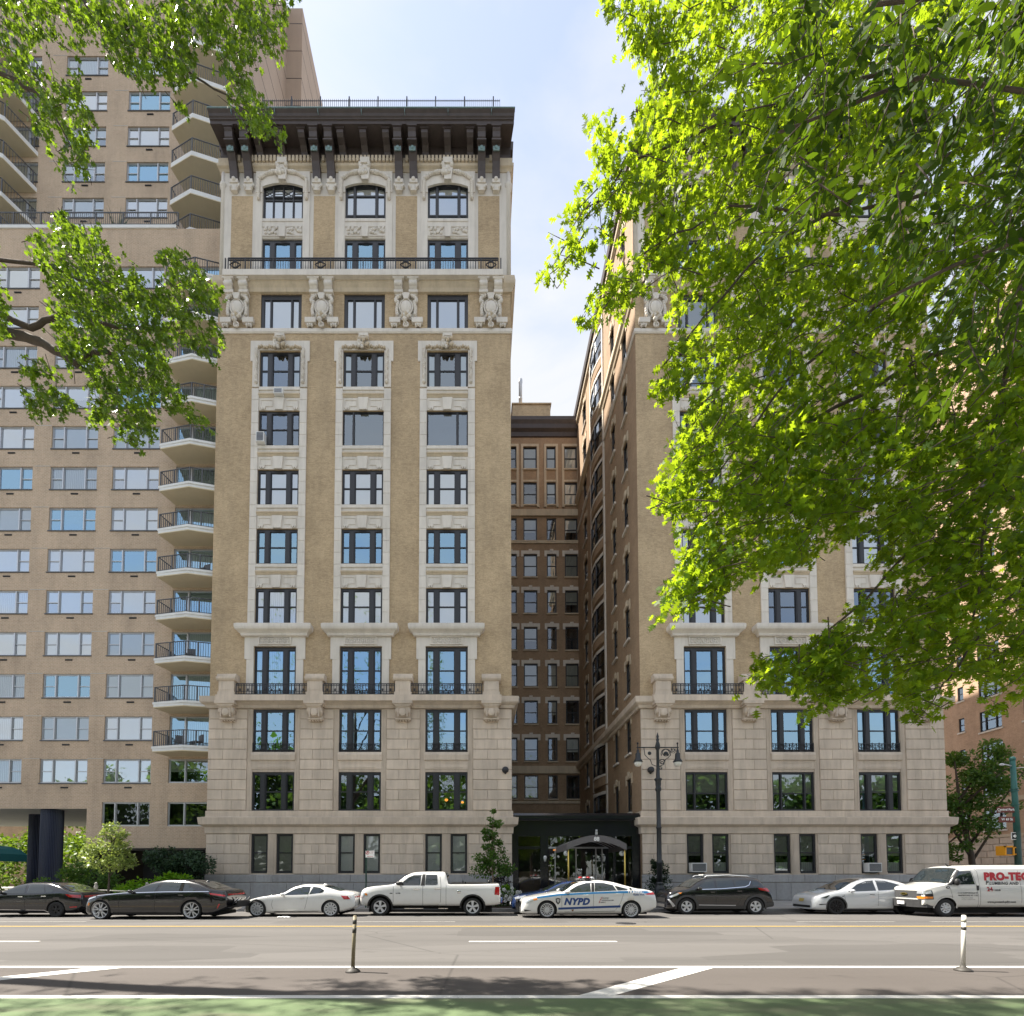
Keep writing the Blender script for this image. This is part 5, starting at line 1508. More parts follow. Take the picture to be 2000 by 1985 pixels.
    def add_wheels(s, style, rimr, tw=0.24, rim='rim_silver', inset=0.02):
        for wx in s.wheels:
            for sd in (-1, 1):
                r = s.wr; yo = sd*(s.W/2-inset); yi = sd*(s.W/2-inset-tw)
                c = Vector((wx, 0, r)) + s.loc
                b = MB()
                h = lambda q: yo + (yi-yo)*q
                b.lathe([(rimr, h(0.10)), (rimr+0.02, h(0.01)), (r-0.06, h(0.0)), (r-0.02, h(0.04)), (r, h(0.14)), (r, h(0.86)), (r-0.03, h(0.98)), (rimr, h(0.95))], (0, 0, 0), 40, 0, 'y', True, False)
                for q in (0.3, 0.5, 0.7): b.lathe([(r+0.002, h(q-0.02)), (r+0.002, h(q+0.02))], (0, 0, 0), 40, 0, 'y', True, False)
                w = place(b.mesh('wheel', [MAT['rubber']]), 'wheel', s.root, c)
                b = MB()
                b.lathe([(rimr-0.012, h(0.10)), (rimr+0.008, h(0.04)), (rimr+0.008, h(0.10)), (rimr-0.03, h(0.16)), (rimr-0.04, h(0.8))], (0, 0, 0), 40, 0, 'y', True, False)
                b.lathe([(0.0, h(0.55)), (rimr-0.03, h(0.5))], (0, 0, 0), 24, 1, 'y', True, False)
                b.lathe([(0.0, h(0.08)), (0.05, h(0.08)), (0.065, h(0.14)), (0.07, h(0.3))], (0, 0, 0), 16, 0, 'y', True, False)
                nsp, kind = style
                yf, yb = h(0.10), h(0.26)
                for i in range(nsp):
                    t = 2*math.pi*i/nsp + 0.3
                    def bar(t0, t1, r0, r1, w0, w1):
                        A = []
                        for (tt, rr, ww) in ((t0, r0, w0), (t1, r1, w1)):
                            ex, ez = math.cos(tt), math.sin(tt)
                            A.append([(rr*ex - ez*ww, rr*ez + ex*ww), (rr*ex + ez*ww, rr*ez - ex*ww)])
                        pr = [A[0][0], A[0][1], A[1][1], A[1][0]]
                        b.prism([(x, yf + (0.02*sd*-1 if False else 0), z) for x, z in pr], [(x, yb, z) for x, z in pr], 0)
                    if kind == 'single': bar(t, t, 0.05, rimr-0.01, 0.035, 0.028)
                    elif kind == 'wide': bar(t, t, 0.05, rimr-0.01, 0.035, 0.062)
                    elif kind == 'thin': bar(t, t, 0.05, rimr-0.01, 0.016, 0.014)
                    elif kind == 'vee':
                        bar(t, t-0.26, 0.05, rimr-0.01, 0.022, 0.016); bar(t, t+0.26, 0.05, rimr-0.01, 0.022, 0.016)
                    elif kind == 'turbine': bar(t, t+0.35, 0.08, rimr-0.02, 0.02, 0.05)
                for i in range(5):
                    t = 2*math.pi*i/5; b.blob((0.04*math.cos(t), h(0.07), 0.04*math.sin(t)), 0.008, 1, 5, 4)
                o = place(b.mesh('rim', [MAT[rim], MAT['trim_black']]), 'rim', None); o.parent = w
    def mirror(s, x, z, mat=None, w=0.13, l=0.22):
        for sd in (-1, 1):
            y = sd*(s.sy(x, z)+0.10)
            b = MB(); b.blob((x, y, z+0.05), (l/2, 0.09, w/2), 0, 12, 8); b.box(x-0.02, x+0.04, min(y, y-sd*0.13), max(y, y-sd*0.13), z-0.02, z+0.03)
            s.put(b, 'wing_mirror', mat or s.paint)
    def seams(s, lines, mat='trim_black', w=0.010):
        for ln in lines:
            b = MB(); s.strip(b, ln, w, 0.004); s.put(b, 'door_seam', mat, recalc=False)
    def handle(s, pts, mat=None, l=0.20, h=0.035):
        for x, z in pts:
            b = MB()
            for sd in (-1, 1):
                y = sd*(s.sy(x, z)+0.018); b.box(x-l/2, x+l/2, min(y-sd*0.02, y), max(y-sd*0.02, y), z-h/2, z+h/2)
            s.put(b, 'door_handle', mat or s.paint)
    def lamp(s, name, poly, mat, off=0.012):
        b = MB(); s.patch(b, poly, off, nx=10, nz=3); s.put(b, name, mat, recalc=False)
    def endpanel(s, name, front, y0, y1, z0, z1, mat, off=0.02):
        """flat piece across the nose or tail"""
        b = MB(); n = 8; vs = []
        for i in range(n+1):
            y = y0+(y1-y0)*i/n
            for z in (z0, z1):
                # nose position where the body reaches this half width
                lo, hi = (0.0, s.L*0.3) if front else (s.L*0.7, s.L)
                for _ in range(22):
                    mid = (lo+hi)/2
                    inside = s.sy(mid, z) >= abs(y) and s.top(mid) >= z
                    if front: lo, hi = (lo, mid) if inside else (mid, hi)
                    else: lo, hi = (mid, hi) if inside else (lo, mid)
                vs.append(((lo+hi)/2 + (-off if front else off), y, z))
        b.add(vs, [(2*i, 2*i+1, 2*i+3, 2*i+2) for i in range(n)], 0, True)
        s.put(b, name, mat, recalc=False)
    def bump(s, name, front, h0, h1, mat, ext=0.05):
        b = MB()
        x0 = 0.0 if front else s.L
        n = 10; pl = []
        for i in range(n+1):
            y = -s.W*0.46 + s.W*0.92*i/n
            pl.append((x0 + (-ext if front else ext)*(1-(2*i/n-1)**4) + (0.10 if front else -0.10)*abs(2*i/n-1)**4, y))
        inn = [(x + (0.25 if front else -0.25), y) for x, y in pl][::-1]
        b.ext_z(pl+inn, h0, h1); s.put(b, name, mat)

mplain('trim_grey', (0.055, 0.055, 0.057), 0.6, var=0.1)
mplain('lamp_dark', (0.05, 0.055, 0.06), 0.08, 0.3, var=0.3, scale=20, coat=1.0)
mplain('bumper_dark', (0.06, 0.06, 0.062), 0.5, 0.3, var=0.3, scale=8)
mpaint('paint_white', (0.74, 0.74, 0.725), 0.22)
mpaint('paint_black', (0.008, 0.008, 0.010), 0.16)
mpaint('paint_pearl', (0.66, 0.68, 0.70), 0.22)
mpaint('paint_navy', (0.012, 0.03, 0.10), 0.2, 0.2)
mpaint('van_white', (0.64, 0.635, 0.61), 0.38)
def _carglass():
    b = NB('car_glass')
    b.done(b.pbsdf((0.018, 0.024, 0.027), 0.02, 0, None, 0.5, **{'Coat Weight': 1.0, 'Coat Roughness': 0.0, 'Coat IOR': 1.5}))
_carglass()
mplain('lamp_red', (0.42, 0.012, 0.015), 0.12, var=0.15, scale=30, coat=1.0)
mplain('lamp_clear', (0.55, 0.57, 0.60), 0.10, 0.5, var=0.35, scale=25, coat=1.0)
mplain('lamp_amber', (0.75, 0.22, 0.01), 0.2, var=0.1, coat=1.0)
mplain('decal_blue', (0.015, 0.06, 0.22), 0.4, var=0.05)
mplain('decal_sky', (0.02, 0.19, 0.44), 0.4, var=0.05)
mplain('decal_red', (0.40, 0.01, 0.02), 0.4, var=0.05)
mplain('decal_black', (0.015, 0.015, 0.02), 0.5, var=0.05)
mplain('decal_white', (0.80, 0.80, 0.80), 0.5, var=0.03)
mplain('plate_yellow', (0.55, 0.42, 0.12), 0.5)
mplain('rust', (0.16, 0.06, 0.02), 0.9)

PLAN = lambda L, n=0.74, t=0.80: [(0, n), (0.10, n+0.11), (0.35, 0.945), (0.8, 0.99), (L*0.5, 1.0), (L-0.7, 0.985), (L-0.3, 0.94), (L-0.08, t+0.06), (L, t)]

# black saloon at the frame edge ------------------------------------------------------------------
L = 4.75
c = Car('parked_car', 'dusty black saloon with black steel rear wheel, by the fluted blue column', 'car', -21.35, 20.2, L, 1.80,
        [(0, .55), (.08, .74), (.4, .86), (1.1, .97), (1.35, 1.02), (2.1, 1.36), (2.6, 1.43), (3.2, 1.42), (3.75, 1.30), (4.3, 1.06), (4.6, 1.02), (4.72, .92), (4.75, .8)],
        [(0, .5), (.3, .78), (1.2, .93), (2.5, .98), (3.9, 1.02), (4.75, .78)], [(0, .24), (.3, .20), (4.3, .20), (4.6, .3), (4.75, .42)], PLAN(L), paint='paint_black')
c.body((0.92, 3.78), 0.325)
c.glass([[(1.42, 1.0), (2.1, 1.32), (2.42, 1.36), (2.46, 1.0)], [(2.56, 1.0), (2.53, 1.36), (3.15, 1.36), (3.3, 1.02)], [(3.34, 1.02), (3.2, 1.35), (3.62, 1.12), (3.60, 1.04)]], (1.36, 2.12, .86, .86), (3.72, 4.36, .84, .84))
c.add_wheels((5, 'wide'), 0.185, 0.2, 'rim_dark'); c.mirror(1.5, 0.99)
c.seams([[(1.35, .35), (1.32, .95)], [(2.5, .3), (2.5, 1.0)], [(3.35, .55), (3.38, 1.0)]]); c.handle([(2.32, .86), (3.28, .88)], 'chrome')
c.lamp('tail_lamp', [(4.15, .96), (4.68, .92), (4.70, .80), (4.3, .84)], 'lamp_red'); c.endpanel('tail_lamp', False, -.62, .62, .82, .90, 'lamp_red'); c.endpanel('number_plate', False, -.16, .16, .60, .72, 'decal_white', .03)
b = MB(); c.strip(b, [(.9, .34), (3.3, .30), (3.45, .22)], .02, .012); c.put(b, 'sill_trim', 'chrome', recalc=False)
b = MB(); c.strip(b, [(4.35, .42), (4.6, .44)], .05, .02); c.put(b, 'reflector', 'lamp_red', recalc=False)

# long black limousine -------------------------------------------------------------------------
L = 5.56
c = Car('parked_car', 'long glossy black luxury saloon with two-tone spoked wheels and bike rack mount, tinted windows', 'car', -15.5, 19.0, L, 1.93,
        [(0, .60), (.08, .80), (.28, .90), (.67, .98), (1.48, 1.06), (1.75, 1.10), (2.6, 1.46), (3.13, 1.54), (3.84, 1.53), (4.36, 1.44), (5.02, 1.19), (5.40, 1.14), (5.52, 1.08), (5.56, .9)],
        [(0, .56), (.3, .84), (1.5, 1.02), (3.2, 1.07), (4.6, 1.08), (5.56, .88)], [(0, .24), (.3, .18), (4.9, .18), (5.3, .3), (5.56, .44)], PLAN(L, .78, .84), paint='paint_black', k=.46)
c.body((0.70, 4.25), 0.375, 0.045)
c.glass([[(1.95, 1.07), (2.62, 1.40), (2.95, 1.455), (2.78, 1.09)], [(2.92, 1.09), (3.05, 1.46), (3.82, 1.46), (4.05, 1.36), (4.36, 1.16), (4.30, 1.10)]], (1.72, 2.72, .88, .86), (4.28, 5.06, .82, .8), 'car_glass')
c.add_wheels((5, 'vee'), 0.305, 0.27, 'rim_silver'); c.mirror(1.9, 1.06)
c.seams([[(1.45, .4), (1.40, .95), (1.55, 1.06)], [(2.83, .3), (2.85, 1.08)], [(3.75, .3), (3.95, .75), (4.35, 1.1)]]); c.handle([(2.58, .93), (3.85, .96)])
c.lamp('tail_lamp', [(4.92, 1.05), (5.50, .96), (5.52, .90), (5.0, .97)], 'lamp_red'); c.endpanel('tail_lamp', False, -.85, .85, .94, 1.0, 'lamp_red'); c.lamp('head_lamp', [(.12, .82), (.5, .92), (.5, .88), (.14, .76)], 'lamp_clear')
c.lamp('side_marker', [(.20, .66), (.27, .67), (.25, .56), (.18, .55)], 'lamp_amber')
c.lamp('reflector', [(5.30, .62), (5.36, .62), (5.27, .44), (5.23, .44)], 'lamp_red')
b = MB(); c.strip(b, [(.35, .92), (1.6, 1.045), (3.2, 1.09), (4.9, 1.10)], .022, .008); c.put(b, 'waist_trim', 'chrome', recalc=False)
b = MB(); c.strip(b, [(1.2, .28), (3.7, .26)], .05, .008); c.put(b, 'sill_trim', 'trim_black', recalc=False)
c.endpanel('number_plate', False, -.26, .26, .62, .76, 'decal_white', .03)
b = MB(); b.box(5.5, 5.85, -.5, .5, .46, .52); b.box(5.8, 5.86, -.5, .5, .52, .72)
for q in (-.5, -.2, .2, .5): b.tube((5.6, q, .5), (5.86, q, .82), .025, n=6)
c.put(b, 'rack_mount', 'trim_black')
b = MB(); b.blob((4.35, 0, 1.47), (.10, .03, .05)); c.put(b, 'roof_fin', 'paint_black')

# white coupe -----------------------------------------------------------------------------------
L = 4.68
c = Car('parked_car', 'low white two-door coupe with silver spoked wheels behind the parking sign pole', 'car', -9.95, 20.4, L, 1.83,
        [(0, .42), (.05, .56), (.16, .66), (.58, .80), (1.3, .91), (1.55, .95), (2.1, 1.25), (2.5, 1.34), (3.0, 1.335), (3.5, 1.22), (4.0, 1.08), (4.45, 1.01), (4.62, .93), (4.68, .72)],
        [(0, .38), (.3, .68), (1.4, .88), (2.6, .92), (3.6, .98), (4.68, .72)], [(0, .16), (.3, .15), (3.9, .18), (4.4, .28), (4.68, .40)], PLAN(L, .70, .80), k=.5, paint='paint_white')
c.body((0.62, 3.70), 0.345, 0.045)
c.glass([[(1.72, .92), (2.18, 1.19), (2.5, 1.275), (2.86, 1.275), (2.76, .95)], [(2.80, .955), (2.91, 1.27), (3.2, 1.235), (3.42, 1.11), (3.34, 1.02)]], (1.56, 2.2, .86, .86), (3.3, 4.05, .78, .78))
c.add_wheels((11, 'single'), 0.26, 0.25, 'rim_silver'); c.mirror(1.72, .90, w=.12, l=.2)
c.seams([[(1.28, .72), (1.24, .5), (1.34, .24), (2.6, .24), (2.70, .6), (2.76, .93)]]); c.handle([(2.52, .79)], 'chrome', .16)
c.lamp('tail_lamp', [(4.12, .90), (4.40, .88), (4.52, .74), (4.26, .74)], 'lamp_red'); c.lamp('head_lamp', [(.06, .58), (.30, .70), (.34, .66), (.1, .52)], 'lamp_clear'); c.endpanel('tail_lamp', False, -.78, .78, .80, .86, 'lamp_red')
b = MB(); c.strip(b, [(1.35, .22), (3.2, .25)], .02, .01); c.put(b, 'sill_trim', 'trim_black', recalc=False)
b = MB(); b.blob((3.2, 0, 1.34), (.09, .03, .04)); c.put(b, 'roof_fin', 'paint_white')

# white pick-up ---------------------------------------------------------------------------------
L = 6.05
c = Car('pickup_truck', 'white four-door pickup truck with five-spoke wheels in front of the young tree', 'pickup truck', -5.17, 20.95, L, 1.98,
        [(0, .85), (.04, 1.06), (.3, 1.22), (1.2, 1.33), (1.42, 1.36), (1.98, 1.74), (2.28, 1.86), (2.9, 1.90), (3.58, 1.90), (3.70, 1.80), (3.80, 1.40), (3.86, 1.36), (4.8, 1.365), (5.95, 1.39), (6.03, 1.36), (6.05, 1.2)],
        [(0, .8), (.2, 1.05), (1.4, 1.26), (3.7, 1.30), (6.05, 1.28)], [(0, .46), (.4, .42), (5.6, .44), (6.05, .5)], [(0, .86), (.12, .94), (.5, .985), (1.2, 1), (5.6, 1), (5.95, .985), (6.05, .96)], k=.30, paint='paint_white', crown=.02)
c.body((0.88, 4.86), 0.395, 0.10)
c.glass([[(1.70, 1.33), (2.08, 1.66), (2.30, 1.76), (2.66, 1.77), (2.60, 1.33)], [(2.82, 1.34), (2.84, 1.78), (3.32, 1.78), (3.36, 1.38), (3.30, 1.34)]], (1.42, 2.2, .90, .88), (3.66, 3.82, .8, .8))
b = MB(); c.patch(b, [(2.63, 1.31), (2.69, 1.80), (2.82, 1.80), (2.80, 1.31)], .005); c.put(b, 'door_pillar', 'trim_black', recalc=False)
b = MB()
for wx in c.wheels: c.ring(b, wx, .49, .56, -4, 184, .02)
c.put(b, 'wheel_arch', 'trim_black', recalc=False)
c.add_wheels((5, 'wide'), 0.265, 0.27, 'rim_silver', .03); c.mirror(1.72, 1.36, 'trim_black', .18, .32)
c.seams([[(1.45, .48), (1.45, 1.28)], [(2.72, .45), (2.72, 1.3)], [(3.48, .6), (3.50, 1.3), (3.44, 1.8)], [(3.72, .45), (3.72, 1.34)], [(1.5, .46), (2.7, .45), (3.35, .47), (3.48, .6)]], w=.012)
c.handle([(2.46, 1.16), (3.36, 1.18)], 'chrome', .26, .05)
c.lamp('tail_lamp', [(5.84, 1.26), (6.02, 1.26), (6.02, .90), (5.80, .92)], 'lamp_red'); c.lamp('head_lamp', [(.03, .98), (.30, 1.0), (.36, .86), (.05, .78)], 'lamp_clear'); c.lamp('side_marker', [(.22, .99), (.33, .96), (.34, .88), (.24, .9)], 'lamp_amber', .016)
c.bump('front_bumper', True, .50, .74, 'paint_white', .12); c.bump('rear_bumper', False, .56, .80, 'chrome', .14)
c.endpanel('grille', True, -.6, .6, .76, 1.02, 'chrome', .03); c.endpanel('number_plate', False, -.2, .2, .62, .76, 'decal_white', .16)
for sd in (-1, 1):
    b = MB(); b.tube((1.4, sd*.99, .30), (3.75, sd*.99, .28), .045, n=8); c.put(b, 'side_step', 'trim_black')
b = MB()
for x in (2.15, 2.55, 3.6): b.box(x-.2, x+.2, -1.05, -.93, .325, .35); b.box(x-.2, x+.2, .93, 1.05, .325, .35)
c.put(b, 'step_pad', 'chrome')
b = MB(); b.lathe([(0.0, -.012), (.07, -.012), (.085, 0.0)], (4.28, -c.sy(4.28, 1.05)-.004, 1.05), 18, 0, 'y'); c.put(b, 'fuel_cap', 'chrome')
b = MB(); text_on(b, 'HEMI', .05, 1.36, .965, lambda x, z: -c.sy(x, z)-.006, 0, .004); text_on(b, '5.7 LITER', .05, 1.66, .965, lambda x, z: -c.sy(x, z)-.006, 0, .004); c.put(b, 'badge', 'decal_black', recalc=False)
b = MB(); b.box(4.4, 4.44, -.2, -.1, 1.38, 1.52); b.box(4.5, 4.56, -.2, -.12, 1.38, 1.46); b.lathe([(.05, 1.38), (.06, 1.46), (.03, 1.54)], (5.58, -.3, 0), 10); c.put(b, 'bed_cargo', 'trim_black')
b = MB(); b.face([(3.9, -.8, 1.392), (5.9, -.8, 1.412), (5.9, .8, 1.412), (3.9, .8, 1.392)]); c.put(b, 'bed_hollow_shade', 'trim_black', recalc=False)  # dark sheet standing in for the shaded hollow of the open bed
b = MB()
for wx in c.wheels: b.box(wx+.50, wx+.53, -.97, -.72, .26, .62); b.box(wx+.50, wx+.53, .72, .97, .26, .62)
c.put(b, 'mud_flap', 'rubber')

# blue car mostly hidden behind the patrol car ------------------------------------------------------
L = 4.7
c = Car('parked_car', 'dark blue saloon parked behind the white police car, only nose and roof showing', 'car', 1.45, 21.75, L, 1.82,
        [(0, .55), (.08, .74), (.3, .84), (1.2, 1.0), (1.4, 1.04), (2.2, 1.40), (2.7, 1.48), (3.2, 1.47), (3.8, 1.32), (4.4, 1.08), (4.62, 1.0), (4.7, .8)],
        [(0, .5), (.3, .78), (1.2, .95), (2.5, 1.0), (3.9, 1.02), (4.7, .78)], [(0, .24), (.3, .20), (4.3, .20), (4.7, .42)], PLAN(L), paint='paint_navy')
c.body((0.9, 3.7), 0.33)
c.glass([[(1.5, 1.02), (2.2, 1.36), (2.5, 1.41), (2.5, 1.02)], [(2.6, 1.02), (2.6, 1.41), (3.2, 1.40), (3.6, 1.1), (3.5, 1.04)]], (1.4, 2.25, .88, .86), (3.7, 4.4, .84, .84))
c.add_wheels((10, 'single'), 0.22, 0.21); c.mirror(1.55, 1.0); c.lamp('head_lamp', [(.1, .76), (.6, .88), (.6, .80), (.14, .68)], 'lamp_clear'); c.endpanel('number_plate', True, -.2, .2, .42, .54, 'decal_white', .03); c.endpanel('grille', True, -.5, .5, .56, .70, 'trim_black', .02)

# police patrol car ---------------------------------------------------------------------------------
L = 5.48
c = Car('police_car', 'white police sedan with blue stripes, NYPD lettering and red roof lights', 'police car', 1.68, 19.62, L, 1.86,
        [(0, .48), (.05, .66), (.15, .77), (.5, .86), (1.4, 1.02), (1.68, 1.07), (2.2, 1.38), (2.72, 1.50), (3.2, 1.515), (3.7, 1.46), (4.2, 1.33), (4.75, 1.19), (5.25, 1.12), (5.42, 1.02), (5.48, .75)],
        [(0, .44), (.3, .76), (1.4, .96), (2.7, 1.04), (4.4, 1.10), (5.48, .85)], [(0, .20), (.3, .17), (4.7, .19), (5.2, .28), (5.48, .42)], PLAN(L, .74, .84), paint='paint_white', k=.46)
c.body((1.03, 4.42), 0.35, 0.05)
c.glass([[(1.80, 1.04), (2.28, 1.32), (2.64, 1.425), (2.84, 1.43), (2.80, 1.08)], [(2.96, 1.09), (2.99, 1.44), (3.35, 1.43), (3.72, 1.34), (3.84, 1.13)], [(3.88, 1.135), (3.78, 1.325), (4.30, 1.19), (4.24, 1.15)]], (1.66, 2.4, .88, .86), (4.05, 4.8, .80, .78))
b = MB(); c.patch(b, [(2.82, 1.07), (2.86, 1.44), (2.97, 1.44), (2.94, 1.08)], .005); c.put(b, 'door_pillar', 'trim_black', recalc=False)
c.add_wheels((15, 'thin'), 0.262, 0.23, 'rim_silver'); c.mirror(1.84, 1.02, 'paint_white', .15, .26)
c.seams([[(1.62, .95), (1.62, .40), (1.75, .26), (2.88, .28)], [(2.88, .28), (2.90, 1.06)], [(2.88, .28), (3.75, .30), (3.98, .62), (4.14, 1.08)]])
c.handle([(2.62, .93), (3.90, .98)], 'paint_white', .2)
yf = lambda x, z: -c.sy(x, z)-.007
b = MB(); c.strip(b, [(.62, .84), (1.5, .955), (2.85, 1.025), (3.9, 1.06)], .07, .006); c.strip(b, [(3.9, 1.06), (4.5, 1.07), (5.2, 1.055)], .085, .006); c.put(b, 'upper_stripe', 'decal_sky', recalc=False)
b = MB(); c.strip(b, [(1.48, .40), (2.9, .455), (3.98, .49)], .085, .006); c.put(b, 'lower_stripe', 'decal_blue', recalc=False)
b = MB(); text_on(b, 'NYPD', .36, 2.21, .565, yf, 0, .020, .28, space=1.1); c.put(b, 'lettering', 'decal_blue', recalc=False)
b = MB(); text_on(b, 'TRAFFIC', .155, 4.60, 1.015, lambda x, z: yf(x, z)-.003, 0, .006, space=1.15); c.put(b, 'lettering', 'decal_white', recalc=False)
b = MB(); text_on(b, 'TEXN 7714', .095, 4.72, .925, yf, 0, .003); c.put(b, 'lettering', 'decal_blue', recalc=False)
b = MB()
for q, (w_, z_) in enumerate((('OURTESY', .80), ('ROFESSIONALISM', .715), ('ESPECT', .63))): text_on(b, w_, .062, 3.26-.04*q, z_, yf, 0, .001, align='LEFT')
c.put(b, 'lettering', 'decal_black', recalc=False)
b = MB()
for q, (w_, z_) in enumerate((('C', .80), ('P', .715), ('R', .63))): text_on(b, w_, .095, 3.18-.04*q, z_, yf, 0, .003, .3, align='LEFT')
c.put(b, 'lettering', 'decal_red', recalc=False)
b = MB(); c.patch(b, [(1.37, .80), (1.47, .83), (1.57, .80), (1.555, .66), (1.47, .56), (1.385, .66)], .007, both=True); c.put(b, 'shield_emblem', 'decal_black', recalc=False)
b = MB(); c.patch(b, [(1.41, .77), (1.47, .79), (1.53, .77), (1.52, .69), (1.47, .63), (1.42, .69)], .010); c.put(b, 'shield_emblem', 'alu', recalc=False)
b = MB(); c.patch(b, [(4.36, 1.245), (4.46, 1.22), (4.44, 1.17), (4.40, 1.155), (4.37, 1.19)], .012); c.put(b, 'shield_emblem', 'decal_black', recalc=False)
c.lamp('tail_lamp', [(4.98, .99), (5.36, 1.06), (5.42, .96), (5.1, .95)], 'lamp_red'); c.lamp('head_lamp', [(.10, .68), (.42, .80), (.62, .82), (.46, .70), (.16, .62)], 'lamp_clear'); c.lamp('side_marker', [(.46, .80), (.66, .82), (.62, .75), (.50, .73)], 'lamp_amber', .018)
b = MB(); c.patch(b, [(.10, .36), (.40, .33), (.14, .27)], .01, both=False); c.put(b, 'fog_lamp', 'trim_black', recalc=False); c.endpanel('grille', True, -.42, .42, .48, .66, 'trim_black', .02)
b = MB(); b.box(-.12, -.04, -.55, -.45, .25, .72); b.box(-.12, -.04, .45, .55, .25, .72); b.box(-.12, -.05, -.55, .55, .62, .70); c.put(b, 'push_bumper', 'trim_black')
b = MB(); c.patch(b, [(2.0, .36), (2.1, .37), (2.08, .29), (2.04, .30)], .008); c.put(b, 'rust_spot', 'rust', recalc=False)
b = MB(); b.box(2.62, 2.86, -.62, .62, 1.575, 1.60); b.box(2.68, 2.72, -.4, .4, 1.53, 1.575); c.put(b, 'light_bar', 'trim_black')
b = MB(); b.box(2.42, 3.12, -.05, -.02, 1.585, 1.605); c.put(b, 'light_bar_rail', 'alu')
for q, (x, mm) in enumerate(((2.50, 'lamp_red'), (2.68, 'lamp_clear'), (2.84, 'lamp_red'), (3.02, 'lamp_clear'))):
    b = MB(); b.blob((x, -.30+q*.06, 1.635), (.095, .14, .05), 0, 10, 6); c.put(b, 'beacon', mm)
b = MB(); b.box(2.40, 3.10, -.46, .3, 1.568, 1.59); b.box(2.6, 2.66, -.4, .2, 1.52, 1.57); b.box(2.9, 2.96, -.4, .2, 1.52, 1.57); c.put(b, 'light_bar', 'alu')

# black crossover -----------------------------------------------------------------------------------
L = 4.75
c = Car('suv', 'black compact suv with silver roof rails parked behind the lamp post', 'suv', 8.42, 21.75, L, 1.84,
        [(0, .72), (.05, .92), (.3, 1.05), (.9, 1.16), (1.0, 1.20), (1.65, 1.57), (2.1, 1.66), (3.0, 1.69), (3.8, 1.66), (4.1, 1.58), (4.28, 1.42), (4.5, 1.18), (4.6, 1.08), (4.66, .75), (4.75, .55)],
        [(0, .68), (.3, .92), (1.0, 1.08), (2.6, 1.15), (4.1, 1.24), (4.6, .95), (4.75, .52)], [(0, .28), (.3, .24), (4.2, .26), (4.75, .36)], PLAN(L, .76, .90), paint='paint_black', k=.36)
c.body((0.82, 3.90), 0.375, 0.06)
c.glass([[(1.22, 1.14), (1.78, 1.54), (2.12, 1.57), (2.10, 1.17)], [(2.2, 1.18), (2.22, 1.58), (2.94, 1.58), (2.96, 1.22)], [(3.02, 1.23), (3.0, 1.57), (3.72, 1.52), (3.62, 1.34), (3.42, 1.26)], [(3.78, 1.28), (3.80, 1.50), (4.02, 1.46), (4.16, 1.28)]], (1.0, 1.7, .88, .88), (4.05, 4.45, .84, .84))
b = MB()
for wx in c.wheels: c.ring(b, wx, .43, .53, -14, 194, .016)
c.put(b, 'wheel_arch', 'trim_grey', recalc=False)
b = MB(); c.patch(b, [(1.3, .27), (1.32, .40), (3.4, .40), (3.42, .27)], .012); c.put(b, 'sill_cladding', 'trim_grey', recalc=False)
b = MB(); c.patch(b, [(4.35, .30), (4.30, .52), (4.72, .58), (4.74, .38)], .02); c.put(b, 'rear_bumper', 'trim_grey', recalc=False); c.bump('rear_bumper', False, .36, .62, 'trim_grey', .05)
c.add_wheels((5, 'wide'), 0.235, 0.24, 'rim_silver'); c.mirror(1.38, 1.13, None, .15, .24)
b = MB(); c.strip(b, [(1.4, 1.13), (2.4, 1.165), (3.45, 1.25), (3.64, 1.33), (3.74, 1.50)], .028, .012); c.put(b, 'window_trim', 'chrome', recalc=False)
b = MB(); c.strip(b, [(1.35, .44), (3.0, .42)], .035, .012); c.put(b, 'door_trim', 'alu', recalc=False)
c.seams([[(1.18, .5), (1.15, 1.05)], [(2.15, .4), (2.16, 1.15)], [(3.05, .4), (3.3, .8), (3.35, 1.2)]]); c.handle([(1.98, 1.02), (3.18, 1.06)])
c.lamp('tail_lamp', [(4.0, 1.20), (4.48, 1.20), (4.55, 1.03), (4.1, 1.10)], 'lamp_red'); c.lamp('head_lamp', [(.08, .82), (.5, 1.0), (.62, 1.0), (.4, .86), (.14, .76)], 'lamp_clear'); c.lamp('side_marker', [(.42, .98), (.62, 1.0), (.55, .93)], 'lamp_amber', .02)
b = MB(); c.patch(b, [(.02, .68), (.08, .70), (.32, .40), (.22, .34)], .02); c.put(b, 'bumper_trim', 'alu', recalc=False); c.endpanel('grille', True, -.55, .55, .55, .74, 'trim_black', .02); c.endpanel('lower_grille', True, -.5, .5, .32, .46, 'trim_grey', .03)
b = MB()
for sd in (-1, 1): b.ptube([(1.75, sd*.62, 1.66), (1.85, sd*.62, 1.73), (2.8, sd*.63, 1.77), (3.7, sd*.62, 1.72), (3.8, sd*.62, 1.66)], .024, 6)
c.put(b, 'roof_rail', 'rim_silver')
b = MB(); b.box(1.9, 2.4, -.2, .3, 1.76, 1.80); b.box(2.0, 2.05, -.1, .1, 1.68, 1.78); c.put(b, 'roof_sign', 'white_metal'); c.endpanel('number_plate', False, -.18, .18, .75, .88, 'decal_white', .05)

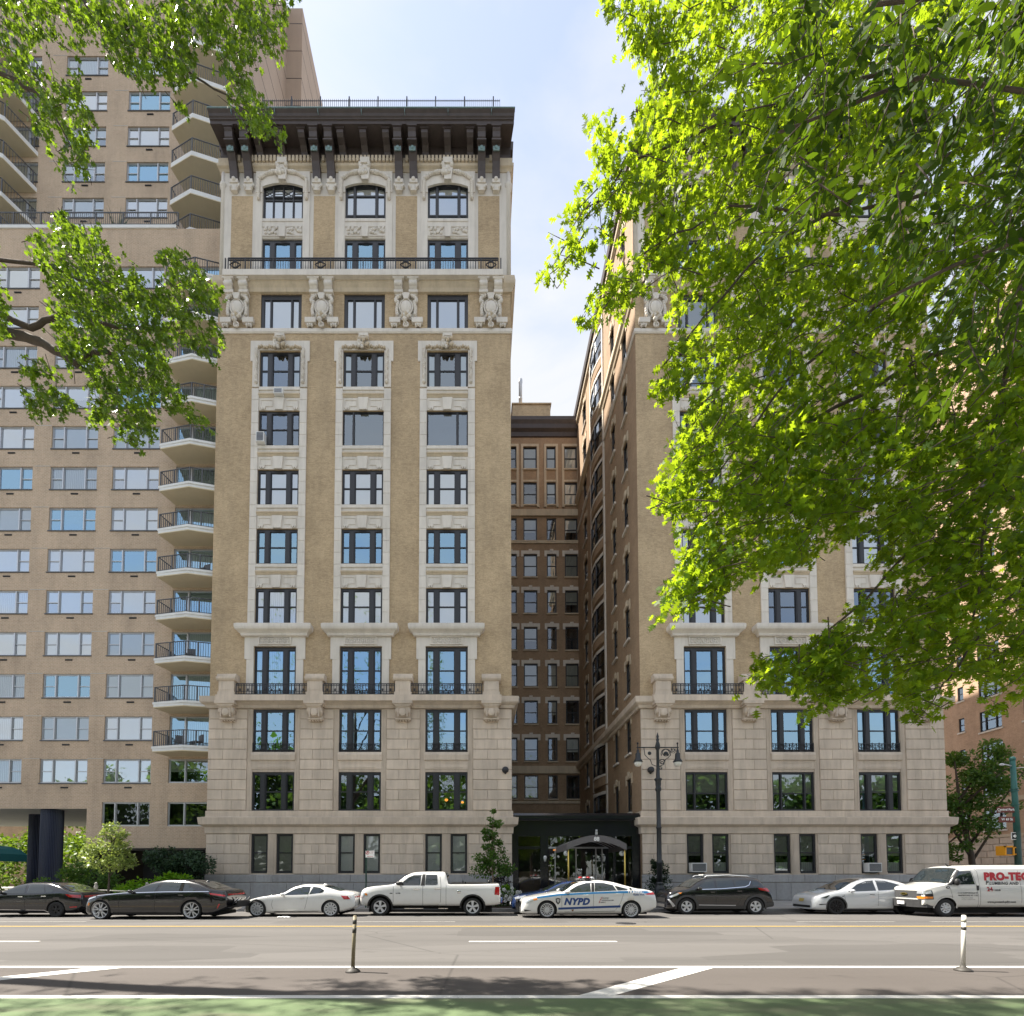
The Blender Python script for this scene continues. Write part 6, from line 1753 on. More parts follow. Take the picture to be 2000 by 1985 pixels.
# white electric car ---------------------------------------------------------------------------------
L = 5.0
c = Car('parked_car', 'white electric crossover with black turbine wheels behind the plumbing van', 'car', 15.05, 21.85, L, 1.92,
        [(0, .58), (.06, .74), (.3, .86), (.9, 1.02), (1.15, 1.08), (1.95, 1.46), (2.5, 1.60), (3.0, 1.625), (3.6, 1.56), (4.3, 1.34), (4.75, 1.16), (4.92, 1.05), (5.0, .7)],
        [(0, .54), (.3, .78), (1.2, .98), (2.6, 1.05), (4.2, 1.12), (5.0, .7)], [(0, .22), (.3, .19), (4.4, .2), (5.0, .42)], PLAN(L, .74, .84), paint='paint_pearl', k=.46)
c.body((0.95, 3.95), 0.37, 0.05)
c.glass([[(1.5, 1.03), (2.0, 1.36), (2.45, 1.50), (2.78, 1.53), (2.75, 1.08)], [(2.85, 1.08), (2.88, 1.53), (3.3, 1.51), (4.1, 1.27), (4.0, 1.15)]], (1.14, 2.3, .90, .86), (3.7, 4.7, .80, .78))
b = MB()
for wx in c.wheels: c.ring(b, wx, .415, .47, -14, 194, .012)
c.put(b, 'wheel_arch', 'trim_grey', recalc=False)
c.add_wheels((10, 'turbine'), 0.27, 0.25, 'rim_dark'); c.mirror(1.62, 1.02, None, .14, .24)
c.seams([[(1.36, .4), (1.3, .9)], [(2.8, .3), (2.82, 1.06)], [(3.6, .3), (3.9, 1.1)]]); c.handle([(2.55, .91)], 'trim_black', .2, .018)
c.lamp('head_lamp', [(.25, .74), (.62, .88), (.66, .86), (.5, .74)], 'lamp_dark'); c.lamp('fender_camera', [(1.18, .83), (1.30, .85), (1.22, .80)], 'trim_black')
c.lamp('air_vent', [(.20, .47), (.48, .49), (.48, .46), (.22, .43)], 'trim_black'); c.endpanel('number_plate', True, -.16, .16, .56, .70, 'plate_yellow', .03); c.endpanel('lower_grille', True, -.6, .6, .30, .40, 'trim_black', .02)
b = MB(); c.strip(b, [(1.2, .24), (3.6, .24)], .06, .01); c.put(b, 'sill_cladding', 'trim_grey', recalc=False)

# plumber's van ----------------------------------------------------------------------------------
L = 5.9
c = Car('van', 'white plumbing van with red and black lettering and dark bumper, cut by the frame edge', 'van', 18.62, 20.35, L, 2.02,
        [(0, 1.02), (.04, 1.16), (.3, 1.26), (.85, 1.36), (.98, 1.40), (1.55, 2.02), (1.8, 2.10), (2.6, 2.15), (5.6, 2.15), (5.85, 2.08), (5.9, 1.9)],
        [(0, .98), (.3, 1.12), (.95, 1.30), (2.0, 1.34), (5.9, 1.34)], [(0, .48), (.4, .40), (5.5, .40), (5.9, .46)], [(0, .90), (.1, .95), (.5, .99), (1.2, 1), (5.6, 1), (5.9, .97)], k=.16, paint='van_white', crown=.05)
c.body((0.86, 4.7), 0.385, 0.07)
c.glass([[(1.10, 1.36), (1.50, 1.92), (2.02, 1.94), (2.10, 1.37)]], (.97, 1.56, .93, .92))
b = MB(); c.patch(b, [(.92, 1.34), (1.52, 2.0), (1.56, 1.96), (1.12, 1.34)], .008); c.put(b, 'pillar_trim', 'trim_grey', recalc=False)
c.add_wheels((8, 'single'), 0.21, 0.24, 'rim_silver', .04); c.mirror(1.28, 1.42, 'trim_black', .30, .22)
b = MB(); c.ring(b, .86, .45, .50, 0, 180, .014); c.put(b, 'wheel_arch', 'van_white', recalc=False)
c.seams([[(1.02, 1.30), (1.16, .6), (1.2, .44)], [(2.28, .42), (2.28, 1.9), (2.2, 2.0)], [(2.20, .42), (2.15, 1.34), (2.05, 1.98)], [(2.28, 1.98), (5.7, 1.98)], [(4.0, .5), (4.0, 1.95)]])
c.handle([(2.18, 1.22)], 'trim_black', .09, .20)
c.bump('front_bumper', True, .40, .72, 'bumper_dark', .14); c.endpanel('grille', True, -.78, .78, .80, 1.10, 'trim_grey', .02)
b = MB(); c.patch(b, [(.02, 1.10), (.30, 1.12), (.34, .74), (.04, .74)], .008); c.put(b, 'lamp_housing', 'trim_black', recalc=False)
c.lamp('head_lamp', [(.04, 1.08), (.26, 1.09), (.28, .98), (.05, .97)], 'lamp_clear', .016); c.lamp('side_marker', [(.04, .86), (.30, .86), (.30, .77), (.05, .77)], 'lamp_amber', .02)
c.endpanel('head_lamp', True, -.95, -.62, .97, 1.10, 'lamp_clear', .035); c.endpanel('side_marker', True, -.97, -.62, .76, .86, 'lamp_amber', .035); c.endpanel('head_lamp', True, .62, .95, .97, 1.10, 'lamp_clear', .035); c.endpanel('side_marker', True, .7, .97, .76, .86, 'lamp_amber', .035)
c.endpanel('number_plate', True, -.18, .18, .50, .64, 'decal_white', .2)
b = MB(); b.box(-.06, -.03, -.16, .16, .925, .975); b.box(-.06, -.03, -.08, .08, .90, 1.0); c.put(b, 'badge', 'brass')
yf = lambda x, z: -c.sy(x, z)-.008
b = MB(); text_on(b, 'PRO-TECH', .42, 2.52, 1.56, yf, 0, .030, .12, 'LEFT', 1.12); c.put(b, 'lettering', 'decal_red', recalc=False)
b = MB(); text_on(b, 'P', .23, 2.54, 1.36, yf, 0, .006, .25, 'LEFT'); text_on(b, 'LUMBING AND', .165, 2.70, 1.36, yf, 0, .005, .25, 'LEFT', 1.12); c.put(b, 'lettering', 'decal_black', recalc=False)
b = MB(); c.strip(b, [(2.52, 1.325), (5.2, 1.325)], .012, .008); c.put(b, 'underline', 'decal_white', recalc=False)
b = MB(); text_on(b, '24', .24, 2.56, 1.09, yf, 0, .008, 0, 'LEFT'); c.put(b, 'lettering', 'decal_red', recalc=False)
b = MB(); text_on(b, 'HOUR', .085, 2.88, 1.10, yf, 0, .004, 0, 'LEFT'); c.strip(b, [(2.60, 1.175), (2.86, 1.135)], .018, .010)
text_on(b, 'www.protech-plbg.com', .125, 2.56, .60, yf, 0, .003, .25, 'LEFT')
text_on(b, '11-12 CLINTONVILLE ST', .078, 1.74, .985, yf, 0, .002); text_on(b, 'WHITESTONE, NY 11357', .078, 1.76, .885, yf, 0, .002); text_on(b, '1 Master NYC Lic#1225', .05, 1.70, .79, yf, 0, 0); text_on(b, 'Fire Suppr. Lic. inspection #1020', .042, 1.76, .725, yf, 0, 0)
c.put(b, 'lettering', 'decal_black', recalc=False)
b = MB(); c.patch(b, [(.94+.08*math.cos(t), 1.24+.05*math.sin(t)) for t in [2*math.pi*q/14 for q in range(14)]], .008, both=False); c.put(b, 'fleet_number', 'decal_black', recalc=False)
b = MB(); text_on(b, '144', .055, .94, 1.222, lambda x, z: yf(x, z)-.004, 0, .002); c.put(b, 'lettering', 'decal_white', recalc=False)
b = MB(); b.tube((1.75, -.2, 2.15), (1.62, -.2, 2.25), .02, n=6); b.box(1.7, 1.85, -.24, -.16, 2.14, 2.17); c.put(b, 'antenna', 'trim_black')
# ---------------------------------------------------------------- foliage
import numpy as np
NR = np.random.RandomState(11)
def ray_pt(px, py, Y):
    """where the sight line through a photo pixel meets depth Y (used once to lay the boughs out at their own distance)"""
    cy = 1706.0 - 950.0*math.tan(PITCH)
    u = -(py-cy)/950.0; a = (px-937.0)/950.0
    dy = math.cos(PITCH) - u*math.sin(PITCH); dz = math.sin(PITCH) + u*math.cos(PITCH)
    t = Y/dy
    return Vector((a*t, Y, CAM_H + dz*t))
OAK = [(0, 0), (.17, .035), (.27, .33), (.36, .08), (.50, .47), (.60, .09), (.78, .34), (.82, .09), (1.0, 0)]
OAK = [(u, v, -0.25*abs(v)) for u, v in OAK] + [(u, -v, -0.25*abs(v)) for u, v in OAK[-2:0:-1]]
OAKS = [(0, 0, 0), (.3, .36, -.06), (.42, .09, 0), (.68, .42, -.08), (.74, .09, 0), (1, 0, 0), (.74, -.09, 0), (.68, -.42, -.08), (.42, -.09, 0), (.3, -.36, -.06)]
OVAL = [(0, 0, 0), (.2, .16, -.03), (.55, .20, -.03), (.85, .10, -.01), (1, 0, .02), (.85, -.10, -.01), (.55, -.20, -.03), (.2, -.16, -.03)]
DIA = [(0, 0, 0), (.45, .30, -.04), (1, 0, 0), (.45, -.30, -.04)]
def leaf_mesh(name, shape, pos, dirs, ups, size, mat):
    """one mesh of many leaves: pos, leaf direction, leaf normal, length"""
    pos = np.asarray(pos, float); n = len(pos); S = np.asarray(shape, float); k = len(S)
    d = np.asarray(dirs, float); d /= np.linalg.norm(d, axis=1)[:, None] + 1e-9
    u = np.asarray(ups, float); u = u - d*(u*d).sum(1)[:, None]; u /= np.linalg.norm(u, axis=1)[:, None] + 1e-9
    w = np.cross(u, d); s = np.asarray(size, float)
    V = pos[:, None, :] + s[:, None, None]*(S[None, :, 0:1]*d[:, None, :] + S[None, :, 1:2]*w[:, None, :] + S[None, :, 2:3]*u[:, None, :])
    V = V.reshape(-1, 3)
    me = bpy.data.meshes.new(name)
    me.vertices.add(n*k); me.vertices.foreach_set('co', V.astype(np.float32).ravel())
    me.loops.add(n*k); me.loops.foreach_set('vertex_index', np.arange(n*k, dtype=np.int32))
    me.polygons.add(n); me.polygons.foreach_set('loop_start', np.arange(0, n*k, k, dtype=np.int32)); me.polygons.foreach_set('loop_total', np.full(n, k, dtype=np.int32))
    me.materials.append(MAT[mat]); me.update(calc_edges=True); me.validate()
    return me
def inpoly(x, y, poly):
    r = False; n = len(poly); j = n-1
    for i in range(n):
        xi, yi = poly[i]; xj, yj = poly[j]
        if (yi > y) != (yj > y) and x < (xj-xi)*(y-yi)/(yj-yi)+xi: r = not r
        j = i
    return r
mleaf('leaf_oak', (0.018, 0.058, 0.007), (0.060, 0.150, 0.014), (0.46, 0.63, 0.018), 0.57, 0.45, 0.22)
mleaf('leaf_oak_far', (0.015, 0.046, 0.009), (0.048, 0.112, 0.018), (0.32, 0.50, 0.022), 0.46, 0.30)
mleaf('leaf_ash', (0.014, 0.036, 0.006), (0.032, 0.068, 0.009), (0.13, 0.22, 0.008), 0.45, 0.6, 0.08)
mleaf('leaf_mid', (0.032, 0.085, 0.018), (0.085, 0.18, 0.034), (0.18, 0.32, 0.03), 0.38, 0.45)
mleaf('leaf_pale', (0.14, 0.20, 0.05), (0.34, 0.42, 0.15), (0.36, 0.45, 0.08), 0.4, 0.4)
mleaf('leaf_dark', (0.010, 0.026, 0.012), (0.026, 0.055, 0.022), (0.04, 0.09, 0.02), 0.25, 0.4)
mleaf('leaf_bluegreen', (0.02, 0.05, 0.028), (0.06, 0.11, 0.06), (0.08, 0.14, 0.05), 0.3, 0.4)
mleaf('leaf_garden', (0.05, 0.11, 0.015), (0.13, 0.24, 0.025), (0.22, 0.34, 0.02), 0.4, 0.5)
mleaf('leaf_lime', (0.12, 0.30, 0.012), (0.20, 0.42, 0.02), (0.32, 0.52, 0.02), 0.4, 0.5)
mleaf('petal_white', (0.65, 0.65, 0.62), (0.8, 0.8, 0.78), (0.5, 0.5, 0.48), 0.2, 0.7)
mleaf('petal_red', (0.50, 0.02, 0.02), (0.65, 0.06, 0.03), (0.4, 0.03, 0.02), 0.2, 0.7)

def clumps(centre, rad, n, leaf, rr, shell=0.55, nclump=18, droop=-0.2):
    """leaf positions in uneven clumps filling an ellipsoid"""
    c = np.array(centre); r = np.array(rad); P = []; D = []
    for q in range(nclump):
        v = rr.normal(0, 1, 3); v /= np.linalg.norm(v); v *= rr.uniform(shell, 1.0)**0.6
        cc = c + v*r*0.82; cr = r.mean()*rr.uniform(0.22, 0.42)
        m = int(n/nclump*rr.uniform(0.6, 1.4))
        w = rr.normal(0, 1, (m, 3)); w /= np.linalg.norm(w, axis=1)[:, None]; w *= rr.uniform(0.2, 1, (m, 1))**0.5
        P.append(cc + w*cr*np.array([1.15, 1.0, 0.8])); D.append(w + rr.normal(0, 0.5, (m, 3)) + np.array([0, 0, droop]))
    P = np.concatenate(P); D = np.concatenate(D); n = len(P)
    return P, D, rr.normal(0, 0.6, (n, 3)) + np.array([0, 0, 0.9]), leaf*rr.uniform(0.6, 1.25, n)
def bough_tree(name, label, polys, base, trunk_top, limbs, shape, leafsize, mat, per_twig, flow, seed):
    """tree whose crown reaches into the picture: polys = (outline, depth0, depth1, number of twigs)"""
    rr = np.random.RandomState(seed)
    root = thing(name, label, 'tree', base)
    P, D, U, S = [], [], [], []
    tw = MB()
    for poly, y0, y1, ntw, gap in polys:
        xs = [p[0] for p in poly]; ys = [p[1] for p in poly]; cnt = 0; tries = 0
        while cnt < ntw and tries < ntw*14:
            tries += 1
            x = rr.uniform(min(xs), max(xs)); y = rr.uniform(min(ys), max(ys))
            if not inpoly(x, y, poly): continue
            if mnoise.noise((x*0.0085+seed, y*0.0085, 3.1)) < gap: continue
            Y = rr.uniform(y0, y1)
            c = ray_pt(x, y, Y); cnt += 1
            f = Vector(flow) + Vector(rr.normal(0, 0.45, 3)); f.normalize()
            ln = rr.uniform(0.25, 0.55)
            a = c - f*ln*0.6; e = c + f*ln*0.4
            mid = (a+e)/2 + Vector(rr.normal(0, 0.03, 3))
            if cnt % 2 == 0: tw.ptube([a, mid, e], [0.006, 0.0045, 0.002], 4)
            n = rr.randint(per_twig[0], per_twig[1])
            for i in range(n):
                t = rr.uniform(0.1, 1.05)
                p = a.lerp(e, t) + Vector(rr.normal(0, 0.025, 3))
                d = f*0.55 + Vector(rr.normal(0, 0.6, 3)) + Vector((0, 0, -0.35))
                P.append(p); D.append(d); U.append(Vector((0, 0, 0.75)) + Vector(rr.normal(0, 0.6, 3))); S.append(leafsize*rr.uniform(0.65, 1.2))
    cr = place(leaf_mesh('crown', shape, P, D, U, S, mat), 'crown', root, (0, 0, 0))
    tw.build('twigs', MAT['bark'], root)['kind'] = 'stuff'
    b = MB()
    bz = Vector(base); tt = Vector(trunk_top)
    pts = [bz + (tt-bz)*(i/6) + Vector((0.06*math.sin(i*1.7), 0.05*math.cos(i*2.1), 0)) for i in range(7)]
    b.ptube(pts, [0.30, 0.25, 0.23, 0.22, 0.20, 0.18, 0.14], 14)
    b.build('trunk', MAT['bark'], root)
    for L_ in limbs:
        b = MB(); pts = [Vector(p) for p in L_['pts']]
        fine = []
        for i in range(len(pts)-1):
            for q in range(5):
                t = q/5; fine.append(pts[i].lerp(pts[i+1], t) + Vector(rr.normal(0, 0.012, 3)))
        fine.append(pts[-1]); n = len(fine)
        b.ptube(fine, [L_['r0'] + (L_['r1']-L_['r0'])*(i/(n-1))**0.7 for i in range(n)], 8)
        b.build('limb', MAT['bark'], root)
    return root

def limb(trunk, pix, Y, r0, r1, Yend=None):
    Yend = Y if Yend is None else Yend; n = len(pix)
    return {'pts': [trunk] + [ray_pt(x, y, Y+(Yend-Y)*i/max(1, n-1)) for i, (x, y) in enumerate(pix)], 'r0': r0, 'r1': r1}

# bright oak on the right ---------------------------------------------------------------------------
RT = Vector((11.5, 5.6, 0.0)); RTT = Vector((11.3, 5.8, 17.0))
main = [(1290, -40), (1245, 60), (1330, 60), (1300, 150), (1250, 175), (1290, 260), (1215, 330), (1240, 430), (1290, 520), (1300, 600), (1335, 690), (1350, 800), (1300, 890), (1300, 990), (1345, 1050), (1320, 1120),
        (1420, 1150), (1520, 1120), (1620, 1090), (1720, 1030), (1690, 1150), (1620, 1240), (1560, 1300), (1640, 1370), (1760, 1370), (1850, 1330), (1950, 1345), (2060, 1270), (2100, -60)]
sprigs = [
    ([(1172, -20), (1250, -20), (1330, 60), (1290, 120), (1250, 90), (1200, 40)], 5.2, 5.8, 44, -1),
    ([(1240, 60), (1285, 70), (1275, 140), (1250, 130)], 5.2, 5.6, 9, -1),
    ([(1290, 130), (1320, 330), (1235, 420), (1165, 470), (1110, 530), (1068, 540), (1090, 480), (1125, 400), (1160, 330), (1150, 230), (1175, 215), (1215, 280)], 5.0, 5.6, 92, -1),
    ([(1300, 400), (1330, 520), (1230, 590), (1150, 635), (1170, 570), (1250, 500)], 4.9, 5.5, 64, -1),
    ([(1340, 650), (1340, 760), (1280, 775), (1300, 710)], 4.8, 5.3, 20, -1),
    ([(1350, 1060), (1440, 1130), (1380, 1200), (1285, 1200), (1310, 1130)], 4.8, 5.4, 66, -1),
    ([(1290, 900), (1340, 900), (1340, 1000), (1285, 980)], 4.8, 5.3, 18, -1),
    ([(1640, 1230), (1680, 1330), (1570, 1400), (1590, 1350), (1475, 1350), (1490, 1290), (1560, 1270)], 4.6, 5.2, 95, -1),
    ([(1770, 1320), (1830, 1330), (1830, 1390), (1780, 1395)], 4.6, 5.2, 14, -1),
    ([(1920, 1290), (2030, 1240), (1990, 1370), (1940, 1375)], 4.6, 5.2, 24, -1)]
upper = [(1290, -40), (1330, 60), (1300, 150), (1250, 175), (1290, 260), (1235, 330), (1260, 430), (1300, 520), (1335, 690), (1360, 800), (1500, 900), (1750, 800), (2100, 500), (2100, -60)]
lower = [(1360, 800), (1310, 890), (1310, 990), (1345, 1050), (1420, 1140), (1520, 1110), (1720, 1030), (1690, 1150), (1580, 1290), (1640, 1360), (1760, 1360), (1850, 1320), (1950, 1330), (2060, 1250), (2100, 500), (1750, 800)]
polys = [(upper, 5.0, 7.6, 1750, -0.55), (upper, 5.0, 6.2, 800, -0.10), (lower, 4.6, 7.2, 1450, -0.48), (lower, 4.6, 6.0, 640, -0.05)] + sprigs + [([(2050, -1000), (2050, 1250), (2350, 1200), (3100, 800), (3100, -1000)], 4.4, 7.6, 900, -0.3), ([(1290, -1000), (1270, -30), (2060, -30), (2060, -1000)], 5.2, 7.6, 420, -0.25)]
tr = lambda z: RT.lerp(RTT, z/17.0)
limbs = [limb(tr(6.0), [(2090, 600), (1800, 700), (1520, 860), (1345, 1090)], 6.0, .05, .010, 5.2),
         limb(tr(7.5), [(2060, 420), (1760, 560), (1540, 740), (1360, 980)], 6.2, .045, .008, 5.2),
         limb(tr(9.5), [(2080, 210), (1780, 330), (1500, 480), (1290, 720)], 6.0, .045, .008, 5.1),
         limb(tr(11.5), [(2060, 60), (1760, 130), (1480, 215), (1225, 320), (1080, 520)], 5.8, .04, .006, 5.2),
         limb(tr(13.0), [(2050, -160), (1700, -90), (1420, -40), (1230, 10)], 5.8, .035, .007, 5.4),
         limb(tr(5.2), [(2070, 860), (1860, 1000), (1680, 1180), (1500, 1330)], 5.6, .04, .006, 4.9),
         limb(tr(4.6), [(2090, 1080), (1960, 1180), (1850, 1330)], 5.4, .05, .008, 4.9),
         limb(tr(10.0), [(2000, 330), (1640, 420), (1420, 400), (1250, 500)], 5.6, .03, .006, 5.1),
         limb(tr(6.6), [(1995, 560), (1960, 760), (1930, 980), (1900, 1210)], 5.2, .05, .008, 4.9)]
bough_tree('oak_tree', 'sunlit yellow-green oak whose boughs hang over the right wing of the building', polys, RT, RTT, limbs, OAK, 0.098, 'leaf_oak', (9, 16), (-0.62, 0.0, -0.45), 5)

# darker oak on the left -------------------------------------------------------------------------------
LT = Vector((-13.2, 9.2, 0.0)); LTT = Vector((-12.9, 9.2, 19.0))
A1 = [(-60, -40), (150, -40), (190, 60), (150, 110), (95, 70), (70, 140), (150, 150), (180, 240), (170, 330), (130, 350), (95, 300), (60, 250), (60, 190), (-60, 160)]
A2 = [(140, -40), (575, -40), (578, 50), (545, 60), (560, 100), (535, 115), (500, 90), (470, 150), (520, 190), (560, 275), (500, 262), (455, 225), (420, 120), (380, 200), (340, 225), (325, 130), (290, 165), (215, 120), (185, 40)]
A3 = [(-60, 480), (40, 500), (90, 450), (110, 420), (180, 410), (200, 480), (260, 520), (290, 590), (330, 540), (300, 480), (380, 510), (425, 570), (420, 620), (440, 670), (400, 700), (340, 650), (330, 720), (350, 770), (420, 820), (395, 835), (330, 790), (300, 830), (270, 880),
      (225, 860), (235, 810), (180, 830), (190, 770), (150, 720), (110, 680), (60, 660), (-60, 640)]
A4 = [(35, 720), (80, 700), (150, 790), (130, 830), (95, 830), (60, 800)]
A5 = [(170, 770), (195, 760), (200, 810), (180, 820)]
OUTL = [(-1500, -900), (-60, -900), (-60, 600), (-1500, 600)]
OUTT = [(-60, -700), (540, -700), (560, -30), (-60, -30)]
polysL = [(A1, 8.0, 9.8, 300, -0.20), (A2, 8.0, 9.8, 470, -0.22), (A3, 7.8, 9.8, 820, -0.24), (A4, 7.9, 8.8, 46, -1), (A5, 8, 8.6, 8, -1), (OUTL, 7.6, 10.5, 900, -0.2), (OUTT, 8.0, 10.5, 900, -0.25)]
tl = lambda z: LT.lerp(LTT, z/19.0)
limbsL = [limb(tl(9.0), [(-150, 560), (0, 640), (80, 670), (150, 710), (180, 690), (215, 690)], 9.0, .14, .03, 8.6),
          limb(tl(9.6), [(-120, 560), (60, 640), (130, 610), (230, 640), (330, 640)], 8.8, .09, .018, 8.6),
          limb(tl(13.5), [(-160, 80), (20, 150), (95, 200), (140, 290)], 8.8, .07, .012),
          limb(tl(16.0), [(-160, -160), (140, -40), (200, 60), (340, 120), (440, 190), (540, 260)], 8.8, .07, .006),
          limb(tl(12.0), [(-100, 500), (100, 520), (180, 560), (190, 480)], 8.7, .05, .01)]
bough_tree('oak_tree', 'darker green oak with boughs before the brown brick tower', polysL, LT, LTT, limbsL, OAKS, 0.108, 'leaf_oak_far', (8, 14), (0.55, 0.0, -0.45), 9)

# ash twigs close to the lens, top right ----------------------------------------------------------------
root = thing('ash_tree', 'shadowed dark ash foliage with long leaflets in the upper corner of the view', 'tree', (6.2, 1.0, 0.15))
P, D, U, S = [], [], [], []; tw = MB()
ashpoly = [(1460, 30), (1560, -60), (2150, -60), (2150, 620), (1960, 640), (1900, 820), (1800, 700), (1660, 560), (1560, 420), (1480, 330), (1500, 180)]
rr = np.random.RandomState(3); cnt = 0
while cnt < 300:
    x = rr.uniform(1440, 2150); y = rr.uniform(-60, 830)
    if not inpoly(x, y, ashpoly): continue
    if mnoise.noise((x*0.006, y*0.006, 7.7)) < -0.22: continue
    cnt += 1
    c = ray_pt(x, y, rr.uniform(2.3, 3.0))
    f = Vector((-0.35, 0, -0.75)) + Vector(rr.normal(0, 0.35, 3)); f.normalize()
    side = f.cross(Vector(rr.normal(0, 1, 3))).normalized(); nrm = f.cross(side)
    tw.ptube([c, c+f*0.12, c+f*0.23+Vector((0, 0, -0.01))], [0.004, 0.003, 0.0015], 4)
    for i in range(4):
        for sd in (-1, 1):
            P.append(c + f*(0.05+0.055*i)); D.append(f*0.75 + side*sd*0.8 + Vector(rr.normal(0, 0.15, 3))); U.append(nrm + Vector(rr.normal(0, 0.3, 3))); S.append(rr.uniform(0.060, 0.088))
    P.append(c + f*0.23); D.append(f); U.append(nrm); S.append(0.08)
for (cx_, cy_, cz_, n_) in ((-1.0, 2.4, 12.0, 1500), (1.6, 2.2, 12.4, 1500), (4.2, 2.0, 11.6, 1300), (-3.4, 2.6, 12.6, 1000), (6.0, 1.6, 10.0, 900)):      # unseen crown above the view, added to shade the near leaves
    a = clumps((cx_, cy_, cz_), (2.0, 1.2, 1.2), n_, 0.14, rr, nclump=16)
    P += [Vector(q) for q in a[0]]; D += [Vector(q) for q in a[1]]; U += [Vector(q) for q in a[2]]; S += list(a[3])
place(leaf_mesh('crown', OVAL, P, D, U, S, 'leaf_ash'), 'crown', root, (0, 0, 0))
tw.build('twigs', MAT['bark'], root)['kind'] = 'stuff'
b = MB(); b.ptube([(6.2, 1.0, 0.15), (6.25, 1.1, 3), (6.2, 1.3, 7.0), (5.6, 1.6, 9.5), (3.0, 2.0, 11.5), (-1.0, 2.3, 12.0)], [0.2, 0.16, 0.12, 0.1, 0.07, 0.02], 12); b.build('trunk', MAT['bark'], root)
for pts in (((6.2, 1.3, 6.0), ray_pt(2150, 200, 2.7), ray_pt(1800, 150, 2.7), ray_pt(1520, 260, 2.6)), ((6.2, 1.25, 5.0), ray_pt(2120, 420, 2.8), ray_pt(1860, 520, 2.7), ray_pt(1700, 600, 2.6)), ((6.2, 1.3, 6.6), ray_pt(2100, -40, 2.7), ray_pt(1700, 10, 2.6))):
    b = MB(); b.ptube(pts, [0.03] + [0.013 - 0.003*i for i in range(len(pts)-1)], 6); b.build('limb', MAT['bark'], root)

# smaller trees and shrubs --------------------------------------------------------------------------------
def small_tree(name, label, base, h, trunk_h, crowns, leaf, mat, n, seed, bark='bark_pale', tr=0.05, shape=DIA, cat='tree'):
    rr = np.random.RandomState(seed); root = thing(name, label, cat, base)
    A = [clumps((base[0]+c[0], base[1]+c[1], base[2]+c[2]), c[3], int(n*c[4]), leaf, rr, nclump=c[5]) for c in crowns]
    P, D, U, S = [np.concatenate([a[i] for a in A]) for i in range(4)]
    place(leaf_mesh('crown', shape, P, D, U, S, mat), 'crown', root, (0, 0, 0))
    b = MB(); bb = Vector(base); top = Vector((base[0]+crowns[-1][0]*0.8, base[1]+crowns[-1][1]*0.8, base[2]+h*0.9))
    b.ptube([bb, bb.lerp(top, 0.3)+Vector((tr*0.5, 0, 0)), bb.lerp(top, 0.65)-Vector((tr*0.6, 0, 0)), top], [tr, tr*0.8, tr*0.55, tr*0.15], 8)
    for k in range(9):
        c = crowns[k % len(crowns)]
        s = bb.lerp(top, min(0.85, trunk_h/h + 0.06*k)); e = Vector((base[0]+c[0], base[1]+c[1], base[2]+c[2])) + Vector((c[3][0]*math.cos(k*2.4), c[3][1]*math.sin(k*2.4), c[3][2]*0.4))*0.8
        b.ptube([s, s.lerp(e, 0.5)+Vector((0, 0, 0.05)), e], [tr*0.45, tr*0.3, tr*0.1], 5)
    b.build('trunk', MAT[bark], root)
    return root
def shrub(label, base, crowns, leaf, mat, n, seed, shape=DIA):
    rr = np.random.RandomState(seed); root = thing('shrub', label, 'shrub', base, 'shrubs along the house fronts')
    A = [clumps((base[0]+c[0], base[1]+c[1], base[2]+c[2]), c[3], int(n*c[4]), leaf, rr, nclump=c[5]) for c in crowns]
    P, D, U, S = [np.concatenate([a[i] for a in A]) for i in range(4)]
    place(leaf_mesh('foliage', shape, P, D, U, S, mat), 'foliage', root, (0, 0, 0))
    b = MB(); bb = Vector(base)
    for k in range(6):
        c = crowns[k % len(crowns)]; e = bb + Vector(c[:3]) + Vector((c[3][0]*math.cos(k*2.1), c[3][1]*math.sin(k*2.1), 0))*0.6
        b.ptube([bb + Vector((0.05*math.cos(k), 0.05*math.sin(k), 0)), bb.lerp(e, 0.6), e], [0.03, 0.02, 0.008], 5)
    b.build('stems', MAT['bark'], root)
# young street tree beside the entrance: stacked, narrow towards the top
small_tree('street_tree', 'young conical street tree with thin pale trunk in the flower bed by the entrance', (0.66, 25.2, PZ(25.2)), 4.9, 1.5,
           [(0.0, 0, 1.95, (1.35, 0.9, 0.45), 0.34, 16), (-0.15, 0, 2.5, (1.0, 0.8, 0.40), 0.24, 12), (0.1, 0, 3.05, (0.68, 0.6, 0.40), 0.16, 9), (-0.15, 0, 3.75, (0.42, 0.4, 0.40), 0.12, 7), (0.0, 0, 4.35, (0.5, 0.4, 0.28), 0.10, 6), (0, 0, 4.9, (0.10, 0.1, 0.30), 0.02, 2)], 0.15, 'leaf_mid', 3600, 31, tr=0.055)
small_tree('street_tree', 'small pale-leaved street tree in front of the brown brick tower', (-18.95, 24.8, PZ(24.8)), 4.3, 1.7,
           [(0.0, 0, 2.5, (1.35, 1.1, 0.7), 0.45, 16), (-0.1, 0, 3.2, (1.2, 1.0, 0.6), 0.33, 13), (0.2, 0, 3.85, (0.7, 0.7, 0.45), 0.22, 9)], 0.15, 'leaf_pale', 3000, 32, 'bark', 0.06)
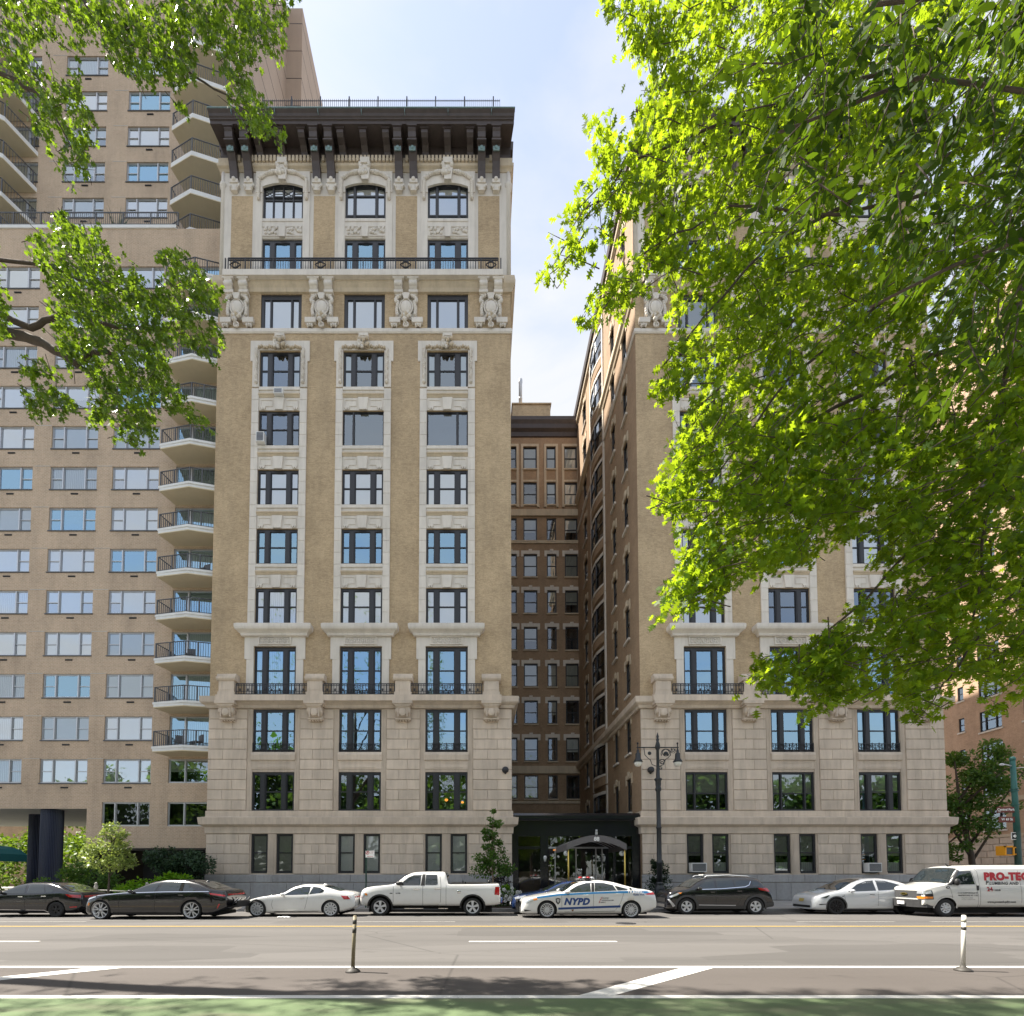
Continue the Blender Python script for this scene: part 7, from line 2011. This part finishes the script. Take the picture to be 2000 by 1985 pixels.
small_tree('street_tree', 'large dark green tree on the side street in front of the corner building', (34.6, 34.0, 0.15), 10.6, 2.6,
           [(0.3, 0, 5.6, (2.6, 2.2, 1.6), 0.28, 20), (-0.8, 0, 7.6, (2.5, 2.2, 1.5), 0.26, 18), (1.8, 0, 8.2, (2.6, 2.2, 1.6), 0.24, 18), (0.6, 0, 9.8, (1.9, 1.8, 1.1), 0.16, 12), (-1.4, 0, 3.2, (1.1, 1.0, 0.8), 0.06, 8)], 0.24, 'leaf_mid', 9000, 33, 'bark', 0.22)
PZt = 0.15
shrub('round clipped dark evergreen bush behind the lamp post', (9.75, 26.6, PZ(26.6)), [(0, 0, 0.8, (0.75, 0.6, 0.8), 0.5, 22), (0, 0, 1.6, (0.62, 0.5, 0.7), 0.35, 18), (0, 0, 2.2, (0.36, 0.32, 0.4), 0.15, 9)], 0.10, 'leaf_dark', 4200, 41)
shrub('bright lime green feathery bush beside the black limousine', (-17.3, 26.6, PZ(26.6)), [(-1.0, 0, 0.7, (1.4, 0.9, 0.6), 0.35, 16), (0.4, 0, 1.1, (1.3, 0.9, 0.6), 0.4, 16), (1.4, 0, 0.7, (1.2, 0.8, 0.5), 0.25, 12)], 0.20, 'leaf_lime', 4200, 42)
shrub('dark blue-green evergreen bush in the shade under the tower windows', (-17.5, 28.6, PZ(28.6)), [(-0.6, -0.6, 2.3, (1.5, 1.0, 0.9), 0.5, 18), (0.9, -0.6, 2.0, (1.6, 1.0, 0.8), 0.5, 18), (0, -0.6, 1.0, (1.6, 1.0, 0.8), 0.3, 12)], 0.17, 'leaf_bluegreen', 5200, 43)
shrub('soft green yew bush to the right of the blue column', (-22.6, 27.2, PZ(27.2)), [(-0.6, 0, 1.2, (1.6, 1.0, 1.0), 0.5, 18), (1.0, 0, 1.1, (1.5, 1.0, 0.9), 0.4, 16), (0, 0, 2.0, (1.1, 0.9, 0.6), 0.2, 9)], 0.15, 'leaf_mid', 4600, 44)
shrub('thin dark evergreen against the stone corner of the tan building', (-16.75, 28.7, PZ(28.7)), [(0, 0, 1.2, (0.35, 0.35, 1.0), 0.6, 14), (0, 0, 2.3, (0.3, 0.3, 0.8), 0.4, 10)], 0.12, 'leaf_dark', 1500, 45)
shrub('purple-dark bush at the stone corner behind the pickup tailgate', (1.5, 26.9, PZ(26.9)), [(-0.3, 0, 0.9, (0.75, 0.5, 0.7), 0.6, 14), (-0.1, 0, 1.7, (0.5, 0.4, 0.5), 0.4, 9)], 0.10, 'leaf_plum', 2200, 46) if False else None
mleaf('leaf_plum', (0.012, 0.012, 0.014), (0.03, 0.028, 0.03), (0.04, 0.03, 0.03), 0.2, 0.4)
shrub('dark plum-leaved bush at the stone corner behind the pickup tailgate', (1.35, 26.6, PZ(26.6)), [(-0.25, 0, 0.9, (0.7, 0.5, 0.7), 0.6, 14), (-0.1, 0, 1.75, (0.5, 0.4, 0.5), 0.4, 9)], 0.10, 'leaf_plum', 2200, 46)
shrub('upright lime green fern between the flowers and the stone corner', (1.45, 25.3, PZ(25.3)), [(0, 0, 0.75, (0.28, 0.25, 0.55), 1, 8)], 0.18, 'leaf_lime', 500, 47)
# flower bed
fb = thing('flower_bed', 'flower bed of white and red blossoms beside the kerb behind the pickup', 'flower bed', (0.9, 24.9, PZ(24.9)))
rr = np.random.RandomState(8)
b = MB(); b.box(-0.9, 2.1, 24.3, 25.9, 0.04, 0.10); b.build('soil', MAT['soil'], fb)
a = clumps((0.6, 24.9, 0.32), (1.4, 0.5, 0.24), 1100, 0.11, rr, nclump=16); place(leaf_mesh('leaves', DIA, *a, 'leaf_mid'), 'leaves', fb, (0, 0, 0))['kind'] = 'stuff'
a = clumps((1.5, 24.8, 0.72), (0.5, 0.4, 0.42), 900, 0.11, rr, nclump=14); place(leaf_mesh('leaves', DIA, *a, 'leaf_mid'), 'leaves', fb, (0, 0, 0))['kind'] = 'stuff'
def blossom(b, r=0.055):
    for k in range(5):
        t = 2*math.pi*k/5; b.blob((r*math.cos(t), -0.01, r*math.sin(t)), (r*0.75, 0.03, r*0.75), 0, 6, 4)
bm_w = MB(); blossom(bm_w); bw = bm_w.mesh('blossom', [MAT['petal_white']]); bm_r = MB(); blossom(bm_r, 0.065); brd = bm_r.mesh('blossom', [MAT['petal_red']])
for k in range(34): place(bw, 'blossom', fb, (1.55 + rr.uniform(-.55, .5), 24.42 + rr.uniform(0, .3), 0.35 + rr.uniform(0, .75)))
for k in range(26): place(brd, 'blossom', fb, (0.2 + rr.uniform(-.9, 1.0), 24.4 + rr.uniform(0, .3), 0.28 + rr.uniform(0, .26)))
# greenery glimpsed through the arcade and the park opposite (masses seen only as reflections or slivers)
rr = np.random.RandomState(77)
def mass(name, label, centres, leaf, mat, n, cat='trees'):
    A = [clumps(c[:3], c[3:6], n, leaf, rr, nclump=26) for c in centres]
    P, D, U, S = [np.concatenate([a[i] for a in A]) for i in range(4)]
    o = place(leaf_mesh(name, DIA, P, D, U, S, mat), name, None, (0, 0, 0)); tag(o, label, cat, None, 'stuff')
mass('garden_foliage', 'sunlit garden greenery seen through the arcade of the tower', [(-37, 46, 3, 5, 2, 3), (-46, 47, 3, 5, 2, 3), (-29, 47, 3.5, 4, 2, 3), (-40, 50, 6, 8, 2, 3), (-33, 52, 3, 8, 2, 4), (-55, 52, 3, 8, 2, 4)], 0.4, 'leaf_garden', 2600)
b = MB(); b.box(-75, -18, 62, 63, 0.1, 14); tag(b.build('garden_backing', MAT['brick_court']), 'plain brown brick wall added beyond the garden to block bright sky', 'building')  # dark backing wall, added to stop bright sky showing through the arcade
cent = []
for k in range(26):
    hz = rr.uniform(9.5, 13.0)
    cent.append((-68 + k*5.6 + rr.uniform(-1.5, 1.5), -16 - rr.uniform(0, 8), hz*0.92, 4.6, 3.6, hz))
mass('park_woodland', 'dense park trees across the road mirrored in windows and car sides', cent, 1.15, 'leaf_mid', 2300)
b = MB(); b.box(-80, 80, -9.6, -9.2, 0.0, 1.2); tag(b.build('park_wall', MAT['granite']), 'low stone park wall behind the viewer', 'wall')
# ---------------------------------------------------------------- street furniture
mplain('pole_green', (0.03, 0.13, 0.115), 0.5, var=0.15)
mplain('pole_green_dark', (0.012, 0.05, 0.035), 0.5, var=0.15)
mplain('lamp_iron', (0.018, 0.022, 0.026), 0.45, var=0.2)
mplain('lamp_glass', (0.75, 0.74, 0.68), 0.25, var=0.05)
mplain('sign_brown', (0.13, 0.025, 0.015), 0.5, var=0.08)
mplain('sign_white', (0.80, 0.80, 0.78), 0.5, var=0.04)
mplain('signal_orange', (0.82, 0.34, 0.01), 0.45, var=0.08)
mplain('post_olive', (0.26, 0.22, 0.14), 0.55, var=0.2, scale=12, stain=0.25)
mplain('post_white', (0.78, 0.76, 0.70), 0.5, var=0.08, stain=0.15)
mplain('band_dark', (0.05, 0.045, 0.04), 0.6, var=0.2)
mplain('band_silver', (0.50, 0.48, 0.40), 0.35, var=0.1)

# flexible lane posts
def lane_post(x, y, label, mat, band, lean):
    t = thing('lane_post', label, 'bollard', (x, y, 0.004), 'flexible posts of the bike lane')
    top = Vector((lean, 0, 1.0)); loc = (x, y, 0.004)
    b = MB(); b.lathe([(0.135, 0), (0.13, 0.02), (0.09, 0.055), (0.045, 0.075), (0.04, 0.10)], n=18)
    b.build('foot', MAT['band_dark'], t, loc)
    b = MB(); b.tube((0, 0, 0.08), top, 0.034, 0.034, 14); b.lathe([(0.034, 0), (0.026, 0.012), (0, 0.014)], tuple(top), 14)
    b.build('tube', MAT[mat], t, loc)
    for q in band:
        b = MB(); b.tube(top*q[0] + Vector((0, 0, 0.0)), top*q[1], 0.0365, 0.0365, 14); b.build('band', MAT[q[2]], t, loc)
lane_post(-2.29, 8.85, 'weathered olive lane post with dark bands below the white coupe', 'post_olive', ((.70, .79, 'band_dark'), (.86, .94, 'band_dark')), 0.03)
lane_post(8.82, 8.95, 'leaning white lane post with dark bands in front of the plumbing van', 'post_white', ((.74, .80, 'band_dark'), (.88, .95, 'band_silver')), 0.05)

# ornamental twin-arm lamp post
LX_, LY_ = 9.14, 24.75
z0 = PZ(LY_)
t = thing('lamp_post', 'tall black ornamental lamp post with two scrolled arms and hanging lanterns', 'lamp post', (LX_, LY_, z0))
lo = (LX_, LY_, z0)
b = MB(); b.lathe([(.34, 0), (.34, .18), (.30, .22), (.30, .34), (.24, .40), (.27, .55), (.25, .95), (.18, 1.12), (.20, 1.16), (.20, 1.22), (.15, 1.28)], n=12, smooth=False); b.build('base', MAT['lamp_iron'], t, lo)
b = MB(); b.lathe([(.14, 1.28), (.13, 2.2), (.155, 2.22), (.155, 2.30), (.125, 2.34), (.115, 4.0), (.14, 4.02), (.14, 4.08), (.11, 4.1), (.10, 5.9), (.14, 5.95), (.155, 6.05), (.12, 6.15), (.14, 6.25), (.14, 6.45), (.19, 6.5), (.19, 6.56), (.10, 6.62), (.08, 7.1), (.07, 8.05), (.11, 8.1), (.13, 8.25), (.09, 8.42), (.06, 8.5), (.085, 8.58), (.05, 8.66), (.07, 8.74), (.0, 8.98)], n=12); b.build('shaft', MAT['lamp_iron'], t, lo)
for s in (-1, 1):
    b = MB(); b.tube((0, 0, 8.18), (s*1.08, 0, 8.18), .03, n=6); b.tube((s*1.02, 0, 8.1), (s*1.02, 0, 8.36), .025, n=6); b.blob((s*1.02, 0, 8.40), .05)
    def spiral(cx, cz, r0, r1, t0, t1, n=24): return [(cx + s*(r0+(r1-r0)*i/n)*math.cos(t0+(t1-t0)*i/n), 0, cz + (r0+(r1-r0)*i/n)*math.sin(t0+(t1-t0)*i/n)) for i in range(n+1)]
    b.ptube(spiral(.42, 7.88, .26, .05, -0.5, 8.5), .022, 5)
    b.ptube(spiral(.22, 7.42, .16, .03, 2.6, -5.0), .018, 5); b.ptube(spiral(.80, 8.02, .13, .03, -1.5, 6.0), .015, 5)
    b.ptube([(s*.06, 0, 7.2), (s*.30, 0, 7.30), (s*.38, 0, 7.55), (s*.52, 0, 7.64), (s*.66, 0, 7.8), (s*.70, 0, 8.15)], .02, 5)
    b.ptube(spiral(.13, 7.10, .10, .02, 1.2, 8.0), .014, 5); b.blob((s*.42, 0, 7.88), (.10, .05, .10))
    b.build('arm', MAT['lamp_iron'], t, lo)
    b = MB(); b.lathe([(.03, 8.1), (.07, 8.0), (.06, 7.92), (.12, 7.86), (.135, 7.6), (.22, 7.48), (.23, 7.42), (.2, 7.42)], (s*1.02, 0, 0), 14); o = b.build('lantern', MAT['lamp_iron'], t, lo)
    b = MB(); b.lathe([(.195, 7.42), (.19, 7.32), (.13, 7.22), (.0, 7.18)], (s*1.02, 0, 0), 14); g = b.build('globe', MAT['lamp_glass'], None); g.parent = o; g.location = (0, 0, 0)

# parking sign
sx, sy_ = -5.72, 24.5
t = thing('parking_sign', 'small white parking sign with red mark on a green street pole', 'sign', (sx, sy_, PZ(sy_)))
lo = (sx, sy_, PZ(sy_))
b = MB(); b.box(-.032, .032, -.02, .02, 0, 2.95); b.build('pole', MAT['pole_green_dark'], t, lo)
b = MB(); b.box(-.03, .42, -.035, -.025, 2.52, 2.86); b.build('plate', MAT['sign_white'], t, lo)
b = MB(); b.lathe([(0.065, -.039), (.09, -.039)], (.07, 0, 2.755), 18, 0, 'y', True, False); b.ext_y([(.005, 2.70), (.02, 2.69), (.135, 2.81), (.12, 2.82)], -.043, -.041); text_on(b, 'P', .12, .07, 2.712, -.0375, 0, .004); b.build('symbol', MAT['decal_red'], t, lo, recalc=False)
b = MB(); text_on(b, 'NO PARKING', .045, .27, 2.78, -.037); text_on(b, '8AM-6PM', .04, .27, 2.72, -.037); b.box(.05, .34, -.038, -.036, 2.565, 2.585); b.build('lettering', MAT['decal_red'], t, lo, recalc=False)

# corner signal pole with street names
px_, py_ = 27.35, 24.7
t = thing('signal_pole', 'green signal pole at the corner with street name signs and a walk signal', 'signal pole', (px_, py_, PZ(py_)))
lo = (px_, py_, PZ(py_))
b = MB(); b.tube((0, 0, 0), (0, 0, 3.9), .145, .135, 14); b.build('lower_shaft', MAT['pole_green_dark'], t, lo)
b = MB(); b.tube((0, 0, 3.9), (-.06, 0, 7.55), .135, .105, 14); b.lathe([(.12, 7.5), (.13, 7.58), (.09, 7.68), (0, 7.72)], (-.06, 0, 0), 14)
for z in (5.9, 6.0, 5.2): b.lathe([(.16, z), (.16, z+.05)], (-.03, 0, 0), 14)
b.build('shaft', MAT['pole_green'], t, lo)
b = MB(); b.tube((-.06, 0, 7.2), (-.62, -.1, 7.28), .03, n=6); b.blob((-.72, -.1, 7.26), (.16, .06, .07)); b.tube((0, 0, 7.1), (.8, 0, 7.15), .02, n=6); b.build('camera_arm', MAT['alu'], t, lo)
for z, txt, dx, s_ in ((4.95, 'Central Park', -1.02, .17), (4.45, 'W 69 St', -.94, .17)):
    b = MB(); b.box(dx, -.12, -.05, -.03, z-.14, z+.15); b.build('street_sign', MAT['sign_brown'], t, lo)
    b = MB(); text_on(b, txt, s_, (dx-.12)/2, z-.04, -.056, 0, .004)
    if 'Park' in txt: text_on(b, 'West', .06, dx+.12, z-.115, -.056, 0, .001)
    b.build('lettering', MAT['sign_white'], t, lo, recalc=False)
b = MB(); b.box(-.36, -.04, -.06, -.04, 3.42, 3.80); b.build('one_way_sign', MAT['sign_white'], t, lo)
b = MB(); b.box(-.33, -.05, -.066, -.061, 3.45, 3.77); b.build('one_way_sign', MAT['trim_black'], t, lo)
b = MB(); b.face([(-.30, -.07, 3.61), (-.16, -.07, 3.71), (-.16, -.07, 3.65), (-.05, -.07, 3.65), (-.05, -.07, 3.57), (-.16, -.07, 3.57), (-.16, -.07, 3.51)]); b.build('arrow', MAT['sign_white'], t, lo, recalc=False)
b = MB(); b.box(-1.02, -.55, -.30, .10, 2.62, 3.10); b.box(-1.02, -.55, -.36, -.30, 3.02, 3.10); b.box(-1.02, -.96, -.36, -.30, 2.62, 3.10); b.box(-.61, -.55, -.36, -.30, 2.62, 3.10); b.box(-.55, -.1, -.05, .05, 3.0, 3.06); b.box(-.55, -.1, -.05, .05, 2.66, 2.72)
o = b.build('walk_signal', MAT['signal_orange'], t, lo)
b = MB(); b.box(-.96, -.61, -.31, -.301, 2.67, 3.02); g = b.build('lens', MAT['rail_grey'], None); g.parent = o; g.location = (0, 0, 0)

# twin pipe standpipe heads and low bed rail near the tower
t = thing('bed_rail', 'low weathered rail of the planting bed behind the small street tree', 'rail', (-18.7, 25.4, PZ(25.4)))
lo = (-18.7, 25.4, PZ(25.4))
for k, x in enumerate((-1.3, 1.35)):
    b = MB(); b.lathe([(.06, 0), (.06, .9), (.09, .95), (.09, 1.05), (.05, 1.12), (.08, 1.18), (.0, 1.26)], (x, 0, 0), 8); b.build('post', MAT['concrete_pale'], t, lo)
b = MB(); b.tube((-1.3, 0, .85), (1.35, 0, .72), .03, n=6); b.build('bar', MAT['concrete_pale'], t, lo)
